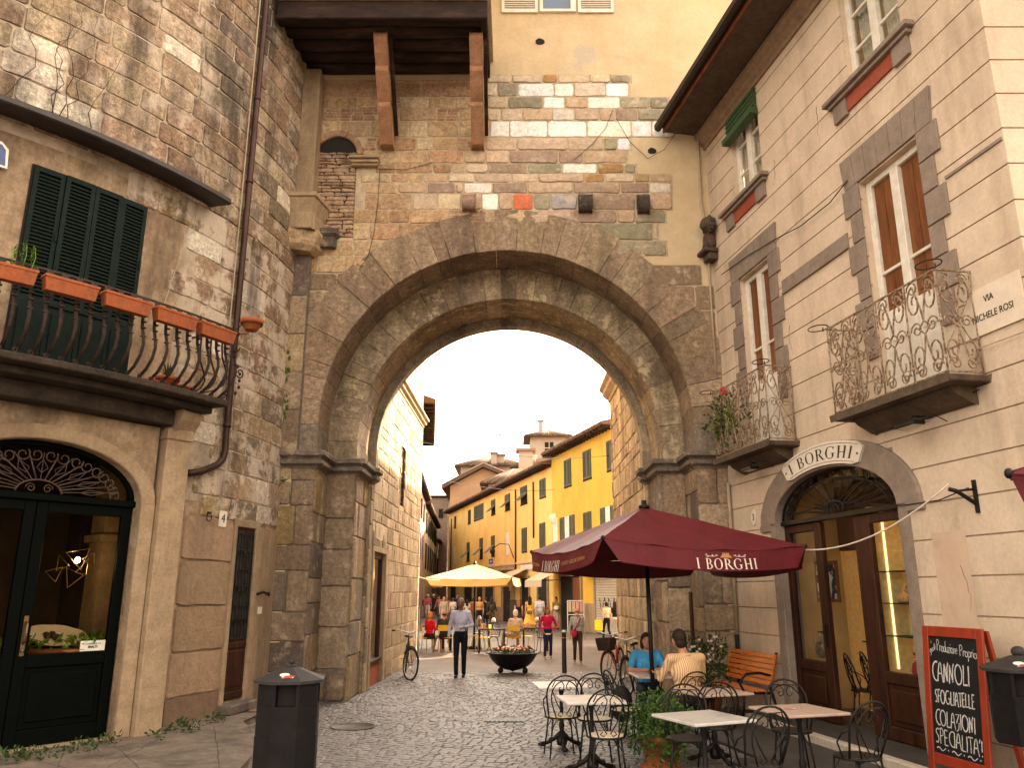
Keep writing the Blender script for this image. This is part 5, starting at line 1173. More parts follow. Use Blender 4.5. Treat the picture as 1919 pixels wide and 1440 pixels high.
# ------------------------------------------------------------------ stone houses just behind the gate
wl_ = thing('stone_house', 'sunlit stone wall house with a shop window, left behind the gate', 'house', (-3.5, 20, 0))
fl0, fl1 = 0.9, 8.1
a = FL.px(694, 1075); b = FL.px(722, 1285); gw = (.62, 2.1, .55, 2.72)
sl = (4.05, 4.62, 4.05, 5.6)
def lhole(u, z): return gw[0] < u < gw[1] and 0.0 < z < gw[3] or sl[0] < u < sl[1] and sl[2] < z < sl[3]
k = MB(); us = sorted([0.28, gw[0], gw[1], sl[0], sl[1], fl1]); zs = [0, gw[3], sl[2], sl[3], 12.5]
k.grid(FL, us, zs, 0, skip=lhole); k.box(FL, fl1, fl1 + .1, -6, 0, 0, 12.5); k.add([FL(.28, 0, 12.5), FL(fl1, 0, 12.5), FL(fl1, -6, 12.5), FL(.28, -6, 12.5)], [(0, 1, 2, 3)]); k.add([FL(.28, -6, 0), FL(fl1, -6, 0), FL(fl1, -6, 12.5), FL(.28, -6, 12.5)], [(0, 1, 2, 3)])
part('house_wall', k, m_mortar, wl_)
k = MB(); stones(k, FL, .28, fl1, 0, 6.85, (.20, .46), (.22, .85), PAL_S2, 81, .016, gap=.005, skip=lambda u, z, w, h: (u + w / 2 > gw[0] - .2 and u - w / 2 < gw[1] + .2 and z - h / 2 < gw[3] + .2) or (u + w / 2 > sl[0] - .05 and u - w / 2 < sl[1] + .05 and z + h / 2 > sl[2] - .05 and z - h / 2 < sl[3] + .05))
stones(k, FL, .28, fl1, 7.15, 12.4, (.25, .5), (.3, .9), PAL_S2, 82, .010, gap=.004)
for (u0, u1, z0, z1) in ((.28, gw[0] - .13, 0, gw[3] + .2), (gw[1] + .13, gw[1] + .3, 0, gw[3] + .2), (gw[0] - .13, gw[1] + .13, gw[3] + .12, gw[3] + .45), (sl[0] - .2, sl[0], sl[2], sl[3]), (sl[1], sl[1] + .2, sl[2], sl[3])):
    stones(k, FL, u0, u1, z0, z1, (.3, .5), (.3, .6), PAL_S, int(u0 * 50), .02)
part('masonry', k, m_warm, wl_)
k = MB(); k.sweep([(-2.795, 24.5), (-2.92, 16.7)][::-1], [(-.02, 6.86), (.04, 6.86), (.05, 6.92), (.12, 6.96), (.13, 7.02), (.2, 7.06), (.2, 7.12), (-.02, 7.16)], (.42, .32, .2)); part('cornice', k, m_warm, wl_)
k = MB(); k.box(FL, gw[0] - .13, gw[0], -.25, .05, 0, gw[3] + .12); k.box(FL, gw[1], gw[1] + .13, -.25, .05, 0, gw[3] + .12); k.box(FL, gw[0], gw[1], -.25, .05, gw[3], gw[3] + .12); part('window_surround', k, m_shopfr, wl_, bevel=.01)
k = MB(); k.box(FL, gw[0], gw[0] + .07, -.12, -.04, .5, gw[3]); k.box(FL, gw[1] - .09, gw[1], -.12, -.04, .5, gw[3]); k.box(FL, gw[0] + .07, gw[1] - .09, -.12, -.04, gw[3] - .12, gw[3]); k.box(FL, gw[0], gw[1], -.14, .02, .46, .52); sw = part('shop_window', k, m_wood, wl_, bevel=.006)
k = MB(); k.box(FL, gw[0] + .07, gw[1] - .09, -.09, -.084, .52, gw[3] - .12); part('pane', k, glass('shop_glass', (.35, .3, .22), .38), sw)
k = MB(); k.box(FL, gw[0], gw[1], -.13, -.03, .0, .458); part('stall_riser', k, m_terra, sw)
k = MB(); k.box(FL, gw[0] - .3, gw[1] + .5, -1.5, -1.45, 0, 3); part('dark_room', k, m_dark, sw)
k = MB(); k.box(FL, sl[0], sl[1], -.25, -.2, sl[2], sl[3]); g_ = part('slit_window', k, m_dark, wl_); k = MB()
for i in range(5): u = sl[0] + .05 + i * .115; k.tube([FL(u, -.03, sl[2]), FL(u, -.03, sl[3])], .012, 4)
for i in range(9): z = sl[2] + .1 + i * .17; k.tube([FL(sl[0], -.03, z), FL(sl[1], -.03, z)], .010, 4)
part('grille', k, m_iron, g_)
wr = thing('stone_house', 'shaded stone house at the right just behind the gate', 'house', (3.5, 19, 0))
k = MB(); k.grid(FB, [.28, 5.2], [0, 11.2], 0); k.box(FB, 5.2, 5.3, -4, 0, 0, 11.2); k.add([FB(.28, 0, 11.2), FB(5.2, 0, 11.2), FB(5.2, -4, 12.4), FB(.28, -4, 12.4)], [(0, 1, 2, 3)]); part('house_wall', k, m_mortar, wr)  # upper wall, out of view, raised to block sun falling on the tower
k = MB(); stones(k, FB, .28, 5.2, 0, 7.0, (.16, .5), (.16, .6), PAL_S2, 91, .03, gap=.006); part('masonry', k, m_warm, wr)
k = MB(); k.sweep([(2.75, 21.75), (2.75, 16.7)], [(-.02, 7.02), (.05, 7.02), (.07, 7.1), (.2, 7.2), (.22, 7.3), (.3, 7.36), (.3, 7.44), (-.02, 7.5)], (.40, .3, .19)); part('cornice', k, m_warm, wr)
wr2 = thing('added_shade_house', 'plain rendered house hidden behind the right stone house', 'house', (6, 27, 0)); k = MB()  # added out of view to block sun on the left wall and tower
k.box(W0, 4.1, 9.5, 22.4, 31.0, 0, 10.9); part('house_wall', k, m_facade, wr2); k = MB(); k.prism(lambda u, w, z: Vector((u, w, z)), [(3.7, 10.9), (10, 10.9), (6.8, 12.3)], 22, 31.4, (.15, .09, .055)); part('roof', k, m_roof, wr2)
# continuing row on the left with its bracketed eave
row = [((-3.02, 24.6), (-3.75, 32.0), 7.7, (.40, .31, .2), 'ochre rendered house with a bracketed eave beyond the left stone wall'), ]
def street_house(p0, p1, zt, col, lab, name='street_house', overhang=.45, windows=(), shutter=True):
    d = Vector((p1[0] - p0[0], p1[1] - p0[1])); ln = d.length; d.normalize(); M = Flat(p0, (d.x, d.y), (d.y, -d.x))
    t = thing(name, lab, 'house', ((p0[0] + p1[0]) / 2, (p0[1] + p1[1]) / 2, 0))
    k = MB(); k.box(M, 0, ln, -7, 0, 0, zt); part('house_wall', k, mat('render', col, L(col, .82), scale=1.2, rough=.9, bump=.2, vary=.12, stain=((.15, .1, .06), .9, .5, .8, .4)), t)
    k = MB(); k.prism(lambda u, w, z: M(w, u, z), [(-7.4, zt), (overhang, zt), (overhang, zt + .12), (-3.5, zt + 1.5), (-7.4, zt + .12)], -.1, ln + .1, (.13, .075, .045)); r = part('roof', k, m_roof, t)
    k = MB(); n = int(ln / .45)
    for i in range(n): k.box(M, .1 + i * .45, .2 + i * .45, .0, overhang - .05, zt - .14, zt - .002)
    part('rafter_ends', k, m_beam, r)
    for (u, z, w_, h_, kind) in windows:
        k = MB(); k.box(M, u, u + w_, .004, .03, z, z + h_); f = part('window', k, m_dark, t)
        if kind:
            for a in (u - w_ * .5 if kind == 2 else u, u + w_ if kind == 2 else u + w_ * .5):
                part('shutter', louvre(M, a, a + w_ * .5, z, z + h_, .035), m_green, f)
        else:
            k = MB(); k.box(M, u - .08, u + w_ + .08, .002, .06, z - .08, z); part('sill', k, m_shopfr, f)
    return M
street_house(*row[0], overhang=.6)
ws = lambda n, z, h, st, k, w=1.0, o=1.2: [(o + i * st, z, w, h, k) for i in range(n)]
street_house((-5.8, 47.5), (-6.7, 62), 8.8, (.34, .20, .15), 'dusky pink house on the left of the far street', windows=ws(4, 4.2, 1.7, 3.4, 0) + ws(4, 6.9, 1.3, 3.4, 1))
street_house((-6.7, 62.2), (-8.0, 86), 8.5, (.45, .35, .22), 'beige house with green shutters next to the dusky pink one', windows=ws(6, 3.6, 2.0, 3.8, 1) + ws(6, 6.4, 1.6, 3.8, 2))
street_house((-8.0, 86.2), (-8.9, 112), 7.2, (.30, .25, .19), 'low brown house at the far end of the street', windows=ws(5, 3.6, 1.8, 4, 1))
t = thing('brick_tower_house', 'tall rough brick wall rising behind the far left houses', 'house', (-9, 92, 0)); k = MB(); k.box(W0, -13, -7.2, 90, 98, 0, 12.2); part('brick_wall', k, mat('rough_brick', (.27, .19, .14), (.20, .14, .11), scale=2.5, rough=.95, bump=.6, bscale=8, vary=.3), t)
for x in (-9.2, -8.2): k = MB(); k.box(W0, x, x + .5, 89.93, 89.99, 9.9, 10.9); part('window', k, m_dark, t)
k = MB(); k.box(W0, -13.3, -6.9, 89.7, 98.3, 12.2, 12.4); part('roof', k, m_roof, t)
t = thing('distant_house', 'grey brown house closing the far end of the street', 'house', (-6, 118, 0)); k = MB(); k.box(W0, -14, -5.5, 116, 122, 0, 9); part('house_wall', k, m_tplast, t)
# ------------------------------------------------------------------ the yellow houses
yt = MB()
def yellow(u0, u1, zt, col, lab):
    t = thing('yellow_house', lab, 'house', FY((u0 + u1) / 2, 0, 0)); k = MB(); k.box(FY, u0, u1, -9, 0, 1.35, zt); k.box(FY, u0, u1, -9, -.02, 0, 1.349)
    part('house_wall', k, mat('yellow_render', col, L(col, .93), scale=.5, rough=.9, bump=.12, bscale=10, vary=.06, stain=((.40, .24, .06), .55, .48, .72, .5), smear=(L(col, 1.18), .4, .52, .62, .5), fine=.04), t)
    k = MB(); ov = .62
    k.prism(lambda u, w, z: FY(w, u, z), [(-9.3, zt), (ov, zt - .10), (ov, zt - .02), (-4.5, zt + 1.25), (-9.3, zt + .1)], u0, u1, (.13, .08, .05)); r = part('roof', k, m_roof, t)
    k = MB(); u = u0 + .1
    while u < u1: k.box(FY, u, u + .1, .0, ov - .06, zt - .24, zt - .09); u += .42
    part('rafter_ends', k, m_beam, r)
    k = MB(); u = u0 + .08; rg = random.Random(3)
    while u < u1:
        c = pick([(1, (.15, .09, .055)), (1, (.11, .068, .045)), (1, (.19, .12, .075))], rg)
        k.tube([FY(u, ov + .03, zt - .02), FY(u, -2.2, zt + .66), FY(u, -4.5, zt + 1.28)], .085, 6, c); u += .21
    part('roof_tiles', k, m_roof, r); return t
yh = yellow(-3.2, 6.2, 9.62, (.66, .385, .05), 'deep yellow house with green shutters at the right of the square')
yl = yellow(6.202, 36.5, 9.15, (.78, .50, .15), 'long pale yellow house row curving away behind the umbrellas')
def ypx(x, y, w=0): return FY.px(740 + x / 4.361, 780 + y / 4.361, w)
def ywin(x0, y0, x1, y1, kind, parent):
    a = ypx(x0, y1); b = ypx(x1, y0); c = ypx(x0, y0); u1, u0 = max(a[0], b[0]), min(a[0], b[0]); zb = (a[1] + ypx(x1, y1)[1]) / 2; zt = (b[1] + c[1]) / 2
    k = MB(); k.box(FY, u0 - .06, u1 + .06, .002, .04, zb - .07, zb); k.box(FY, u0, u1, .002, .02, zb, zt)
    pale = kind in ('pale', 'open')
    f = part('window', k, m_white if pale else m_dark, parent); um = (u0 + u1) / 2
    if kind in ('closed', 'prop'):
        for p, q in ((u0, um - .01), (um + .01, u1)):
            if kind == 'closed': part('shutter', louvre(FY, p, q, zb, zt, .022, .07), m_ygreen, f)
            else:
                zm = zb + (zt - zb) * .52; part('shutter', louvre(FY, p, q, zm, zt, .022, .07), m_ygreen, f)
                s = louvre(lambda u, w, z, zm=zm: FY(u, w + (zm - z) * .75, z + (zm - z) * .30), p, q, zb, zm, .03, .07); part('shutter', s, m_ygreen, f)
    if kind == 'open':
        wd_ = (u1 - u0) * .30
        for p, q in ((u0 - wd_ * .15, u0 + wd_), (u1 - wd_, u1 + wd_ * .15)): part('shutter', louvre(FY, p, q, zb, zt, .022, .07), m_ygreen, f)
m_ygreen = mat('shutter_green', (.085, .085, .045), (.06, .065, .035), scale=6, rough=.6, bump=.05, vary=.15)
for r in ((1390, 355, 1440, 575), (1545, 280, 1602, 515), (1740, 195, 1800, 440), (1548, 785, 1605, 940)): ywin(*r, 'closed', yh)
for r in ((1360, 820, 1465, 1010), (1692, 740, 1800, 890)): ywin(*r, 'open', yh)
for r in ((1188, 515, 1232, 665), (1042, 915, 1080, 1110), (1188, 875, 1230, 1080), (650, 728, 725, 845)): ywin(*r, 'closed', yl)
for r in ((790, 685, 822, 805), (903, 640, 942, 770), (1030, 575, 1082, 720), (590, 1035, 612, 1185), (695, 1000, 720, 1165), (790, 980, 817, 1150)): ywin(*r, 'prop', yl)
for r in ((485, 820, 503, 915), (598, 770, 622, 880)): ywin(*r, 'dark', yl)
for r in ((480, 1060, 495, 1200), (912, 955, 938, 1130)): ywin(*r, 'pale', yl)
for i, r in enumerate(((985, 600, 1280), (462, 840, 1420), (1130, 540, 1000))):
    c = ypx(r[0], r[1], .08); d = ypx(r[0], r[2], .08); k = MB(); k.tube([FY(c[0], .08, d[1]), FY(c[0], .08, c[1])], .05, 6); part('drainpipe', k, m_copper, yl)
k = MB(); k.box(FY, -3.2, 6.2, .0, .012, 0, 1.349); part('plinth', k, m_shopfr, yh); k = MB(); k.box(FY, 6.21, 36.5, .0, .012, 0, .9); part('plinth', k, m_shopfr, yl)
c = ypx(1312, 840); d = ypx(1312, 1030); k = MB(); k.box(FY, c[0] - .4, c[0] + .4, .002, .03, d[1], c[1]); k.ell(FY(c[0], .02, c[1]), (.35, .1, .3)); part('stone_tablet', k, m_marble if False else m_white, yl)
k = MB(); k.box(FY, 6.25, 36.4, .002, .10, 3.62, 3.74); part('string_course', k, m_plast, yl)
def opening(x0, x1, zt, parent, frame=True, u=None):
    if u is None: u0, u1 = sorted((FY.px(x0, 1150)[0], FY.px(x1, 1150)[0]))
    else: u0, u1 = u
    k = MB(); k.box(FY, u0, u1, .013, .03, 0, zt); f = part('shop_opening', k, m_dark, parent)
    k = MB(); k.box(FY, u0 - .15, u0, .013, .10, 0, zt + .15); k.box(FY, u1, u1 + .15, .013, .10, 0, zt + .15); k.box(FY, u0, u1, .013, .10, zt, zt + .15); part('door_frame', k, m_shopfr, f); return f, u0, u1
f, a, b = opening(1053, 1091, 2.7, yh)
k = MB(); k.box(FY, a + .02, a + 1.2, .031, .045, .1, 2.6); part('glazing', k, m_owood, f)
f, a, b = opening(1119, 1165, 2.75, yh)
k = MB(); n = 22
for i in range(n): k.box(FY, a + .02, b - .02, .031, .05 + .012 * (i % 2), .05 + i * 2.65 / n, .05 + (i + 1) * 2.65 / n - .012)
rs = part('roller_shutter', k, mat('shutter_metal', (.44, .38, .29), (.38, .33, .25), scale=5, rough=.6, bump=.1), f)
k = MB(); rg = random.Random(5); P = [FY(a + .5 + i * .16, .066, 1.25 + .35 * math.sin(i * 1.7) + rg.uniform(-.1, .1)) for i in range(13)]; k.tube(P, .018, 4); part('scrawl', k, m_ink, rs)
opening(1010, 1028, 2.7, yl); opening(979, 993, 2.7, yl)
u0 = FY.px(953, 1140)[0]; k = MB(); k.box(FY, u0 - 1.6, u0 + 1.6, .02, .12, 0, 3.3); k.box(FY, u0 - 1.9, u0 + 1.9, .02, .35, 3.3, 3.5); ptl = part('portal', k, m_warm if False else m_shopfr, yl)
k = MB(); pr = [(u0 - .85, 0), (u0 + .85, 0)] + [(u0 + .85 * math.cos(PI * i / 10), 1.95 + .85 * math.sin(PI * i / 10)) for i in range(11)]; k.prism(FY, pr, .121, .13); part('doorway', k, m_dark, ptl)
k = MB(); ring(k, FY, u0, 1.95, .85, .85, 1.15, 1.15, .121, .2, 9, PAL_S, 5, jit=.01); part('door_arch', k, m_warm, ptl)
for (x, wd_) in ((918, 1.3), (878, 1.5), (850, 1.2), (900, 1.0)): u = FY.px(x, 1140)[0]; opening(0, 0, 2.6, yl, u=(u - wd_, u + wd_))
def awning(u0, u1, z1, out, drop, lab):
    t = thing('shop_awning', lab, 'awning', FY((u0 + u1) / 2, 0, z1), 0, 'cream awnings over the shops'); k = MB(); n = 14; vs = []
    for i in range(n + 1):
        u = u0 + (u1 - u0) * i / n
        for w, z in ((.11, z1), (out * .5, z1 - drop * .48 - .015), (out, z1 - drop), (out + .01, z1 - drop - .34 - .02 * (i % 2))): vs.append(FY(u, w, z))
    k.add(vs, [(i * 4 + j, i * 4 + j + 1, i * 4 + j + 5, i * 4 + j + 4) for i in range(n) for j in range(3)]); part('canvas', k, m_canvas, t)
    for u in (u0, u1): k = MB(); k.tube([FY(u, .05, z1 - drop * 1.0), FY(u, out, z1 - drop)], .02, 4); part('arm', k, m_iron, t)
m_canvas = mat('cream_canvas', (.55, .43, .28), (.50, .385, .24), scale=3, rough=.85, bump=.06, vary=.06)
ua = sorted((FY.px(1012, 1090, 1.0)[0], FY.px(1062, 1090, 1.0)[0])); awning(3.0, 6.0, 3.35, 1.7, .85, 'wide cream awning sloping out over the shop beside the roller shutter')
awning(-2.6, .95, 3.3, .55, .25, 'cream awning rolled almost in above the roller shutter')
u = FY.px(975, 1095)[0]; awning(u - 1.9, u + 1.6, 3.3, 1.4, .6, 'smaller cream awning near the stone doorway')
def plate(x0, y0, x1, y1, name, lab, w=.06, m=None):
    a = ypx(x0, y1); b = ypx(x1, y0); u0, u1 = min(a[0], b[0]), max(a[0], b[0]); t = thing(name, lab, 'sign', FY(u0, 0, a[1])); k = MB(); k.box(FY, u0, u1, .03, w, a[1], b[1]); part('board', k, m or m_white, t); return t, u0, u1, a[1], b[1]
plate(1030, 1210, 1130, 1265, 'shop_sign', 'white shop sign board at the edge of the maroon umbrella'); t, a, b, c, d = plate(772, 1155, 812, 1225, 'blue_sign', 'blue and white square sign above the cream umbrella')
k = MB(); k.box(FY, a + .1, b - .1, .061, .07, c + .1, d - .1); part('blue_field', k, mat('sign_blue', (.05, .07, .22), rough=.5, bump=0), t); k = MB(); k.box(FY, (a + b) / 2 - .25, (a + b) / 2 + .25, .071, .08, c + .35, d - .35); part('emblem', k, m_white, t)
t = thing('wall_lamp', 'iron lamp bracket curving out from the pale yellow house', 'lamp', FY(ypx(940, 1090)[0], 0, ypx(940, 1090)[1])); a = ypx(978, 1090); k = MB(); k.tube([FY(a[0], .05, a[1] - .6), FY(a[0], .4, a[1] + .3), FY(a[0], 1.0, a[1] + .35), FY(a[0], 1.5, a[1])], .03, 5); part('arm', k, m_iron, t); k = MB(); k.ell(FY(a[0], 1.5, a[1] - .15), (.18, .18, .2)); part('shade', k, m_iron, t)
# ------------------------------------------------------------------ roofs and houses stacked up behind
def tiled(mb, A, B, C_, D_, rg, n, r=.14):
    A, B, C_, D_ = map(Vector, (A, B, C_, D_))
    for i in range(n):
        t = (i + .5) / n; mb.tube([A.lerp(B, t), D_.lerp(C_, t)], r, 5, pick([(1, (.14, .085, .055)), (1, (.10, .065, .045)), (1, (.18, .115, .075))], rg))
rg = random.Random(4)
m_peach = mat('peach_render', (.46, .275, .155), (.41, .24, .135), scale=.6, rough=.9, bump=.1, vary=.08); m_pale = mat('pale_render', (.46, .36, .265), (.41, .32, .235), scale=.6, rough=.9, bump=.1, vary=.08)
t = thing('gable_house', 'peach rendered gable house behind the pale yellow row', 'house', (-2.5, 84, 0)); Yg = 80
k = MB(); k.prism(W0 if False else (lambda u, w, z: Vector((u, Yg + w, z))), [(-6.2, 0), (2.2, 0), (2.2, 11.9), (-2.9, 14.0), (-6.2, 12.2)], 0, 10); part('house_wall', k, m_peach, t)
k = MB(); Mg = lambda u, w, z: Vector((u, Yg + w, z)); k.prism(Mg, [(-7.0, 11.85), (-2.9, 14.05), (2.6, 11.75), (2.6, 12.0), (-2.9, 14.32), (-7.0, 12.1)], -.7, 11.2, (.12, .075, .05)); rf = part('roof', k, m_roof, t)
k = MB(); tiled(k, (-7.0, Yg - .7, 12.15), (-7.0, Yg + 10, 12.15), (-2.9, Yg + 10, 14.38), (-2.9, Yg - .7, 14.38), rg, 28); tiled(k, (2.6, Yg - .7, 12.05), (2.6, Yg + 10, 12.05), (-2.9, Yg + 10, 14.38), (-2.9, Yg - .7, 14.38), rg, 28); part('roof_tiles', k, m_roof, rf)
k = MB(); k.box(Mg, -6.26, -6.2, .6, 1.6, 9.6, 12.4); part('window', k, m_ygreen, t)
def hip(name, lab, x0, x1, y0, y1, ze, zr, m, ov=.8, zb=0):
    t = thing(name, lab, 'house', ((x0 + x1) / 2, (y0 + y1) / 2, 0)); k = MB(); k.box(W0, x0, x1, y0, y1, zb, ze); part('house_wall', k, m, t)
    X0, X1, Y0, Y1 = x0 - ov, x1 + ov, y0 - ov, y1 + ov; xm, ym = (X0 + X1) / 2, (Y0 + Y1) / 2; e = min((X1 - X0), (Y1 - Y0)) / 2
    if X1 - X0 >= Y1 - Y0: ra, rb = (X0 + e, ym, zr), (X1 - e, ym, zr)
    else: ra, rb = (xm, Y0 + e, zr), (xm, Y1 - e, zr)
    k = MB(); vs = [(X0, Y0, ze), (X1, Y0, ze), (X1, Y1, ze), (X0, Y1, ze), ra, rb]; 
    fs = [(0, 1, 5, 4), (1, 2, 5), (2, 3, 4, 5), (3, 0, 4), (0, 3, 2, 1)] if X1 - X0 >= Y1 - Y0 else [(0, 1, 4), (1, 2, 5, 4), (2, 3, 5), (3, 0, 4, 5), (0, 3, 2, 1)]
    k.add(vs, fs, (.13, .085, .055)); r = part('roof', k, m_roof, t); k = MB(); n = max(6, int((X1 - X0) / .3)); tiled(k, (X0, Y0, ze + .05), (X1, Y0, ze + .05), rb if X1 - X0 >= Y1 - Y0 else ra, ra, rg, n, .11); part('roof_tiles', k, m_roof, r); return t
th = hip('tower_house', 'tall pale house with a hipped roof rising over the yellow houses', 2.1, 6.2, 90, 94.5, 19.1, 20.3, m_pale)
k = MB(); k.box(W0, 3.75, 4.75, 89.95, 89.99, 17.2, 18.5); f = part('window', k, m_dark, th); k = MB(); k.box(W0, 4.22, 4.28, 89.92, 89.949, 17.2, 18.5); k.box(W0, 3.7, 4.8, 89.9, 89.949, 17.8, 17.86); part('frame', k, m_white, f); k = MB(); k.box(W0, 3.7, 4.8, 89.75, 89.94, 16.9, 17.15); part('flower_box', k, m_terra, f)
k = MB(); k.box(W0, 3.1, 3.6, 91, 91.6, 19.6, 21.2); k.box(W0, 2.95, 3.75, 90.85, 91.75, 21.2, 21.35); part('chimney', k, m_pale, th)
hip('hip_house', 'old house with a broad tiled hip roof left of the tall pale house', -6.2, 1.2, 96, 104, 16.6, 18.6, m_pale)
hip('low_roof_house', 'lower tiled house tucked between the gable house and the yellow houses', -2.2, 3.0, 74, 78.5, 11.6, 13.3, m_pale)
hip('low_roof_house', 'tiled roof directly left of the tall pale house', .6, 4.6, 80, 86, 14.0, 15.6, m_pale)
def chimney(x, y, Y, w, h, lab):
    p = onY(x, y, Y); t = thing('chimney_stack', lab, 'chimney', (p.x, Y, p.z - h)); k = MB(); k.box(lambda a, b, c: Vector((a, b, c)), -w / 2, w / 2, -w / 2, w / 2, -2, h); part('stack', k, m_pale, t, local=True)
    k = MB(); k.box(lambda a, b, c: Vector((a, b, c)), -w * .7, w * .7, -w * .7, w * .7, h + .002, h + .25); part('cap', k, mat('cap_tiles', (.30, .17, .11), rough=.9, bump=.3), t, local=True)
chimney(985, 848, 79.0, 1.4, 1.7, 'broad pale chimney block in front of the tall pale house'); chimney(926, 852, 96, .7, 1.3, 'slim chimney with a tiled hood on the broad hip roof'); chimney(938, 856, 96.5, .9, .8, 'squat double chimney beside the slim hooded one'); chimney(1017, 868, 60, .7, 1.0, 'pale chimney at the step between the two yellow houses')
t = thing('roof_aerial', 'thin television aerial above the tall pale house', 'aerial', (5.2, 92, 20)); k = MB(); k.tube([(5.2, 92, 19), (5.2, 92, 24.4)], .035, 4)
for z, l in ((24.2, 1.3), (22.6, 1.0), (22.0, 2.6)): k.tube([(5.2 - l * 1.6, 92, z), (5.2 + .1, 92, z + .25)], .022, 4)
part('mast', k, m_dark, t)
# the overhead cables across the square
for i, (a, Ya, b, Yb, sag) in enumerate((((786, 828), 24, (1152, 853), 38, .3), ((775, 888), 26, (1040, 918), 44, .25), ((795, 680), 24, (1060, 745), 40, .15))):
    p, q = onY(a[0], a[1], Ya), onY(b[0], b[1], Yb); k = MB(); k.tube([p.lerp(q, s / 16) - Vector((0, 0, sag * 4 * (s / 16) * (1 - s / 16))) for s in range(17)], .012 if i < 2 else .006, 4)
    one('cable', k, m_dark, ('upper dark cable strung across the street below the rooftops', 'lower dark cable strung across in front of the peach gable', 'faint thin wire high in the sky under the arch')[i], 'cable', None)
p = onY(936, 816, 60); t = thing('gull', 'bird gliding in the white sky above the roofs', 'bird', p); k = MB()
for sg in (-1, 1):
    k.prism(lambda u, w, z: Vector((u * .8 * sg, w, z)), [(0, 0), (.25, .16), (.6, .22), (.95, .12), (.6, .14), (.25, .06)], -.06, .06)
k.ell((0, -.05, 0), (.08, .28, .07)); part('body', k, mat('gull_grey', (.25, .24, .23), rough=.8, bump=0), t, local=True); t.rotation_euler = (0, -.45, .2)
# ------------------------------------------------------------------ cafe furniture
I3 = lambda u, w, z: Vector((u, w, z))
def arc(n, a0, a1, fx): return [fx(a0 + (a1 - a0) * i / n) for i in range(n + 1)]
m_rattan = mat('cream_seat', (.56, .47, .34), (.48, .38, .26), scale=30, rough=.7, bump=.25, bscale=120, vary=.15)
m_pink = mat('pinkish_top', (.46, .33, .26), (.38, .27, .21), scale=4, rough=.35, bump=.02, vary=.08)
m_dseat = mat('dark_seat', (.02, .014, .011), rough=.5, bump=.1)
m_table = mat('marble_top', (.50, .46, .42), (.30, .28, .26), scale=3.5, mixr=(.52, .68), rough=.28, bump=.02, vary=.08, spec=.5)
def make_chair(label):
    t = thing('bistro_chair', label, 'chair', (0, 0, 0), 0, 'black wrought iron bistro chairs')
    k = MB(); k.lathe([(.165, .437), (.195, .437), (.198, .452), (.16, .462), (.001, .459)], 22); part('seat', k, m_rattan, t, local=True)
    k = MB(); k.tube([(.2 * math.cos(i * PI / 12), .2 * math.sin(i * PI / 12), .443) for i in range(24)], .011, 6, closed=True); part('seat_ring', k, m_iron, t, local=True)
    def hoop(hw, y0, zt, lean, zb=.45):
        P = [(-.175 if hw > .18 else -.10, y0, zb), (-hw * .98, y0 - lean * .45, zb + (zt - zb) * .42)]
        P += [(-hw * math.cos(a), y0 - lean * (.55 + .45 * math.sin(a)), zb + (zt - zb) * (.58 + .42 * math.sin(a))) for a in [PI * i / 12 for i in range(13)]]
        return P + [(-p[0], p[1], p[2]) for p in P[1::-1]]
    k = MB(); k.tube(hoop(.215, -.10, .93, .15), .0105, 6); k.tube(hoop(.165, -.165, .875, .09), .0075, 6)
    k.tube([(-.2, -.05, .45), (-.225, -.02, .58), (-.235, -.10, .66), (-.215, -.17, .70)], .008, 5); k.tube([(.2, -.05, .45), (.225, -.02, .58), (.235, -.10, .66), (.215, -.17, .70)], .008, 5)
    part('back_frame', k, m_iron, t, local=True)
    k = MB()
    for sg in (-1, 1):
        k.tube([(sg * .155, -.215, .80), (sg * .12, -.235, .875), (sg * .05, -.24, .875), (sg * .015, -.235, .82), (sg * .02, -.23, .775), (sg * .055, -.225, .76), (sg * .075, -.225, .785), (sg * .055, -.228, .80)], .0065, 5)
        k.tube([(sg * .16, -.21, .78), (sg * .10, -.20, .62), (sg * .02, -.185, .49), (sg * .05, -.18, .465), (sg * .085, -.18, .485), (sg * .06, -.183, .51)], .0065, 5)
    part('scrollwork', k, m_iron, t, local=True)
    for sx in (-1, 1):
        for sy in (-1, 1):
            k = MB(); k.tube([(sx * .135, sy * .135, .44), (sx * .155, sy * .155, .25), (sx * .185, sy * .185, 0)], [.011, .010, .009], 6)
            k.tube([(sx * .15, sy * .15, .30), (sx * .10, sy * .12, .40), (sx * .03, sy * .15, .435)], .006, 4); part('leg', k, m_iron, t, local=True)
    return t
def make_table(label):
    t = thing('cafe_table', label, 'table', (0, 0, 0), 0, 'square marble cafe tables')
    k = MB(); k.box(I3, -.34, .34, -.34, .34, .725, .752); part('tabletop', k, m_table, t, local=True, bevel=.006)
    k = MB(); k.box(I3, -.22, .22, -.02, .02, .70, .724); k.box(I3, -.02, .02, -.22, .22, .70, .7235); k.lathe([(.03, .08), (.026, .20), (.038, .26), (.024, .32), (.022, .62), (.034, .66), (.03, .70)], 12); part('column', k, m_iron, t, local=True)
    k = MB()
    for i in range(3):
        a = i * 2.094 + .5; c_, s_ = math.cos(a), math.sin(a)
        k.tube([(.02 * c_, .02 * s_, .17), (.10 * c_, .10 * s_, .10), (.20 * c_, .20 * s_, .045), (.28 * c_, .28 * s_, .02)], [.03, .026, .024, .03], 8); k.ell((.29 * c_, .29 * s_, .02), (.04, .04, .022), nu=8, nv=5); k.ell((.15 * c_, .15 * s_, .085), (.03, .03, .03), nu=8, nv=5)
    k.lathe([(.06, .03), (.07, .08), (.045, .13), (.03, .2)], 12); part('cast_base', k, m_iron, t, local=True); return t
zc = .035
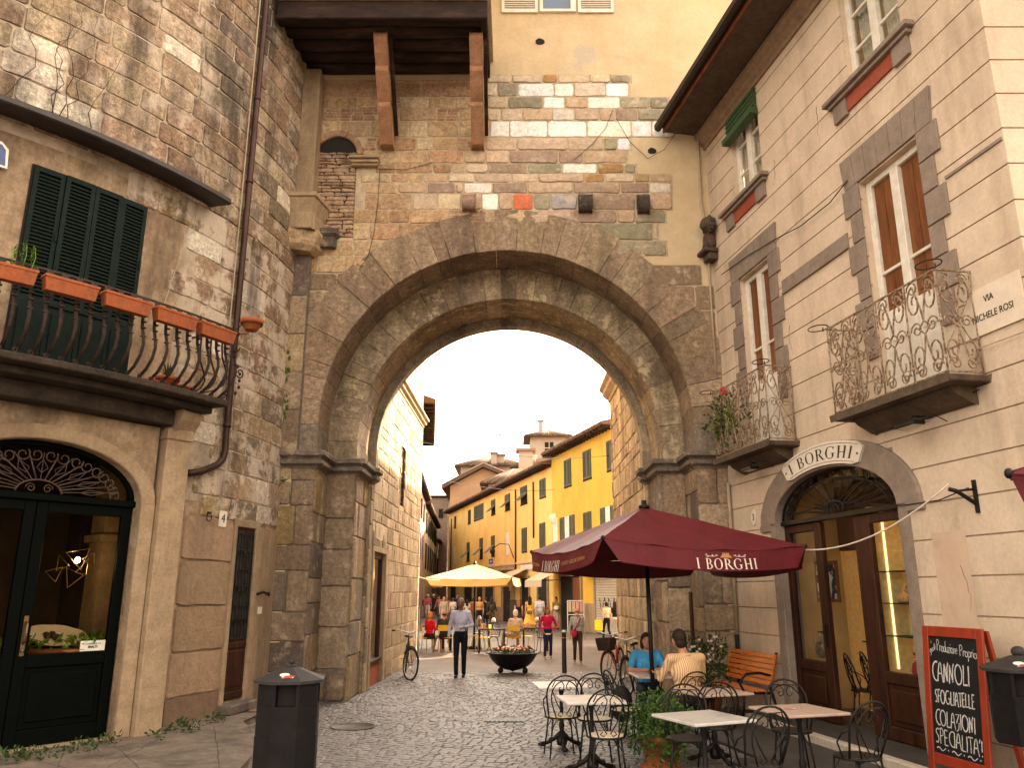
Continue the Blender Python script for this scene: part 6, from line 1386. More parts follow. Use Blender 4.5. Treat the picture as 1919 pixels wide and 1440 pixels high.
tabs = [(.63, 10.87, .1, 0, 'white cafe table farthest out towards the middle of the cobbled street'), (.88, 9.45, .12, 0, 'white cafe table nearest the camera in the left group on the cobbles'), (1.76, 7.88, .42, zc, 'grey veined marble table in the foreground right of the potted bush'),
        (2.80, 8.35, .30, zc, 'pinkish marble table with a red coaster in front of the cafe step'), (2.32, 9.85, .35, zc, 'marble table between the striped man and the orange bench'), (2.02, 11.75, .05, zc, 'cafe table between the blue shirted woman and the striped man')]
tb = None
for x, y, r, z, lab in tabs:
    if tb is None: tb = make_table(lab); o = tb
    else: o = copy_tree(tb); o['label'] = lab
    o.location = (x, y, z); o.rotation_euler = (0, 0, r)
    if 'pinkish' in lab or 'striped' in lab:
        for ch in o.children:
            if ch.name.startswith('tabletop'): ch.data = pinkd = ch.data.copy(); pinkd.materials[0] = m_pink
chs = [(.60, 10.33, .15, 0, 'cream seated iron chair tucked into the farthest white table'), (.98, 10.12, 3.05, 0, 'iron chair between the two white tables with its back to the street'), (.98, 8.98, .05, 0, 'cream seated iron chair in front of the nearer white table'), (1.45, 10.85, -1.35, 0, 'iron chair left of the couple, nearest the red bicycle'),
       (2.16, 10.42, .28, zc, 'iron chair the striped shirt man sits on'), (2.22, 9.33, -.05, zc, 'iron chair on the camera side of the table beside the bench'), (1.75, 8.62, 2.95, zc, 'iron chair behind the veined marble table by the potted bush'), (2.10, 7.42, .28, zc, 'iron chair closest to the camera at the veined marble table'),
       (2.96, 9.08, 3.0, zc, 'iron chair between the pinkish table and the orange bench'), (3.08, 7.72, .35, zc, 'iron chair at the right end of the pinkish table near the door sill'), (1.98, 12.4, PI, zc, 'iron chair the blue shirted woman sits on')]
for u, w, r, lab in ((2.66, -.58, -1.75, 'iron chair standing inside the cafe doorway'), (2.40, -1.0, -1.75, 'second iron chair farther inside the cafe doorway')):
    q = FR(u, w, 0); chs.append((q.x, q.y, r, .13, lab))
c0 = None
for x, y, r, z, lab in chs:
    if c0 is None: c0 = make_chair(lab); o = c0
    else: o = copy_tree(c0); o['label'] = lab
    o.location = (x, y, z); o.rotation_euler = (0, 0, r)
    if z > 0 and 'red bicycle' not in lab:
        for ch in o.children:
            if ch.name.startswith('seat') and not ch.name.startswith('seat_ring'): ch.data = ch.data.copy(); ch.data.materials[0] = m_dseat
k = MB(); rg = random.Random(5)
k.prism(lambda u, w, z: Vector((u, z, w)), [(.10 * math.cos(a) * (1 + .3 * math.sin(3 * a)), .06 * math.sin(a)) for a in [i * PI / 9 for i in range(18)]], 0, .006)
one('coaster', k, mat('red_coaster', (.30, .05, .05), (.6, .5, .4), scale=40, rough=.6, bump=0), 'crumpled red and white coaster on the pinkish table', 'coaster', (2.74, 8.38, .79), local=True)
# ------------------------------------------------------------------ parasols
m_maroon = mat('maroon_canvas', (.115, .008, .012), (.088, .006, .010), scale=1.6, rough=.6, bump=.35, bscale=7, vary=.20, spec=.35, smear=((.15, .022, .024), 1.2, .5, .7, .5))
def parasol(name, lab, group, cs, apex, foot, val, m, pole_r=.03, sag=.10, pm=None):
    t = thing(name, lab, 'parasol', foot, 0, group); cs = [Vector(c) for c in cs]; apex = Vector(apex); n = 12
    k = MB()
    for i in range(4):
        a, b = cs[i], cs[(i + 1) % 4]; vs = []; fs = []
        for r in range(n + 1):
            rr = r / n
            for c in range(n + 1):
                cc = c / n; e = a.lerp(b, cc); p = apex.lerp(e, rr)
                p.z -= sag * 4 * cc * (1 - cc) * rr * rr + .05 * math.sin(PI * rr) * (1 - 2 * abs(cc - .5)) + .014 * math.sin(cc * 19 + i) * rr * rr - .022 * math.sin(cc * 7 + rr * 9 + i * 2) * rr * (1 - rr)
                vs.append(p)
        for r in range(n):
            for c in range(n): q = r * (n + 1) + c; fs.append((q, q + 1, q + n + 2, q + n + 1))
        k.add(vs, fs, smooth=True)
    for c in cs: k.tube([apex.lerp(c, r / n) + Vector((0, 0, .006 - .05 * math.sin(PI * r / n) * -1 - .10 * math.sin(PI * r / n))) for r in range(n + 1)], .007, 4)
    part('canopy', k, m, t)
    ctr = sum(cs, Vector()) / 4; vmaps = []
    for i in range(4):
        a, b = cs[i], cs[(i + 1) % 4]; d = (b - a); out = Vector((d.y, -d.x, 0)).normalized()
        if out.dot(a - ctr) < 0: out = -out
        def V(u, w, z, a=a, b=b, out=out):          # u 0..1 along the edge, z 0 down to -1
            p = a.lerp(b, u); ed = min(u, 1 - u)
            p.z -= sag * 4 * u * (1 - u); ins = max(0, .07 - ed) * (-z) * .9
            p = p + (ctr - a.lerp(b, .5)).normalized() * 0 + (b - a) * (ins if u < .5 else -ins)
            return p + out * (w + .05 * (-z) + .012 * math.sin(u * 23) * (-z)) + Vector((0, 0, z * val))
        vmaps.append(V); k = MB(); m_ = 26; vs = []
        for q in range(m_ + 1):
            for z in (0, -.35, -.7, -1): vs.append(V(q / m_, 0, z))
        k.add(vs, [(q * 4 + j, q * 4 + j + 1, q * 4 + j + 5, q * 4 + j + 4) for q in range(m_) for j in range(3)], smooth=True); [k.tube([V(q / m_, .003, z) for q in range(m_ + 1)], .004, 4) for z in (-.97, -.02)]; part('valance', k, m, t)
    k = MB(); ft = Vector(foot); k.tube([ft, apex + Vector((0, 0, .02))], pole_r, 10); part('pole', k, pm or m_iron, t)
    k = MB(); q = .16 * (cs[0] - ctr).length / 2.0
    k.lathe([(q * .5, -.02), (q * .5, .02), (.04, .03), (.04, .09), (.02, .10)], 12, at=tuple(apex)); part('finial', k, m_iron, t)
    for c in cs: k = MB(); k.tube([apex - Vector((0, 0, .06)), c - Vector((0, 0, .03))], .014, 4); k.ell(c, (.025, .025, .03), nu=8, nv=5); part('rib', k, m_iron, t)
    k = MB(); k.lathe([(.26, 0), (.26, .06), (.06, .09), (.05, .3)], 16, at=tuple(foot)); part('base', k, m_iron, t)
    return t, vmaps
um, VM = parasol('cafe_parasol', 'maroon square parasol lettered I BORGHI over the cafe tables', 'maroon parasols of the cafe', [(1.12, 10.0, 2.55), (.30, 12.6, 2.50), (3.15, 13.5, 2.45), (3.98, 11.0, 2.50)], (1.93, 11.72, 3.10), (1.88, 11.28, .03), .27, m_maroon)
um2, _ = parasol('cafe_parasol', 'second maroon parasol of which only a corner shows at the right edge', 'maroon parasols of the cafe', [(2.60, 4.15, 2.50), (5.15, 4.6, 2.5), (5.5, 2.1, 2.5), (2.95, 1.65, 2.5)], (4.05, 3.1, 3.1), (4.05, 3.1, 0), .27, m_maroon)
p = onY(890, 1069, 29.0); cr, sr = math.cos(-.10), math.sin(-.10); hs_ = 1.47
cs = [(p.x + cr * a - sr * b, 29 + sr * a + cr * b, 2.36) for a, b in ((-hs_, -hs_), (-hs_, hs_), (hs_, hs_), (hs_, -hs_))]
parasol('terrace_parasol', 'cream square parasol over the terrace tables in the square', None, cs, (p.x, 29, 2.86), (p.x, 29, 0), .24, mat('cream_parasol', (.60, .42, .18), (.55, .385, .16), scale=2, rough=.8, bump=.06, vary=.05), .035, .05, m_iron)
a = onY(824, 1088, 27.6); b = onY(772, 1078, 24.4); k = MB(); k.tube([a, a.lerp(b, .5) - Vector((0, 0, .05)), b], .012, 4); one('guy_rope', k, m_pipe, 'pale guy rope from the cream parasol to the left wall', 'rope', None)
a = Vector((3.98, 11.0, 2.45)); b = FR(5.80, .24, 3.02); k = MB(); k.tube([a.lerp(b, i / 12) - Vector((0, 0, .75 * (i / 12) * (1 - i / 12))) for i in range(13)], .010, 5); one('guy_rope', k, mat('white_rope', (.7, .62, .5), rough=.8, bump=.1), 'white rope from the maroon parasol corner to the wall bracket', 'rope', None)
# ------------------------------------------------------------------ orange slatted bench by the wall
t = thing('slatted_bench', 'orange slatted bench with black iron ends against the cafe wall', 'bench', FR(.85, .4, zc)); m_slat = mat('orange_slats', (.66, .19, .022), (.54, .145, .016), scale=9, stretch=(.3, .3, 1), rough=.42, bump=.05, vary=.15, spec=.5)
for i in range(6):
    z0 = .53 + i * .076; w0 = .26 - i * .022; k = MB(); k.prism(lambda u, w, z: FR(w, u, z), [(w0, z0), (w0 + .022, z0), (w0 + .006, z0 + .062), (w0 - .016, z0 + .062)], .03 - .14, 1.66 - .14); part('back_slat', k, m_slat, t, bevel=.005)
for i in range(5): k = MB(); k.box(FR, .03 - .14, 1.66 - .14, .30 + i * .078, .365 + i * .078, .445 - (i == 4) * .01, .468 - (i == 4) * .01); part('seat_slat', k, m_slat, t, bevel=.005)
for u in (-.04, 1.46):
    k = MB(); k.tube([FR(u, .12, zc), FR(u, .22, .42), FR(u, .25, .5), FR(u, .10, 1.0)], .022, 6); k.tube([FR(u, .72, zc), FR(u, .66, .43), FR(u, .22, .42)], .022, 6); k.tube([FR(u, .66, .43), FR(u, .74, .58), FR(u, .62, .70), FR(u, .40, .71), FR(u, .18, .66)], .020, 6); part('iron_end', k, m_iron, t)
# ------------------------------------------------------------------ chalkboard
t = thing('chalkboard', 'red framed pavement chalkboard listing cannoli beside the cafe door', 'chalkboard', FR(5.88, .5, zc)); m_frame = mat('red_orange_frame', (.30, .034, .010), (.22, .024, .008), scale=7, stretch=(1, 1, .2), rough=.45, bump=.06, vary=.15, spec=.4)
def MBd(u, w, z): return FR(5.45 + u, .62 - .13 * z / 1.5 + w, zc + z)
k = MB()
for a, b in ((0, .085), (.775, .86)): k.box(MBd, a, b, 0, .03, 0, 1.52)
k.box(MBd, .085, .775, 0, .03, 1.42, 1.52); k.box(MBd, .085, .775, 0, .03, .20, .30); part('frame', k, m_frame, t, bevel=.005)
k = MB(); k.box(MBd, .085, .775, .006, .014, .30, 1.42); part('board', k, mat('slate_board', (.005, .0045, .0045), (.009, .008, .008), scale=5, rough=.7, bump=.05, vary=.2), t)
k = MB()
for a, b in ((.0, .06), (.80, .86)): k.prism(lambda u, w, z: MBd(w, u, z), [(-.02, 1.5), (-.05, 1.5), (-.42, -.0), (-.38, -.0)], a, b)
k.box(MBd, .06, .80, -.14, -.12, .9, .96); part('rear_leg', k, m_frame, t)
# ------------------------------------------------------------------ litter bins
m_bin = mat('anthracite_bin', (.008, .007, .0065), (.013, .011, .010), scale=5, rough=.55, bump=.05, vary=.2, spec=.12)
m_lid = mat('grey_lid', (.035, .030, .028), (.025, .022, .020), scale=8, rough=.6, bump=.06, vary=.25, spec=.2)
def litter_bin(lab, loc, rz, post, sc_=1.0):
    t = thing('litter_bin', lab, 'litter bin', loc, rz, 'dark grey octagonal litter bins')
    zb_, zm, zt = (.0, .62, 1.09) if not post else (.50, .82, 1.09)
    o8 = PI / 8; k = MB()
    k.lathe([(.275, zb_), (.29, zb_ + .01), (.275 + .02, zm + .02), (.29, zm + .021), (.292, .90)], 8, smooth=False, ph=o8); part('body', k, m_bin, t, local=True)
    k = MB(); k.lathe([(.20, .885), (.20, 1.08)], 8, smooth=False, ph=o8); part('inner_drum', k, m_dark, t, local=True)
    k = MB(); apo = .29 * math.cos(o8)
    for i in range(8):                                # corner posts and alternate blind panels between body and lid
        a = o8 + i * PI / 4; k.tube([(.272 * math.cos(a), .272 * math.sin(a), .88), (.272 * math.cos(a), .272 * math.sin(a), 1.09)], .022, 4)
        if i % 2 == 0:
            a2 = a + PI / 4; p1 = Vector((.275 * math.cos(a), .275 * math.sin(a), 0)); p2 = Vector((.275 * math.cos(a2), .275 * math.sin(a2), 0))
            k.add([p1 + Vector((0, 0, .88)), p2 + Vector((0, 0, .88)), p2 + Vector((0, 0, 1.09)), p1 + Vector((0, 0, 1.09))], [(0, 1, 2, 3)])
    part('upper_panel', k, m_bin, t, local=True)
    k = MB(); k.lathe([(.30, 1.085), (.335, 1.09), (.335, 1.115), (.08, 1.215), (.05, 1.22), (.05, 1.235), (.02, 1.24)], 8, smooth=False, ph=o8)
    if not post: k.ell((0, 0, 1.265), (.022, .022, .026)); k.lathe([(.012, 1.235), (.012, 1.27)], 8); k.ell((0, 0, 1.29), (.012, .012, .015))
    else: k.ell((0, 0, 1.25), (.06, .06, .05))
    lid = part('lid', k, m_lid, t, local=True)
    # sticker, enamel badge
    def on_face(i, rr): 
        a = o8 + (i + .5) * PI / 4; n = Vector((math.cos(a), math.sin(a), 0)); s = Vector((-n.y, n.x, 0)); return lambda u, w, z: n * (rr + w) + s * u + Vector((0, 0, z))
    fi = 5
    Fm = on_face(fi, .283 * math.cos(o8) if not post else .285 * math.cos(o8)); zc_ = .27 if not post else .66
    b = MB(); b.prism(Fm, [(-.03, zc_ + .028), (.03, zc_ + .028), (.03, zc_ + .07), (-.03, zc_ + .07)], .004, .011); bd = part('badge', b, m_white, t, local=True)
    b = MB(); b.prism(Fm, [(-.03, zc_), (.03, zc_), (.03, zc_ + .027), (-.03, zc_ + .027)], .004, .0112); part('red_half', b, mat('badge_red', (.5, .02, .03), rough=.4, bump=0), bd, local=True)
    b = MB()
    for sg in (-1, 1): b.tube([Fm(sg * .04, .012, zc_ + .09), Fm(sg * .06, .012, zc_ + .04), Fm(sg * .045, .012, zc_ - .02), Fm(sg * .0, .012, zc_ - .035), Fm(sg * -.05, .012, zc_ - .06)], .006, 5)
    b.tube([Fm(-.04, .012, zc_ + .11), Fm(0, .012, zc_ + .095), Fm(.04, .012, zc_ + .11)], .008, 5); part('crest', b, m_iron, bd, local=True)
    sl_ = (1.215 - 1.115) / (.335 - .08)
    def Lm(u, w, z): 
        a = o8 + (fi + .5) * PI / 4; n = Vector((math.cos(a), math.sin(a), 0)); s = Vector((-n.y, n.x, 0)); r = (.335 - z) * math.cos(o8); return n * r + s * u + Vector((0, 0, 1.115 + z * sl_ + w))
    b = MB(); b.prism(Lm, [(-.03 + .045 * math.cos(a), .12 + .03 * math.sin(a)) for a in [i * PI / 7 for i in range(14)]], .002, .005); b.prism(Lm, [(-.05, .06), (.05, .055), (.06, .085), (.03, .1), (-.04, .098)], .0055, .0075); st_ = part('sticker', b, m_white, t, local=True)
    b = MB(); b.prism(Lm, [(.01 + .05 * math.cos(a) * (1 + .25 * math.sin(4 * a)), .075 + .024 * math.sin(a)) for a in [i * PI / 10 for i in range(20)]], .0078, .009); part('red_swirl', b, mat('sticker_red', (.35, .05, .05), rough=.5, bump=0), st_, local=True)
    if not post: k = MB(); k.lathe([(.26, 0), (.275, .012)], 8, smooth=False, ph=o8); part('foot', k, m_bin, t, local=True)
    else: k = MB(); k.lathe([(.04, -.10), (.04, .52)], 10); k.lathe([(.14, -.10), (.14, -.08)], 12); part('post', k, m_iron, t, local=True)
    return t
litter_bin('dark octagonal litter bin standing on the left by the pavement kerb', (-2.07, 7.9, 0), math.radians(22 - 14), False)
q = FR(6.84, .62, 0); litter_bin('dark litter bin on a post beside the chalkboard at the right edge', (q.x, q.y, zc + .10), math.radians(-25), True)
# ------------------------------------------------------------------ pots and planters
p = ground(1243, 1425); p.z = 0; t = thing('potted_bush', 'terracotta pot overflowing with a bright green bush among the tables', 'potted plant', (1.66, 9.62, .0)); t.scale = (.92, .92, .74)
k = MB(); k.lathe([(.24, 0), (.26, .03), (.26, .05), (.18, .05), (.19, .09), (.25, .40), (.275, .41), (.28, .48), (.25, .48), (.23, .44), (.001, .44)], 24); part('pot', k, m_terra, t, local=True)
rg = random.Random(51); k = MB(); m_bush = mat('bush_leaves', (.024, .060, .008), (.065, .12, .015), scale=9, rough=.5, bump=0, vary=.35)
for c, r, n in (((0, 0, .80), (.34, .30, .20), 420), ((-.26, -.05, .66), (.22, .2, .22), 260), ((.24, -.05, .70), (.2, .2, .2), 240), ((-.05, -.22, .60), (.22, .14, .26), 260), ((.05, .1, .95), (.2, .2, .14), 170), ((-.32, -.12, .46), (.10, .1, .2), 70), ((.12, -.26, .36), (.16, .06, .26), 170), ((-.08, -.28, .34), (.16, .06, .26), 150), ((-.12, .1, 1.0), (.1, .1, .12), 50)): leaves(k, c, r, n, .062, rg, droop=.3, hollow=.2)
part('foliage', k, m_bush, t, local=True); k = MB()
for i in range(14): a = rg.uniform(0, 6.3); k.tube([(0, 0, .43), (.16 * math.cos(a), .16 * math.sin(a), .62), (.3 * math.cos(a), .28 * math.sin(a), .72)], .006, 4)
part('stem', k, m_leaf, t, local=True)
t = thing('flowering_shrub', 'dark green shrub with white flowers in a clay pot beside the bench', 'potted plant', (3.05, 13.25, zc))
k = MB(); k.lathe([(.17, 0), (.24, .36), (.27, .37), (.27, .43), (.24, .43), (.001, .40)], 20); part('pot', k, m_terra, t, local=True); k = MB(); rg = random.Random(53)
for c, r, n in (((0, 0, .78), (.34, .3, .32), 520), ((.2, 0, 1.05), (.16, .14, .16), 150), ((-.2, .05, 1.0), (.2, .2, .2), 170), ((.1, -.2, .6), (.25, .2, .2), 200)): leaves(k, c, r, n, .055, rg, hollow=.1)
part('foliage', k, m_leaf, t, local=True); k = MB()
for i in range(22): k.ell((rg.uniform(-.38, .34), rg.uniform(-.34, -.1), rg.uniform(.72, 1.2)), (.024, .024, .02), nu=6, nv=4)
part('flower', k, mat('white_petals', (.75, .70, .62), rough=.7, bump=0), t, local=True)
t = thing('street_planter', 'dark iron bowl planter on ball feet with red and white flowers', 'planter', (.02, 20.45, 0))
k = MB(); k.lathe([(.10, .06), (.22, .09), (.40, .18), (.52, .30), (.60, .44), (.66, .455), (.665, .475), (.60, .475), (.57, .45), (.001, .44)], 28); part('bowl', k, m_iron, t, local=True)
for i in range(3): a = -PI / 2 + .0 + i * 2.094 + 1.047; k = MB(); k.ell((.34 * math.cos(a), .34 * math.sin(a), .07), (.07, .07, .07)); k.tube([(.34 * math.cos(a), .34 * math.sin(a), .1), (.3 * math.cos(a), .3 * math.sin(a), .2)], .04, 6); part('foot', k, m_iron, t, local=True)
k = MB(); rg = random.Random(55); leaves(k, (0, 0, .50), (.54, .5, .09), 480, .07, rg, hollow=0); part('foliage', k, m_bush, t, local=True)
for nm, c in (('red_flowers', (.48, .04, .03)), ('white_flowers', (.72, .62, .50))):
    k = MB()
    for i in range(60): a, r = rg.uniform(0, 6.3), rg.uniform(.1, .52); k.ell((r * math.cos(a), r * math.sin(a), .53 + rg.uniform(0, .07)), (.032, .032, .025), nu=6, nv=4)
    part(nm, k, mat(nm, c, rough=.7, bump=0), t, local=True)
t = thing('bollard', 'slim dark bollard with a pale cap standing in the street', 'bollard', (1.27, 20.43, 0)); k = MB(); k.lathe([(.065, 0), (.058, .02), (.055, .9), (.052, .94)], 16); part('post', k, mat('brown_bollard', (.022, .015, .012), rough=.5, metal=.4, bump=.05), t, local=True); k = MB(); k.lathe([(.057, .80), (.059, .805), (.059, .82), (.057, .825)], 16); part('band', k, mat('brass_band', (.35, .22, .1), rough=.4, metal=.6, bump=0), t, local=True)
k = MB(); k.lathe([(.054, .941), (.052, .965), (.03, .985), (.004, .99)], 16); part('cap', k, m_white, t, local=True)
k = MB(); q = ground(662, 1364); k.lathe([(.33, .006), (.33, .016), (.30, .016), (.30, .013), (.001, .013)], 28, at=(q.x, q.y, 0)); one('manhole_cover', k, mat('cover_iron', (.10, .085, .072), (.075, .065, .055), scale=25, rough=.6, metal=.3, bump=.4, bscale=30), 'round iron manhole cover set in the setts near the left pier', 'manhole cover', None)
q = ground(945, 1352); k = MB(); k.box(I3, q.x - .32, q.x + .32, q.y - .16, q.y + .16, .004, .012)
for i in range(9): k.box(I3, q.x - .29 + i * .065, q.x - .255 + i * .065, q.y - .13, q.y + .13, .0125, .018)
one('drain_grate', k, m_iron, 'rectangular iron drain grate in the middle of the street', 'drain', None)
# ------------------------------------------------------------------ bicycles
def bicycle(lab, loc, rz, lean, col, steer=.0, basket=True):
    t = thing('bicycle', lab, 'bicycle', loc, rz, 'bicycles leaning by the gate'); t.rotation_euler = (lean, 0, rz); R = .335
    fm = mat('bike_paint', col, rough=.3, bump=0, vary=.05, spec=.5)
    hb = Vector((.53, 0, .335)); rb = Vector((-.53, 0, .335)); bb = Vector((-.06, 0, .29)); st = Vector((-.20, 0, .78)); hd = Vector((.36, 0, .80)); hl = Vector((.40, 0, .62))
    k = MB()
    for a, b in ((bb, st), (bb, hl), (st + Vector((.03, 0, -.10)), hd), (hd, hl)): k.tube([a, b], .016, 8)
    for s in (-.05, .05): k.tube([bb, rb + Vector((0, s, 0))], .009, 6); k.tube([st, rb + Vector((0, s, 0))], .008, 6)
    part('frame', k, fm, t, local=True)
    cs_, sn = math.cos(steer), math.sin(steer)
    def S(p): p = Vector(p) - Vector((.40, 0, 0)); return Vector((.40 + p.x * cs_ - p.y * sn, p.x * sn + p.y * cs_, p.z))
    def wheel(c, f):
        k = MB(); k.tube([f((c.x + R * math.cos(i * PI / 16), 0, c.z + R * math.sin(i * PI / 16))) for i in range(32)], .020, 6, closed=True); w = part('wheel', k, mat('tyre', (.018, .017, .016), rough=.85, bump=0), t, local=True)
        k = MB(); k.tube([f((c.x + .305 * math.cos(i * PI / 16), 0, c.z + .305 * math.sin(i * PI / 16))) for i in range(32)], .011, 5, closed=True)
        for i in range(18): k.tube([f((c.x, .03 * (-1) ** i, c.z)), f((c.x + .3 * math.cos(i * PI / 9), 0, c.z + .3 * math.sin(i * PI / 9)))], .0022, 3)
        k.tube([f((c.x, -.05, c.z)), f((c.x, .05, c.z))], .02, 8); part('spokes', k, m_chrome, w, local=True)
        k = MB(); k.tube([f((c.x + .375 * math.cos(a), 0, c.z + .375 * math.sin(a))) for a in [.2 + i * 2.4 / 14 for i in range(15)]], .022, 6, flat=.35); part('mudguard', k, fm, t, local=True)
    wheel(rb, lambda p: Vector(p)); wheel(hb, S)
    k = MB()
    for s in (-.045, .045): k.tube([S((.40, s, .64)), S((.44, s, .5)), S(hb + Vector((0, s, 0)))], .010, 6)
    k.tube([S((.40, 0, .62)), S((.345, 0, .98))], .013, 6); part('fork', k, fm, t, local=True)
    k = MB(); k.tube([S((.10, -.29, 1.03)), S((.22, -.27, 1.04)), S((.33, -.14, 1.03)), S((.35, 0, .99)), S((.33, .14, 1.03)), S((.22, .27, 1.04)), S((.10, .29, 1.03))], .011, 6); hbm = part('handlebar', k, m_chrome, t, local=True)
    k = MB(); k.tube([S((.08, -.295, 1.03)), S((.20, -.275, 1.04))], .017, 6); k.tube([S((.08, .295, 1.03)), S((.20, .275, 1.04))], .017, 6); part('grip', k, m_iron, hbm, local=True)
    k = MB(); k.ell((-.26, 0, .90), (.14, .09, .035)); k.ell((-.14, 0, .89), (.10, .04, .03)); k.tube([st, (-.235, 0, .88)], .013, 6); part('saddle', k, m_iron, t, local=True)
    k = MB(); k.lathe([(.085, -.004), (.085, .004)], 20); k2 = MB(); k2.tube([bb + Vector((.12 * math.cos(i * PI / 10), .03, .12 * math.sin(i * PI / 10))) for i in range(0)], .01) if False else None
    k = MB(); k.tube([bb + Vector((.09 * math.cos(i * PI / 10), .035, .09 * math.sin(i * PI / 10))) for i in range(20)], .008, 4, closed=True); k.tube([bb + Vector((0, -.07, 0)), bb + Vector((0, .07, 0))], .012, 6); k.tube([bb + Vector((0, .07, 0)), bb + Vector((.12, .07, -.11)), bb + Vector((.12, .15, -.11))], .011, 5); k.tube([bb + Vector((0, -.07, 0)), bb + Vector((-.12, -.07, .11)), bb + Vector((-.12, -.15, .11))], .011, 5); part('crankset', k, m_chrome, t, local=True)
    if basket:
        k = MB(); vs = []
        for j, (z, e) in enumerate(((.70, .8), (.78, .88), (.86, .95), (.95, 1))):
            for i in range(16): a = i * PI / 8; vs.append(S((.56 + .15 * e * max(-1, min(1, 1.3 * math.cos(a))), .19 * e * max(-1, min(1, 1.3 * math.sin(a))), z)))
        for j in range(4): k.tube(vs[j * 16:j * 16 + 16], .006, 4, closed=True)
        for i in range(16): k.tube([vs[i], vs[16 + i], vs[32 + i], vs[48 + i]], .005, 4)
        k.add(vs, [tuple(range(15, -1, -1))] + [(j * 16 + i, j * 16 + (i + 1) % 16, j * 16 + 16 + (i + 1) % 16, j * 16 + 16 + i) for j in range(3) for i in range(16)]); part('basket', k, m_balir, t, local=True)
    k = MB(); k.tube([bb + Vector((0, .04, 0)), (-.02, .26, .0)], .009, 5); part('kickstand', k, m_chrome, t, local=True); return t
m_chrome = mat('dull_chrome', (.38, .35, .31), rough=.3, metal=.85, bump=0, vary=.1)
bicycle('black bicycle leaning on the sunlit stone wall at the left', (-2.42, 19.25, 0), math.radians(-80), -.05, (.02, .02, .022), .45, False)
bicycle('red bicycle with a wire basket leaning at the right side of the passage', (2.28, 18.35, 0), math.radians(-110), .06, (.36, .02, .03), -.25, True)
bicycle('dark bicycle behind the blue shirted woman', (2.42, 16.55, 0), math.radians(-112), .08, (.025, .02, .022), -.1, False)
# ------------------------------------------------------------------ terrace furniture in the square
m_ych = mat('yellow_chair', (.55, .36, .04), (.48, .30, .035), scale=8, rough=.45, bump=0, vary=.1)
def ychair(lab):
    t = thing('terrace_chair', lab, 'chair', (0, 0, 0), 0, 'yellow metal terrace chairs'); k = MB(); k.box(I3, -.2, .2, -.2, .2, .44, .46); part('seat', k, m_ych, t, local=True, bevel=.01); k = MB(); k.prism(lambda u, w, z: Vector((u, w, z)), [(-.2, .68), (.2, .68), (.19, .84), (-.19, .84)], -.245, -.225); part('backrest', k, m_ych, t, local=True, bevel=.01)
    for sx in (-1, 1):
        k = MB(); k.tube([(sx * .185, -.25, 0), (sx * .185, -.19, .45), (sx * .18, -.235, .84)], .013, 6); part('leg', k, m_ych, t, local=True); k = MB(); k.tube([(sx * .185, .21, 0), (sx * .185, .18, .45)], .013, 6); part('leg', k, m_ych, t, local=True)
    return t
def GP(x, Y): return onY(x, 1150, Y).x
yc = None
for x, Y, r, lab in ((797, 27.2, -.9, 'yellow terrace chair the woman in the red jacket sits on'), (772, 28.8, -1.4, 'yellow terrace chair at the left end near the stone wall'), (838, 27.3, -.4, 'yellow terrace chair under the dark suited man'), (905, 27.4, 1.4, 'yellow terrace chair left of the lamp lit table'), (962, 27.2, 0, 'yellow terrace chair under the seated white haired man'), (986, 28.2, .5, 'yellow terrace chair right of the seated white haired man'), (893, 28.6, 1.3, 'yellow terrace chair half hidden behind the walking man')):
    if yc is None: yc = ychair(lab); o = yc
    else: o = copy_tree(yc); o['label'] = lab
    o.location = (GP(x, Y), Y, 0); o.rotation_euler = (0, 0, r)
for x, Y, r, lab in ((925, 28.2, PI, 'white seated black chair behind the small lamp table in the square'), (1018, 27.6, .3, 'black wire chair beside the woman in the magenta sweater'), (897, 30.2, 2.6, 'black chair behind the walking man in the square'), (775, 30.4, .6, 'black chair beyond the woman in the red jacket')):
    o = copy_tree(c0); o['label'] = lab; o['group'] = 'black chairs of the terrace'; o.location = (GP(x, Y), Y, 0); o.rotation_euler = (0, 0, r)
def ttable(lab):
    t = thing('terrace_table', lab, 'table', (0, 0, 0), 0, 'dark square terrace tables'); k = MB(); k.box(I3, -.42, .42, -.36, .36, .715, .745); part('tabletop', k, m_beam, t, local=True)
    for sx in (-1, 1):
        for sy in (-1, 1): k = MB(); k.box(I3, sx * .40 - .022, sx * .40 + .022, sy * .34 - .022, sy * .34 + .022, 0, .714); part('leg', k, m_iron, t, local=True)
    return t
tt = None
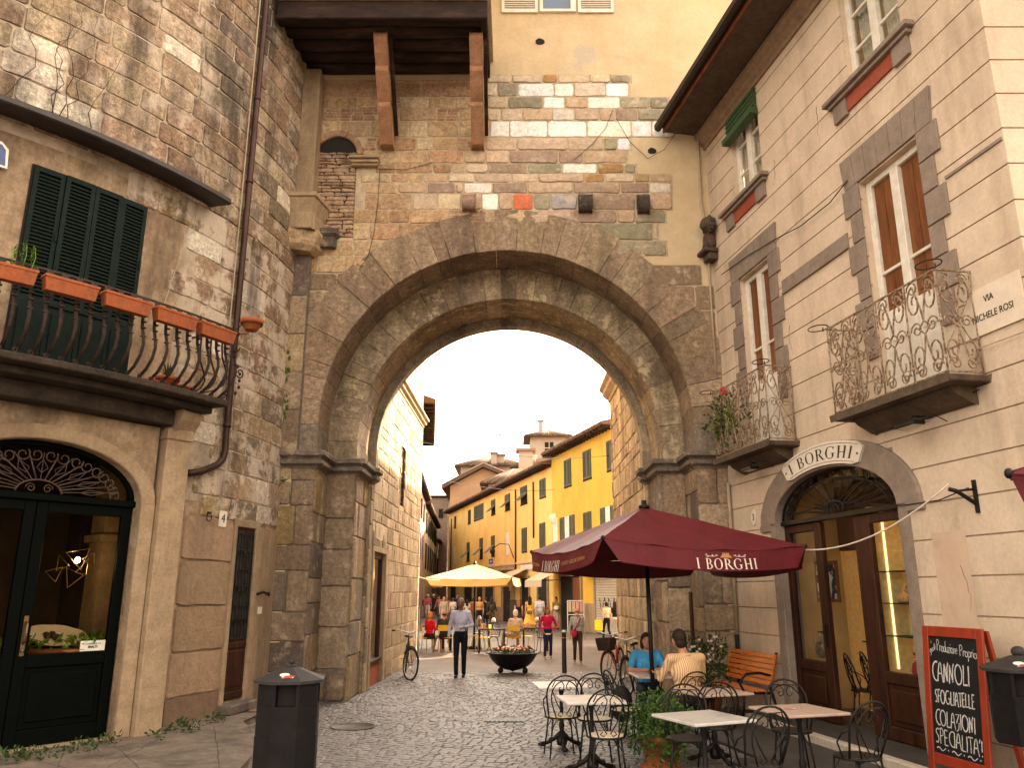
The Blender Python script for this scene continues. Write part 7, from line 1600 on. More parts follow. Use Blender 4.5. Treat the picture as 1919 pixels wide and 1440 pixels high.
for x, Y, lab, lamp in ((922, 27.0, 'dark terrace table with a small lamp behind the bowl planter', 1), (896, 29.6, 'dark terrace table with a lamp behind the walking man', 1), (1003, 27.9, 'dark terrace table between the seated man and the magenta sweater', 1), (792, 29.4, 'dark terrace table behind the woman in the red jacket', 0)):
    if tt is None: tt = ttable(lab); o = tt
    else: o = copy_tree(tt); o['label'] = lab
    X = GP(x, Y); o.location = (X, Y, 0)
    if lamp:
        l = thing('table_lamp', 'small white table lamp on the ' + lab.split(' terrace')[0] + (' table behind the bowl planter', ' table behind the walking man', ' table by the seated man')[(922, 896, 1003).index(x)], 'lamp', (X + .05, Y, .745), 0, 'small white table lamps'); k = MB(); k.lathe([(.05, 0), (.05, .012), (.01, .02), (.01, .22)], 10); part('stand', k, m_iron, l, local=True); k = MB(); k.lathe([(.085, .2), (.045, .33), (.001, .335)], 12); part('shade', k, m_white, l, local=True)
        mn = thing('menu_card', 'small red menu card on the ' + ('table behind the bowl planter', 'table behind the walking man', 'table by the seated man')[(922, 896, 1003).index(x)], 'menu', (X - .25, Y - .1, .746)); k = MB(); k.prism(lambda u, w, z: Vector((u, w, z)), [(-.06, 0), (.06, 0), (.05, .16), (-.05, .15)], -.01, .01); part('card', k, mat('menu_red', (.5, .08, .05), (.6, .4, .3), scale=20, rough=.5, bump=0), mn, local=True)
def simple_bin(x, y0, y1, Y, wd_, lab):
    p = onY(x, y1, Y); q = onY(x, y0, Y); t = thing('service_box', lab, 'cabinet', (p.x, Y, 0)); k = MB(); k.box(I3, -wd_ / 2, wd_ / 2, -wd_ / 2, wd_ / 2, .02, q.z); part('body', k, mat('brown_box', (.04, .026, .02), rough=.6, bump=.05), t, local=True, bevel=.02); k = MB(); k.box(I3, -wd_ / 2 - .02, wd_ / 2 + .02, -wd_ / 2 - .02, wd_ / 2 + .02, q.z + .001, q.z + .03); part('top', k, m_iron, t, local=True)
simple_bin(776, 1140, 1215, 25.5, .26, 'narrow brown cabinet at the end of the stone wall'); simple_bin(966, 1126, 1158, 44, .62, 'dark bin beside the arched stone doorway')
# market stalls far down the street
for x, Y, lab, c in ((796, 78, 'pale stall canopy far down the street', (.62, .55, .45)), (790, 95, 'farther white stall canopy at the street end', (.68, .62, .55))):
    p = onY(x, 1098, Y); t = thing('market_stall', lab, 'stall', (p.x, Y, 0)); k = MB(); k.prism(I3, [(-1.6, 2.3), (1.6, 2.3), (1.5, 2.55), (0, 2.85), (-1.5, 2.55)], -1.2, 1.2); part('canopy', k, mat('stall_canvas', c, rough=.85, bump=.05), t, local=True)
    for sx in (-1.4, 1.4): k = MB(); k.box(I3, sx - .03, sx + .03, -1.1, -1.04, 0, 2.299); part('pole', k, m_iron, t, local=True)
    k = MB(); k.box(I3, -1.4, 1.4, -.6, .6, .75, .85); rg = random.Random(int(Y)); part('counter', k, m_owood, t, local=True)
    k = MB(); [k.ell((rg.uniform(-1.3, 1.3), rg.uniform(-.5, .3), rg.uniform(.9, 2.1)), (.12, .1, .16), nu=6, nv=4, col=(rg.uniform(.15, .4), rg.uniform(.1, .25), rg.uniform(.08, .2))) for i in range(30)]; tag(part('goods', k, mat('stall_goods', None, attr=True, rough=.8, bump=0), t, local=True), kind='stuff')
# ------------------------------------------------------------------ people
_cm = {}
def flat(c, rough=.85, vary=.12):
    key = tuple(round(x, 3) for x in c) + (rough,)
    if key not in _cm: _cm[key] = mat('cloth', c, L(c, .8), scale=6, rough=rough, bump=.75 if rough > .8 else .1, bscale=13, vary=.22 if rough > .8 else vary, spec=.10)
    return _cm[key]
def joints(kind='stand', **kw):
    j = dict(pel=(0, 0, .93), che=(0, .0, 1.26), nk=(0, -.01, 1.45), hd=(0, .02, 1.625), sh=[(-.175, 0, 1.41), (.175, 0, 1.41)], el=[(-.225, -.03, 1.13), (.225, -.03, 1.13)], wr=[(-.235, .05, .89), (.235, .05, .89)],
             hip=[(-.088, 0, .90), (.088, 0, .90)], kn=[(-.095, .02, .49), (.095, .02, .49)], an=[(-.095, -.02, .085), (.095, -.02, .085)])
    if kind == 'walk':
        j['kn'] = [(-.09, .20, .50), (.09, .0, .48)]; j['an'] = [(-.09, .26, .10), (.09, -.27, .16)]
        j['el'] = [(-.22, -.12, 1.15), (.22, .05, 1.14)]; j['wr'] = [(-.24, -.10, .91), (.235, .20, .95)]
    if kind == 'sit':
        dz = -.40
        for k in ('pel', 'che', 'nk', 'hd'): j[k] = (j[k][0], j[k][1], j[k][2] + dz)
        for k in ('sh', 'el', 'wr', 'hip'): j[k] = [(p[0], p[1], p[2] + dz) for p in j[k]]
        j['kn'] = [(-.12, .42, .50), (.12, .42, .50)]; j['an'] = [(-.13, .40, .085), (.13, .40, .085)]
        j['wr'] = [(-.14, .30, .80), (.14, .30, .80)]; j['el'] = [(-.24, .04, .74), (.24, .04, .74)]
    j.update(kw); return j
def person(label, loc, rz, h, J, top, bottom, skin=(.50, .27, .17), hair=(.05, .03, .02), shoes=(.04, .03, .03), sleeve='long', legs='long', style='short', fat=1.0, res=.017, topm=None, name='person', face=True, extra=None, collar=None):
    s = h / 1.75; t = thing(name, label, 'person', loc, rz)
    Z = {'skin': 0, 'top': 1, 'bottom': 2, 'shoes': 3}; prim = []
    def C(a, b, ra, rb, z): prim.append((Vector(a) * s, Vector(b) * s, ra * s, rb * s, z))
    def E_(c, r, z): prim.append((Vector(c) * s, tuple(q * s for q in r), None, None, z))
    pel, che, nk, hd = (Vector(J[k]) for k in ('pel', 'che', 'nk', 'hd'))
    up = (nk - pel).normalized(); f = fat
    E_(pel + up * .02, (.158 * f, .112 * f, .125), 'bottom'); E_(pel.lerp(che, .42), (.145 * f, .102 * f, .15), 'top'); E_(che, (.165 * f, .112 * f, .185), 'top'); E_(che + up * .08, (.17 * f, .10, .12), 'top')
    C(J['sh'][0], J['sh'][1], .062, .062, 'top'); C(nk - up * .05, Vector(nk) + (hd - nk) * .5, .058, .05, 'skin'); C(nk - up * .08 + Vector((-.08, 0, -.0)), nk - up * .08 + Vector((.08, 0, 0)), .06, .06, 'top')
    E_(hd, (.074, .094, .112), 'skin'); E_(hd + Vector((0, .035, -.06)), (.052, .052, .055), 'skin'); E_(hd + Vector((0, -.02, .03)), (.076, .088, .085), 'skin')
    C(hd + Vector((0, .088, .01)), hd + Vector((0, .108, -.022)), .010, .016, 'skin')
    for sx in (-1, 1): E_(hd + Vector((sx * .076, 0, -.01)), (.012, .02, .03), 'skin')
    for i in (0, 1):
        sh, el, wr = (Vector(J[k][i]) for k in ('sh', 'el', 'wr')); sz = {'long': ('top', 'top'), 'short': ('top', 'skin'), 'none': ('skin', 'skin')}[sleeve]
        if sleeve == 'short':
            m_ = sh.lerp(el, .72); C(sh, m_, .060, .056, 'top'); C(m_, el, .043, .040, 'skin')
        else: C(sh, el, .056, .044, sz[0])
        C(el, wr, .042, .031, sz[1])
        hp, kn, an = (Vector(J[k][i]) for k in ('hip', 'kn', 'an'))
        if legs == 'short': m_ = hp.lerp(kn, .9); C(hp, m_, .090 * f, .075, 'bottom'); C(m_, kn, .055, .052, 'skin'); C(kn, an, .056, .036, 'skin')
        elif legs == 'bare': C(hp, kn, .08 * f, .055, 'skin'); C(kn, an, .054, .034, 'skin')
        else: C(hp, kn, .088 * f, .064, 'bottom'); C(kn, an + Vector((0, 0, .01)), .062, .05, 'bottom')
        fw = Vector((0, .17, -.045)) if abs(an.z - .085) < .05 else Vector((0, .13, -.10)); C(an + Vector((0, -.02, -.045)), an + fw, .040, .032, 'shoes')
    k = MB()
    for p in prim:
        if p[2] is None: k.ell(p[0], p[1], nu=14, nv=10)
        else: k.cone(p[0], p[1], p[2], p[3], 12)
    ob = bpy.data.objects.new('tmp', k.mesh('tmp')); COL.objects.link(ob)
    m = ob.modifiers.new('r', 'REMESH'); m.mode = 'VOXEL'; m.voxel_size = res; m2 = ob.modifiers.new('s', 'SMOOTH'); m2.factor = .5; m2.iterations = 3
    dg = bpy.context.evaluated_depsgraph_get(); me = bpy.data.meshes.new_from_object(ob.evaluated_get(dg)); bpy.data.objects.remove(ob)
    # each face takes the cloth or skin of the limb it belongs to
    zi = []
    for pl in me.polygons:
        c = pl.center; bd, bz = 9, 'top'
        for p in prim:
            if p[2] is None:
                d = c - p[0]; q = math.sqrt((d.x / p[1][0]) ** 2 + (d.y / p[1][1]) ** 2 + (d.z / p[1][2]) ** 2); dist = (q - 1) * min(p[1])
            else:
                ab = p[1] - p[0]; u = max(0, min(1, (c - p[0]).dot(ab) / max(1e-9, ab.dot(ab)))); dist = (c - p[0] - ab * u).length - (p[2] + (p[3] - p[2]) * u)
            if dist < bd: bd, bz = dist, p[4]
        zi.append(Z[bz])
    me.polygons.foreach_set('material_index', zi); me.polygons.foreach_set('use_smooth', [True] * len(me.polygons)); me.name = 'body'
    skm = flat(skin, .55, .06); tm = topm or flat(top); bm_ = flat(bottom); sm = flat(shoes, .5)
    hands = MB()                                    # palms with five bent fingers, joined to the body mesh below
    for i in (0, 1):
        el, wr = Vector(J['el'][i]) * s, Vector(J['wr'][i]) * s; d = (wr - el).normalized(); sd = Vector((0, 1, 0)) - d * d.y; sd = sd.normalized() if sd.length > .1 else Vector((1, 0, 0)); n = d.cross(sd) * (1 if i else -1)
        pc_ = wr + d * .05 * s; q = Matrix((n, sd, d)).transposed(); hands.ell(pc_, (.016 * s, .038 * s, .055 * s), q, nu=10, nv=7)
        for f_ in range(4):
            o = pc_ + sd * (f_ - 1.5) * .018 * s + d * .035 * s; l = (.062, .072, .068, .052)[f_] * s; a = o + d * l * .55 + n * .008 * s; hands.cone(o, a, .0095 * s, .0085 * s, 6); hands.cone(a, a + d * l * .4 - n * .022 * s, .0085 * s, .007 * s, 6)
        o = pc_ + sd * .03 * s - d * .01 * s; a = o + sd * .03 * s + d * .03 * s - n * .01 * s; hands.cone(o, a, .011 * s, .010 * s, 6); hands.cone(a, a + d * .03 * s - n * .01 * s, .010 * s, .008 * s, 6)
    vs = [tuple(v.co) for v in me.vertices]; fs = [tuple(p.vertices) for p in me.polygons]; body = MB(); body.add(vs, fs); body.s = [True] * len(fs); body.m = list(zi)
    nb = len(body.v); body.v += hands.v; body.f += [[a + nb for a in f_] for f_ in hands.f]; body.c += [None] * len(hands.f); body.s += [True] * len(hands.f); body.m += [0] * len(hands.f)
    if face:
        for (cx, cy, cz, rx, ry, rz_, mi) in ((-.03, .085, .012, .012, .008, .006, 4), (.03, .085, .012, .012, .008, .006, 4), (0, .090, -.068, .022, .008, .005, 5), (-.03, .088, .032, .018, .008, .004, 4), (.03, .088, .032, .018, .008, .004, 4)):
            body.ell((Vector((hd.x + cx, hd.y + cy, hd.z + cz))) * s, (rx * s, ry * s, rz_ * s), nu=8, nv=5, mi=mi)
    bpy.data.meshes.remove(me)
    b = part('body', body, [skm, tm, bm_, sm, flat((.02, .014, .01)), flat(L(skin, .55))], t, local=True)
    hm = flat(hair, .6)
    k = MB(); hc = hd * s
    if style == 'bald': 
        k.ell(hc + Vector((0, -.045, -.02)) * s, (.080 * s, .062 * s, .055 * s), nu=12, nv=8)
    elif style != 'none':
        k.ell(hc + Vector((0, -.018, .028)) * s, (.084 * s, .100 * s, .100 * s), nu=16, nv=10); k.ell(hc + Vector((0, -.05, -.03)) * s, (.076 * s, .06 * s, .07 * s), nu=12, nv=8)
        if style == 'long':
            for x in (-.05, 0, .05): k.cone(hc + Vector((x, -.06, .0)) * s, hc + Vector((x * 1.2, -.115, -.30)) * s, .055 * s, .04 * s, 10)
        if style == 'bun': k.ell(hc + Vector((0, -.12, .04)) * s, (.045 * s, .045 * s, .045 * s), nu=10, nv=8)
        if style == 'bob': 
            for x in (-1, 1): k.ell(hc + Vector((x * .065, -.02, -.04)) * s, (.03 * s, .065 * s, .085 * s), nu=10, nv=8)
            k.ell(hc + Vector((0, -.07, -.05)) * s, (.07 * s, .045 * s, .08 * s), nu=10, nv=8)
    if k.v: part('hair', k, hm, t, local=True)
    if collar:
        k = MB(); q = Vector(J['nk']) * s
        for sg in (-1, 1): k.add([q + Vector((sg * .005, .075, -.06)) * s, q + Vector((sg * .07, .03, .01)) * s, q + Vector((sg * .095, .06, -.03)) * s, q + Vector((sg * .05, .095, -.09)) * s], [(0, 1, 2, 3)])
        k.tube([q + Vector((.066 * math.cos(a), .060 * math.sin(a) - .005, .0)) * s for a in [i * PI / 8 for i in range(16)]], .016 * s, 6, closed=True); part('collar', k, flat(collar), t, local=True)
    if extra: extra(t, s, J)
    return t
def at(px, py): p = ground(px, py); return (p.x, p.y, 0), p.y
def tall(px, py_head, Y): return onY(px, py_head, Y).z
def skirt(col, z0, z1, r0, r1, name='skirt', waves=7):
    def f(t, s, J):
        k = MB(); n = 28; vs = []; p = J['pel']
        for r, z in ((r0, z0), ((r0 + r1) * .5 * 1.02, (z0 + z1) / 2), (r1, z1)):
            for i in range(n): a = 2 * PI * i / n; rr = r * (1 + .06 * math.sin(waves * a) * (z0 - z) / max(.01, z0 - z1)); vs.append(((p[0] + rr * math.cos(a)) * s, (p[1] + rr * .82 * math.sin(a)) * s, z * s))
        k.add(vs, [(j * n + i, j * n + (i + 1) % n, j * n + n + (i + 1) % n, j * n + n + i) for j in range(2) for i in range(n)], smooth=True); part(name, k, flat(col), t, local=True)
    return f
def hem(col):
    def f(t, s, J): k = MB(); k.lathe([(.150, .86), (.158, .80), (.152, .80), (.145, .86)], 24, sx=s, sy=s * .78); k.v = [(x, y, z * s) for x, y, z in k.v]; part('shirt_hem', k, flat(col), t, local=True)
    return f
# 1 the man walking towards the camera
J1 = joints('walk'); J1['kn'] = [(-.085, .03, .48), (.085, .10, .50)]; J1['an'] = [(-.075, -.06, .085), (.08, .10, .085)]; J1['el'] = [(-.265, -.05, 1.14), (.255, -.06, 1.13)]; J1['wr'] = [(-.11, .17, 1.10), (.275, .0, .89)]
loc, Y = at(862, 1271)
person('man in a pale blue shirt and black trousers walking towards the camera', loc, PI - .05, tall(862, 1121, Y), J1, (.50, .50, .64), (.010, .010, .013), skin=(.25, .115, .062), hair=(.16, .15, .14), shoes=(.015, .013, .012), res=.0125, collar=(.46, .46, .60))
q = Vector(loc) + Vector((.13, -.24, 1.05)); t = thing('sunglasses', 'black folded glasses held by the man in the pale blue shirt', 'glasses', q); k = MB(); k.tube([(0, 0, .03), (.0, -.01, -.05), (-.02, -.01, -.12)], .014, 6); k.ell((-.025, -.01, -.13), (.025, .01, .02), nu=8, nv=5); part('frame', k, m_ink, t, local=True)
# 2 the woman in the magenta sweater
J2 = joints('walk'); J2['kn'] = [(-.10, .05, .49), (.10, .08, .49)]; J2['an'] = [(-.11, -.08, .09), (.13, .12, .085)]; J2['el'] = [(-.33, -.10, 1.12), (.30, -.10, 1.12)]; J2['wr'] = [(-.19, .06, .95), (.19, .06, .94)]
loc, Y = at(1027, 1235)
person('woman in a magenta sweater and navy jeans with hands at her hips', loc, PI + .1, tall(1027, 1139, Y), J2, (.50, .012, .075), (.018, .02, .055), skin=(.46, .22, .13), hair=(.12, .05, .025), shoes=(.40, .20, .13), style='bob', res=.0135, collar=(.72, .62, .5), extra=hem((.70, .58, .46)), fat=1.05)
# 3 the old man with the red cross-body bag
J3 = joints('walk'); J3['kn'] = [(-.09, .10, .50), (.09, .02, .48)]; J3['an'] = [(-.09, .12, .085), (.09, -.14, .10)]; J3['el'] = [(-.245, -.05, 1.13), (.245, -.05, 1.13)]; J3['wr'] = [(-.25, -.04, .88), (.25, -.02, .88)]
loc, Y = at(1083, 1244); h3 = tall(1083, 1140, Y)
def beard(t, s, J):
    k = MB(); h = Vector(J['hd']) * s; k.ell(h + Vector((0, .055, -.075)) * s, (.055 * s, .042 * s, .04 * s), nu=12, nv=8); part('beard', k, flat((.62, .55, .47)), t, local=True)
    k = MB()
    for sg in (-1, 1): k.tube([h + Vector((sg * .035 + .026 * math.cos(a), .096, .01 + .02 * math.sin(a))) * s for a in [i * PI / 6 for i in range(12)]], .004 * s, 4, closed=True); k.tube([h + Vector((sg * .06, .09, .012)) * s, h + Vector((sg * .08, .0, .012)) * s], .004 * s, 4)
    part('glasses', k, m_ink, t, local=True)
person('elderly bearded man in a grey shirt and brown trousers with a red shoulder bag', loc, PI, h3, J3, (.36, .37, .38), (.055, .036, .026), skin=(.50, .25, .155), hair=(.60, .54, .46), shoes=(.34, .16, .06), style='bald', res=.0135, collar=(.36, .37, .38), fat=1.08, extra=beard)
s = h3 / 1.75; t = thing('shoulder_bag', 'red cross body bag worn by the elderly bearded man', 'bag', (loc[0], loc[1], 0)); m_bag = mat('red_bag', (.34, .015, .03), (.28, .01, .025), scale=8, rough=.6, bump=.1)
k = MB(); k.ell((-.115 * s, -.15 * s, .93 * s), (.10 * s, .055 * s, .13 * s), nu=14, nv=10); k.ell((-.11 * s, -.155 * s, 1.04 * s), (.075 * s, .04 * s, .06 * s), nu=12, nv=8); part('pouch', k, m_bag, t, local=True)
k = MB(); k.tube([(-.10 * s, -.15 * s, 1.06 * s), (.02 * s, -.145 * s, 1.22 * s), (.10 * s, -.10 * s, 1.43 * s), (.10 * s, .02 * s, 1.48 * s), (.02 * s, .15 * s, 1.25 * s), (-.12 * s, .12 * s, 1.0 * s)], .022 * s, 6, flat=.4); part('strap', k, m_bag, t, local=True)
# seated people of the terrace
Js = joints('sit'); x = GP(806, 27.25)
person('woman in a bright red jacket sitting on a yellow terrace chair', (x, 27.2, 0), -.75, 1.66, joints('sit', an=[(-.10, .30, .085), (.10, .46, .085)]), (.58, .010, .02), (.012, .012, .014), hair=(.36, .15, .05), shoes=(.50, .22, .05), style='bob', res=.016, fat=1.08, legs='bare', extra=skirt((.012, .012, .014), .62, .44, .19, .24))
person('man in a dark suit seated beside the woman in the red jacket', (GP(833, 27.2), 27.2, 0), -.15, 1.72, joints('sit'), (.035, .032, .04), (.02, .018, .02), hair=(.05, .03, .02), skin=(.38, .18, .10), style='bald', res=.016, fat=1.1)
J6 = joints('sit'); J6['kn'] = [(-.36, .30, .56), (.10, .40, .50)]; J6['an'] = [(-.42, .20, .24), (.10, .36, .085)]; J6['wr'] = [(-.32, .24, .72), (.16, .30, .78)]
person('white haired man in a pale pink shirt seated with his back to the camera', (GP(966, 27.15), 27.15, 0), .05, 1.74, J6, (.56, .42, .36), (.42, .27, .11), hair=(.64, .57, .50), shoes=(.20, .10, .04), style='short', res=.016, fat=1.06, sleeve='short')
# standing and strolling people (photo columns: x, head, feet)
def stroll(lab, x, yh, yf, rz, kind, top, bottom, **kw):
    loc, Y = at(x, yf); h = max(1.5, min(1.92, tall(x, yh, Y))); return person(lab, loc, rz, h, joints(kind, **kw.pop('J', {})), top, bottom, res=kw.pop('res', .019), **kw), Vector(loc), h / 1.75
tan, lt = (.40, .20, .12), (.50, .28, .18)
t, p, s = stroll('dark haired woman in a long yellow dress seen from behind', 993, 1118, 1184, .1, 'stand', (.72, .46, .08), (.72, .46, .08), sleeve='none', legs='bare', style='long', hair=(.03, .018, .012), extra=skirt((.72, .47, .09), 1.10, .34, .145, .33, 'dress'))
bg_ = thing('handbag', 'small brown bag on the hip of the woman in yellow', 'bag', p + Vector((-.02, -.32, .92))); k = MB(); k.box(I3, -.14, .14, -.04, .04, -.09, .08); part('pouch', k, flat((.24, .12, .04)), bg_, local=True, bevel=.02); k = MB(); k.tube([(-.12, 0, .08), (-.14, .2, .55), (.0, .26, .58)], .01, 4); part('strap', k, flat((.24, .12, .04)), bg_, local=True)
stroll('tall man in a light blue shirt and grey trousers seen from behind', 1012, 1116, 1187, .15, 'walk', (.44, .50, .58), (.28, .29, .31), sleeve='short', hair=(.025, .018, .014), fat=1.08)
stroll('long haired woman in a black top and dark skirt from behind', 972, 1123, 1183, -.1, 'stand', (.02, .018, .018), (.05, .035, .04), sleeve='none', style='long', hair=(.26, .12, .04), legs='bare', extra=skirt((.05, .035, .045), .98, .45, .15, .22))
t, p, s = stroll('man in an olive shirt carrying a white helmet by the shop door', 1043, 1119, 1180, 2.6, 'stand', (.22, .17, .05), (.46, .38, .28), sleeve='short', legs='short', hair=(.02, .015, .012), skin=tan)
bg_ = thing('white_helmet', 'round white helmet carried by the man in olive', 'helmet', p + Vector((.0, -.26, 1.05))); k = MB(); k.lathe([(.145, -.06), (.16, .0), (.14, .09), (.08, .14), (.001, .155)], 16); part('shell', k, m_white, bg_, local=True); k = MB(); k.lathe([(.15, -.10), (.15, -.062)], 16); part('rim', k, m_ink, bg_, local=True)
stroll('figure in a long ochre dress standing in the shop doorway', 1069, 1122, 1173, PI - .3, 'stand', (.36, .20, .05), (.36, .20, .05), hair=(.45, .30, .15), extra=skirt((.36, .20, .05), 1.1, .2, .15, .22, 'dress'), legs='bare')
pr = FY.px(1079, 1150, .6); c = FY(pr[0], .6, 0); t = thing('clothes_rack', 'white rack with small goods at the shop doorway', 'rack', c); k = MB()
for sx in (-.4, .4): k.box(I3, sx - .02, sx + .02, -.02, .02, 0, 1.5)
k.box(I3, -.38, .38, -.02, .02, 1.46, 1.5); k.box(I3, -.38, .38, -.02, .02, .8, .84); part('frame', k, m_white, t, local=True)
for i in range(4): k = MB(); k.box(I3, -.36 + i * .185, -.21 + i * .185, -.015, .015, .95, 1.44); part('garment', k, flat((.55, .45 - .05 * i, .3)), t, local=True)
t, p, s = stroll('woman in a sage top and navy trousers carrying a yellow shopping bag', 1138, 1130, 1200, .25, 'walk', (.44, .44, .28), (.012, .013, .022), sleeve='none', hair=(.03, .02, .015), shoes=(.60, .54, .46), style='bun', skin=lt, res=.016)
bg_ = thing('shopping_bag', 'bright yellow paper shopping bag in the hand of the woman in sage', 'bag', p + Vector((-.34, -.02, .38))); k = MB(); k.box(I3, -.16, .16, -.06, .06, 0, .40); part('bag', k, mat('yellow_paper', (.80, .58, .02), rough=.6, bump=.05), bg_, local=True, bevel=.01); k = MB(); k.tube([(-.07, 0, .40), (-.04, 0, .5), (.04, 0, .5), (.07, 0, .40)], .008, 4); part('handle', k, m_white, bg_, local=True)
stroll('black haired woman in a black top and pale trousers by the right stone wall', 1154, 1137, 1198, .1, 'walk', (.015, .014, .016), (.50, .47, .42), sleeve='short', style='long', hair=(.012, .010, .010), skin=lt, res=.016)
stroll('man in a maroon shirt and beige shorts standing in profile', 946, 1116, 1164, 1.5, 'stand', (.16, .02, .03), (.42, .32, .22), legs='short', hair=(.03, .02, .015), skin=tan)
stroll('bald man in an orange tee shirt and dark shorts facing the camera', 898, 1119, 1179, PI, 'stand', (.46, .24, .09), (.02, .018, .02), sleeve='short', legs='short', style='bald', hair=(.45, .35, .25), fat=1.1, skin=lt)
stroll('man dressed all in black standing right of the orange tee shirt', 910, 1120, 1177, .6, 'stand', (.018, .016, .018), (.016, .015, .017), hair=(.04, .025, .018))
t, p, s = stroll('long haired woman in olive trousers with a black backpack', 921, 1119, 1180, -.2, 'walk', (.05, .04, .03), (.10, .085, .045), style='long', hair=(.025, .017, .012))
bg_ = thing('backpack', 'small black backpack on the woman in olive trousers', 'bag', p + Vector((.03, -.20, 1.08))); k = MB(); k.ell((0, 0, 0), (.15, .09, .20), nu=14, nv=10); k.box(I3, -.09, .09, -.11, -.06, -.14, .0); part('pack', k, m_ink, bg_, local=True)
stroll('dark haired woman in a white blouse right behind the walking man', 874, 1124, 1174, .3, 'stand', (.62, .53, .43), (.50, .42, .34), style='long', hair=(.02, .014, .012), sleeve='short')
stroll('man in a grey beige polo and khaki trousers facing the camera', 831, 1119, 1178, PI + .1, 'stand', (.36, .29, .22), (.40, .33, .26), sleeve='short', hair=(.30, .18, .10), fat=1.08, skin=lt)
stroll('person in a pink shirt, straw hat and white trousers', 801, 1114, 1164, PI, 'walk', (.48, .12, .14), (.62, .55, .45), hair=(.55, .42, .26), skin=lt)
stroll('dark haired figure in navy just behind the head of the walking man', 856, 1113, 1168, PI, 'stand', (.03, .035, .08), (.03, .03, .04), hair=(.015, .012, .011))
stroll('blonde woman in a dark top strolling by the stone wall', 788, 1118, 1160, PI + .4, 'walk', (.06, .05, .06), (.38, .33, .28), style='bob', hair=(.42, .26, .10))
stroll('woman in a dark dress and white sun hat in the far crowd', 812, 1114, 1160, PI, 'stand', (.03, .025, .03), (.03, .025, .03), hair=(.66, .60, .52), extra=skirt((.03, .025, .03), 1.0, .5, .15, .22), legs='bare')
stroll('man in a rose tee shirt left of the beige polo man', 822, 1117, 1166, 2.8, 'walk', (.42, .16, .14), (.10, .08, .07), sleeve='short', hair=(.05, .03, .02))
stroll('woman in a red patterned top at the edge of the stone wall', 779, 1117, 1158, .2, 'stand', (.48, .10, .09), (.30, .24, .22), hair=(.10, .05, .03), style='long')
stroll('figure in a white top left of the walking man', 848, 1121, 1172, .2, 'walk', (.64, .55, .44), (.30, .26, .22), hair=(.06, .04, .03))
stroll('small far figure in grey walking away down the street', 793, 1119, 1153, 0, 'walk', (.24, .22, .22), (.08, .07, .07), hair=(.05, .04, .03), res=.025)
stroll('small far figure in a mustard shirt down the street', 818, 1118, 1154, PI, 'stand', (.42, .26, .06), (.07, .07, .09), hair=(.05, .04, .03), res=.025)
for args in (('far woman in a red cardigan under the pale stall', 783, 1118, 1156, .3, 'stand', (.50, .05, .05), (.10, .08, .09)), ('far man in a white shirt left of the sun hat woman', 806, 1117, 1156, 2.9, 'walk', (.62, .56, .48), (.10, .10, .13)), ('far woman in a turquoise top among the crowd', 797, 1119, 1158, .4, 'stand', (.10, .30, .32), (.30, .25, .2)),
             ('far man in a brown jacket at the left of the crowd', 776, 1119, 1157, PI, 'walk', (.20, .12, .07), (.06, .05, .05)), ('far figure in a cream blouse beside the mustard shirt', 826, 1119, 1156, .2, 'stand', (.58, .48, .36), (.14, .10, .08)), ('far teenager in a coral top behind the beige polo man', 838, 1120, 1160, PI, 'walk', (.50, .16, .10), (.12, .13, .18)),
             ('woman in a rust coloured dress between the orange and white tops', 885, 1121, 1170, .3, 'stand', (.34, .10, .04), (.34, .10, .04)), ('man in a navy polo right of the maroon shirt', 958, 1119, 1166, -.4, 'walk', (.03, .04, .09), (.36, .28, .2))):
    stroll(*args, hair=(.06, .035, .02), sleeve='short', res=.025, style='bob' if 'wom' in args[0] else 'short')
# the couple at the cafe table
Jw = joints('sit'); Jw['el'] = [(-.27, .10, .78), (.27, .10, .78)]; Jw['wr'] = [(-.06, .34, .80), (.06, .34, .80)]; Jw['hd'] = (0, .05, 1.20)
person('woman in a bright blue tee shirt seated at the cafe table', (1.98, 12.38, zc), PI, 1.70, Jw, (.06, .28, .50), (.02, .02, .03), skin=(.44, .20, .12), hair=(.03, .015, .012), style='bob', sleeve='short', res=.0125, fat=1.06)
m_str = mat('striped_shirt', (.62, .40, .20), bump=.12, bscale=30, vary=.08); n_ = m_str.node_tree; wv = n_.nodes.new('ShaderNodeTexWave'); wv.inputs['Scale'].default_value = 13; wv.inputs['Distortion'].default_value = .6; wv.bands_direction = 'X'
tc_ = n_.nodes.new('ShaderNodeTexCoord'); n_.links.new(tc_.outputs['Object'], wv.inputs['Vector']); mx_ = n_.nodes.new('ShaderNodeMix'); mx_.data_type = 'RGBA'; mx_.inputs[6].default_value = (.42, .20, .075, 1); mx_.inputs[7].default_value = (.66, .47, .27, 1); n_.links.new(wv.outputs['Fac'], mx_.inputs[0]); n_.links.new(mx_.outputs[2], n_.nodes['Principled BSDF'].inputs['Base Color'])
Jm = joints('sit'); Jm['sh'] = [(-.205, .02, 1.01), (.205, .02, 1.01)]; Jm['nk'] = (0, .04, 1.05); Jm['hd'] = (-.04, .09, 1.22); Jm['che'] = (0, .02, .86); Jm['el'] = [(-.27, .16, .78), (.28, .12, .76)]; Jm['wr'] = [(-.16, .40, .82), (.10, .38, .80)]
def specs(t, s, J):
    k = MB(); h = Vector(J['hd']) * s
    for sg in (-1, 1): k.tube([h + Vector((sg * .035 + .028 * math.cos(a), .098, .01 + .022 * math.sin(a))) * s for a in [i * PI / 6 for i in range(12)]], .004, 4, closed=True); k.tube([h + Vector((sg * .064, .095, .012)) * s, h + Vector((sg * .08, -.02, .014)) * s], .004, 4)
    part('glasses', k, m_ink, t, local=True)
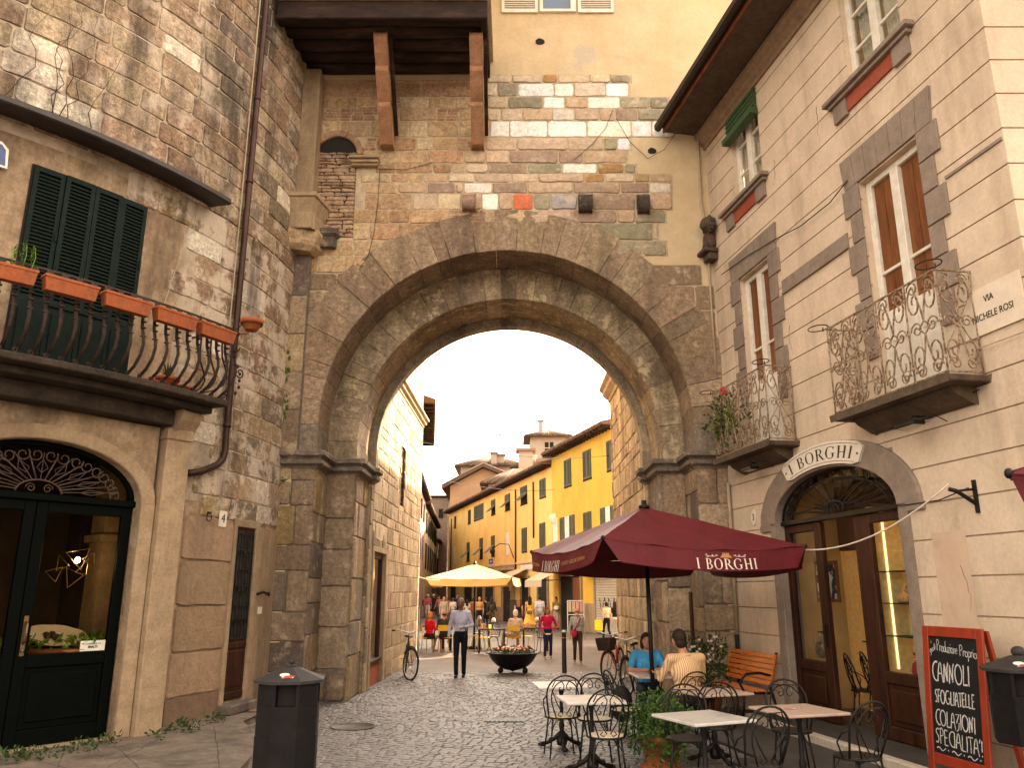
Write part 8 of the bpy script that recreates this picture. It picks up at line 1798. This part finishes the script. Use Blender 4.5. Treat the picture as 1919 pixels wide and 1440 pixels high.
person('dark haired man in an orange striped shirt seated with his back to the camera', (2.17, 10.45, zc), .34, 1.84, Jm, (.6, .4, .2), (.05, .035, .03), skin=(.45, .22, .13), hair=(.028, .016, .012), res=.0125, topm=m_str, fat=1.22, extra=specs, collar=(.60, .40, .2))
t = thing('coffee_glass', 'small glass on the table between the couple', 'glass', (1.92, 11.66, zc + .752)); k = MB(); k.lathe([(.03, 0), (.038, .10), (.034, .10), (.027, .01), (.001, .01)], 14); part('glass', k, m_glass, t, local=True); k = MB(); k.lathe([(.026, .012), (.033, .07), (.001, .071)], 12); part('drink', k, flat((.12, .05, .02)), t, local=True)
t = thing('black_bag', 'black bag hanging beside the blue shirted woman under the table', 'bag', (1.55, 12.05, .12)); k = MB(); k.ell((0, 0, .25), (.16, .12, .25), nu=14, nv=10); part('bag', k, m_ink, t, local=True); k = MB(); k.tube([(-.06, 0, .45), (0, 0, .62), (.06, 0, .45)], .012, 5); part('handle', k, m_ink, t, local=True)
t = thing('wooden_post', 'tall brown wooden post leaning on the gate pier beside the bench', 'post', (3.05, 14.1, 0)); k = MB(); k.tube([(0, 0, 0), (.02, .08, 1.9)], .035, 6); part('post', k, m_wood, t, local=True)
# ------------------------------------------------------------------ lettering
def thick(pts, w0, w1=None):
    """a pen stroke as polygons: list of quads round a polyline with varying width"""
    n = len(pts); out = []; w1 = w0 if w1 is None else w1
    L_, R_ = [], []
    for i in range(n):
        a = Vector(pts[max(0, i - 1)]); b = Vector(pts[min(n - 1, i + 1)]); d = (b - a); d = d.normalized() if d.length > 1e-9 else Vector((1, 0)); nn = Vector((-d.y, d.x)); w = (w0 + (w1 - w0) * i / max(1, n - 1)) / 2
        p = Vector(pts[i]); L_.append(p + nn * w); R_.append(p - nn * w)
    return [(L_[i], R_[i], R_[i + 1], L_[i + 1]) for i in range(n - 1)]
def ell_arc(cx, cz, rx, rz, a0, a1, n=16): return [(cx + rx * math.cos(math.radians(a0 + (a1 - a0) * i / n)), cz + rz * math.sin(math.radians(a0 + (a1 - a0) * i / n))) for i in range(n + 1)]
def bowl(cx, cz, rx, rz, a0, a1, tmin, tmax, n=18):
    """a curved stroke thickest where it runs upright, as in roman capitals"""
    out = []
    def pr(i):
        a = math.radians(a0 + (a1 - a0) * i / n); t = tmin + (tmax - tmin) * abs(math.cos(a)) ** 1.3
        return (cx + rx * math.cos(a), cz + rz * math.sin(a)), (cx + (rx - t) * math.cos(a), cz + (rz - tmin) * math.sin(a))
    for i in range(n):
        (p, q), (r, s) = pr(i), pr(i + 1); out.append((p, q, s, r))
    return out
def roman(ch):
    """serif capitals on a unit cap height: polygons and advance width"""
    S, T = .15, .05
    def stem(x): return [((x, 0), (x + S, 0), (x + S, 1), (x, 1)), ((x - .09, 0), (x + S + .09, 0), (x + S, .055), (x, .055)), ((x, .945), (x + S, .945), (x + S + .09, 1), (x - .09, 1))]
    if ch == 'I': return stem(.1), .38
    if ch == 'H': return stem(.1) + stem(.62) + [((.25, .47), (.62, .47), (.62, .53), (.25, .53))], .90
    if ch == 'O': return bowl(.44, .5, .42, .52, 0, 360, T, .16, 34), .88
    if ch == 'B': return stem(.1) + bowl(.30, .745, .30, .255, -90, 90, T, .14) + bowl(.32, .265, .36, .265, -90, 90, T, .15) + [((.2, .95), (.32, .95), (.32, 1), (.2, 1)), ((.2, .49), (.32, .49), (.32, .53), (.2, .53)), ((.2, 0), (.34, 0), (.34, .05), (.2, .05))], .72
    if ch == 'R': return stem(.1) + bowl(.30, .735, .32, .265, -90, 90, T, .14) + [((.2, .95), (.32, .95), (.32, 1), (.2, 1)), ((.2, .47), (.34, .47), (.34, .52), (.2, .52)), ((.32, .50), (.47, .50), (.83, .02), (.66, 0)), ((.66, 0), (.92, 0), (.92, .03), (.80, .05))], .80
    if ch == 'G': return bowl(.46, .5, .44, .52, 42, 318, T, .16, 30) + [((.64, .06), (.79, .12), (.79, .44), (.64, .44)), ((.55, .40), (.88, .40), (.88, .45), (.55, .45)), ((.70, .70), (.76, .70), (.80, .98), (.77, .98))], .92
    return [], .32
def set_roman(text, size, gap=.10):
    x = 0; out = []
    for ch in text:
        ps, w = roman(ch); out += [[((p[0] + x) * size, p[1] * size) for p in q] for q in ps]; x += w + gap
    return out, (x - gap) * size
def lay(mb, polys, fn, w=.004, th=.002, sub=False):
    for q in polys:
        vs = [fn(p[0], w, p[1]) for p in q]; mb.add(vs, [tuple(range(len(q)))])
# sign over the door
PLS = (CA, CB_, 1.68, .845)
def on_arch(ang_u, w, dz):                        # follows the arch of the grey surround
    a = PI / 2 - ang_u; return FR(CA + (1.50 + .235 + dz) * math.cos(a), .05 + w, CB_ + (.66 + .19 + dz * .9) * math.sin(a))
t = thing('shop_sign', 'curved white shop sign lettered I BORGHI over the cafe door', 'sign', FR(CA, .05, 3.8))
a0, a1 = -.60, .60; sh_ = -.01
k = MB(); n = 26; vs = []
for i in range(n + 1):
    u = a0 + (a1 - a0) * i / n + sh_; e = min(1, min(i, n - i) / 2.0); hh = .125 + .05 * e
    for w, dz in ((.0, -hh), (.035, -hh), (.035, hh), (.0, hh)): vs.append(on_arch(u, w, dz))
k.add(vs, [(i * 4 + j, i * 4 + (j + 1) % 4, i * 4 + 4 + (j + 1) % 4, i * 4 + 4 + j) for i in range(n) for j in range(4)] + [(0, 1, 2, 3), (n * 4 + 3, n * 4 + 2, n * 4 + 1, n * 4)]); part('board', k, mat('sign_white', (.72, .66, .56), (.68, .61, .50), scale=4, rough=.5, bump=.03, vary=.06), t)
polys, wd_ = set_roman('I BORGHI', .185, .13); k = MB()
lay(k, polys, lambda u, w, z: on_arch((u - wd_ / 2) * (.98 / wd_) + sh_, .037 + w, z - .092), .002); part('lettering', k, mat('brown_lettering', (.045, .022, .014), rough=.6, bump=0, vary=0), t)
k = MB()
for dz in (-.135, .135): k.tube([on_arch(a0 * .9 + (a1 - a0) * .9 * i / 20 + sh_, .037, dz) for i in range(21)], .004, 4)
for q in (a0 * .93, a1 * .93): k.ell(on_arch(q + sh_, .037, 0), (.018, .012, .018), nu=8, nv=5)
part('border', k, m_redband, t)
# parasol lettering: the long front valance and the left one
V = VM[3]; Lf = 3.03                               # edge from the right corner to the near corner
def front(u, w, z): return V(1 - (u / Lf), .010 + w, z)
polys, wd_ = set_roman('I BORGHI', 1.0, .12); k = MB(); m_lt = mat('cream_lettering', (.74, .63, .52), rough=.7, bump=0, vary=.05)
W_ = .92; x0 = 1.28
lay(k, polys, lambda u, w, z: front(x0 + u / wd_ * W_, w, -.90 + z * .50), .004); part('lettering', k, m_lt, um)
k = MB(); xc_ = x0 + W_ * .50
def crest(u, w, z): return front(xc_ + u, w, -.30 + z * 1.9)
for a, b, h0, h1 in ((-.095, .095, -.03, .0), (-.075, .075, .0, .035), (-.055, .055, .035, .07)): lay(k, [[(a, h0), (b, h0), (b * .8, h1), (a * .8, h1)]], crest, .004)
for i in range(4): k.ell(crest(-.04 + i * .027, .006, .075), (.008, .004, .012), nu=6, nv=4)
part('gold_crest', k, mat('gold_print', (.52, .27, .09), (.40, .18, .06), scale=60, rough=.6, bump=0, vary=.2), um)
k = MB()
for sg in (-1, 1):
    for P in ([(sg * .115, .02), (sg * .15, .05), (sg * .14, .01), (sg * .18, .0), (sg * .21, .03), (sg * .19, .045)], [(sg * .19, .0), (sg * .24, .0), (sg * .29, .015), (sg * .30, .045), (sg * .275, .045)], [(sg * .26, .0), (sg * .29, -.02)]):
        for q in thick(P, .012): lay(k, [q], crest, .004)
part('flourish', k, m_lt, um)
V0 = VM[0]
def left(u, w, z): return V0(u, .010 + w, z)       # u 0 at the near corner, 1 at the far left corner
polys, wd_ = set_roman('I BORGHI', 1.0, .12); k = MB()
lay(k, polys, lambda u, w, z: left(.78 - (wd_ - u) / wd_ * -.0 - (1 - (wd_ - u) / wd_) * .26, w, -.92 + z * .55), .004)
part('lettering', k, m_lt, um)
m_gold = mat('gold_lettering', (.42, .20, .06), rough=.7, bump=0, vary=.05)
def on_left(u0, W_): return lambda u, w, z: left(u0 - u / 2.72 * W_, .010 + w, z)
k = bmtext('CAFFE\u2019 GELATERIA', .9, lambda u, w, z: left(.34 - u * .042, .006 + w * .2, -.56 + z * .30), 0, 0, 0); part('lettering', k, m_gold, um)
k = bmtext('PIZZERIA', .9, lambda u, w, z: left(.87 - u * .030, .006 + w * .2, -.62 + z * .28), 0, 0, 0); part('lettering', k, m_gold, um)
# chalk writing: hand strokes on a unit box
def S_(*p): return list(p)
A_ = ell_arc
GL = {
 'C': ([A_(.5, .5, .42, .5, 70, 290)], .62), 'A': ([[(.0, 0), (.08, .5), (.2, .92), (.32, 1), (.40, .9), (.46, .4), (.58, -.05)], [(.1, .42), (.45, .42)]], .66), 'N': ([[(.0, 0), (.08, .95)], [(.08, .95), (.36, .08)], [(.36, .08), (.40, .8), (.52, 1.05)]], .60),
 'O': ([A_(.38, .5, .36, .5, 90, 450, 22)], .84), 'L': ([[(.1, 1), (.02, .02)], [(.02, .02), (.45, .03)]], .52), 'I': ([[(.08, 1), (.06, 0)]], .22), 'S': ([[(.42, .92), (.28, 1), (.1, .88), (.08, .7), (.3, .5), (.38, .28), (.25, .03), (.02, .08)]], .52),
 'F': ([[(.06, 0), (.06, 1)], [(.0, .98), (.42, 1)], [(.06, .52), (.34, .54)]], .46), 'G': ([A_(.42, .5, .38, .5, 60, 330), [(.5, .42), (.78, .42), (.76, .1)]], .86), 'T': ([[(.25, 0), (.25, 1)], [(.0, .98), (.52, 1)]], .54), 'E': ([[(.06, 0), (.06, 1)], [(.06, 1), (.42, 1)], [(.06, .52), (.36, .52)], [(.06, 0), (.44, .02)]], .52),
 'Z': ([[(.0, .95), (.42, 1), (.05, .42), (.4, .46), (.3, .05), (.05, -.1)]], .52), 'P': ([[(.06, 0), (.06, 1)], [(-.02, .95), (.25, 1.05), (.42, .85), (.36, .6), (.08, .5)]], .50), '!': ([[(.06, 1), (.04, .3)], [(.04, .08), (.05, 0)]], .2), "'": ([[(.1, 1.05), (-.02, .8)]], .2), ' ': ([], .35),
 'r': ([[(.02, 0), (.02, .5)], [(.02, .35), (.16, .52), (.26, .46)]], .28), 'o': ([A_(.18, .25, .17, .25, 90, 450, 14)], .40), 'd': ([A_(.16, .24, .16, .24, 60, 400, 14), [(.32, 1), (.33, 0)]], .40), 'u': ([[(.02, .5), (.04, .1), (.16, 0), (.28, .12), (.3, .5), (.32, 0)]], .38), 'z': ([[(.02, .5), (.28, .5), (.04, .02), (.3, .02)]], .36), 'i': ([[(.04, .5), (.04, 0)], [(.04, .72), (.05, .76)]], .14), 'n': ([[(.02, 0), (.02, .5)], [(.02, .36), (.16, .5), (.28, .4), (.3, 0)]], .38), 'e': ([[(.02, .26), (.30, .3), (.24, .48), (.1, .48), (.02, .26), (.1, .02), (.3, .06)]], .36), 'p': ([[(.02, -.42), (.02, .5)], A_(.18, .26, .16, .24, 120, -120, 12)], .40), 'a': ([A_(.16, .24, .16, .24, 60, 400, 14), [(.33, .5), (.34, 0)]], .40), 's': ([[(.24, .46), (.08, .46), (.08, .3), (.22, .2), (.2, .02), (.02, .04)]], .30), 't': ([[(.12, .9), (.12, .05), (.24, 0)], [(.0, .6), (.26, .6)]], .28), 'g': ([A_(.16, .26, .16, .24, 60, 400, 14), [(.33, .5), (.32, -.3), (.1, -.4)]], .40)}
chalk = MB(); rg = random.Random(77); board = None
def chalk_line(text, u0, z0, width, size, tilt=0.0, th=.014):
    adv = sum(GL[c][1] for c in text); sx = width / adv; x = 0
    for c in text:
        st, a = GL[c]; jz = rg.uniform(-.03, .03) * size
        for P in st:
            pts = [(u0 + (x + p[0]) * sx, z0 + p[1] * size + jz + tilt * (x + p[0]) * sx) for p in P]
            if len(pts) < 5:                                  # soften straight strokes into a hand's wobble
                q = []
                for i in range(len(pts) - 1):
                    for s_ in range(4): f = s_ / 4; q.append((pts[i][0] * (1 - f) + pts[i + 1][0] * f + rg.uniform(-.002, .002), pts[i][1] * (1 - f) + pts[i + 1][1] * f))
                pts = q + [pts[-1]]
            for q in thick(pts, th * rg.uniform(.8, 1.1), th * rg.uniform(.55, .95)): chalk.add([MBd(p.x, .0155, p.y) for p in q], [(0, 1, 2, 3)])
        x += a
chalk_line('Produzione', .20, 1.28, .30, .105, -.06, .009); chalk_line('Propria', .525, 1.255, .235, .10, -.06, .009); chalk_line('i', .11, 1.345, .02, .05, 0, .007); chalk_line('gusti', .095, 1.25, .085, .07, .5, .007)
chalk_line('CANNOLI', .11, .985, .54, .185, -.015, .018); chalk_line('SFOGLIATELLE', .135, .775, .56, .125, .01, .014); chalk_line('COLAZIONI', .125, .565, .56, .145, -.02, .015); chalk_line("SPECIALITA'!", .115, .395, .65, .14, -.04, .014)
for i in range(3):
    u0 = .125 + i * .215; pts = [(u0 + s_ * .013, .345 + .014 * math.sin(s_ * .75) - i * .006) for s_ in range(11)]
    for q in thick(pts, .012, .008): chalk.add([MBd(p.x, .0155, p.y) for p in q], [(0, 1, 2, 3)])
    pts = [(u0 + .165 + .008 * math.cos(a), .345 - i * .006 + .008 * math.sin(a)) for a in [j * PI / 4 for j in range(8)]]; chalk.add([MBd(p[0], .0155, p[1]) for p in pts], [tuple(range(8))])
cb = [o for o in sc.objects if o.name == 'chalkboard'][0]; part('chalk_writing', chalk, mat('chalk', (.62, .58, .54), (.35, .33, .31), scale=80, mixr=(.4, .62), rough=.95, bump=0, vary=.1), cb)
# the little card in the shop glass
cardo = [o for o in sc.objects if o.name == 'shop_card'][0]
k = bmtext('Ceramiche d\u2019a', .035, flipS(FS, .325), 0, 1.262, -.168, depth=.001); part('lettering', k, m_ink, cardo)
k = bmtext('SMALTI', .036, flipS(FS, .325), 0, 1.222, -.168, depth=.001, bold=.002); part('lettering', k, m_ink, cardo)
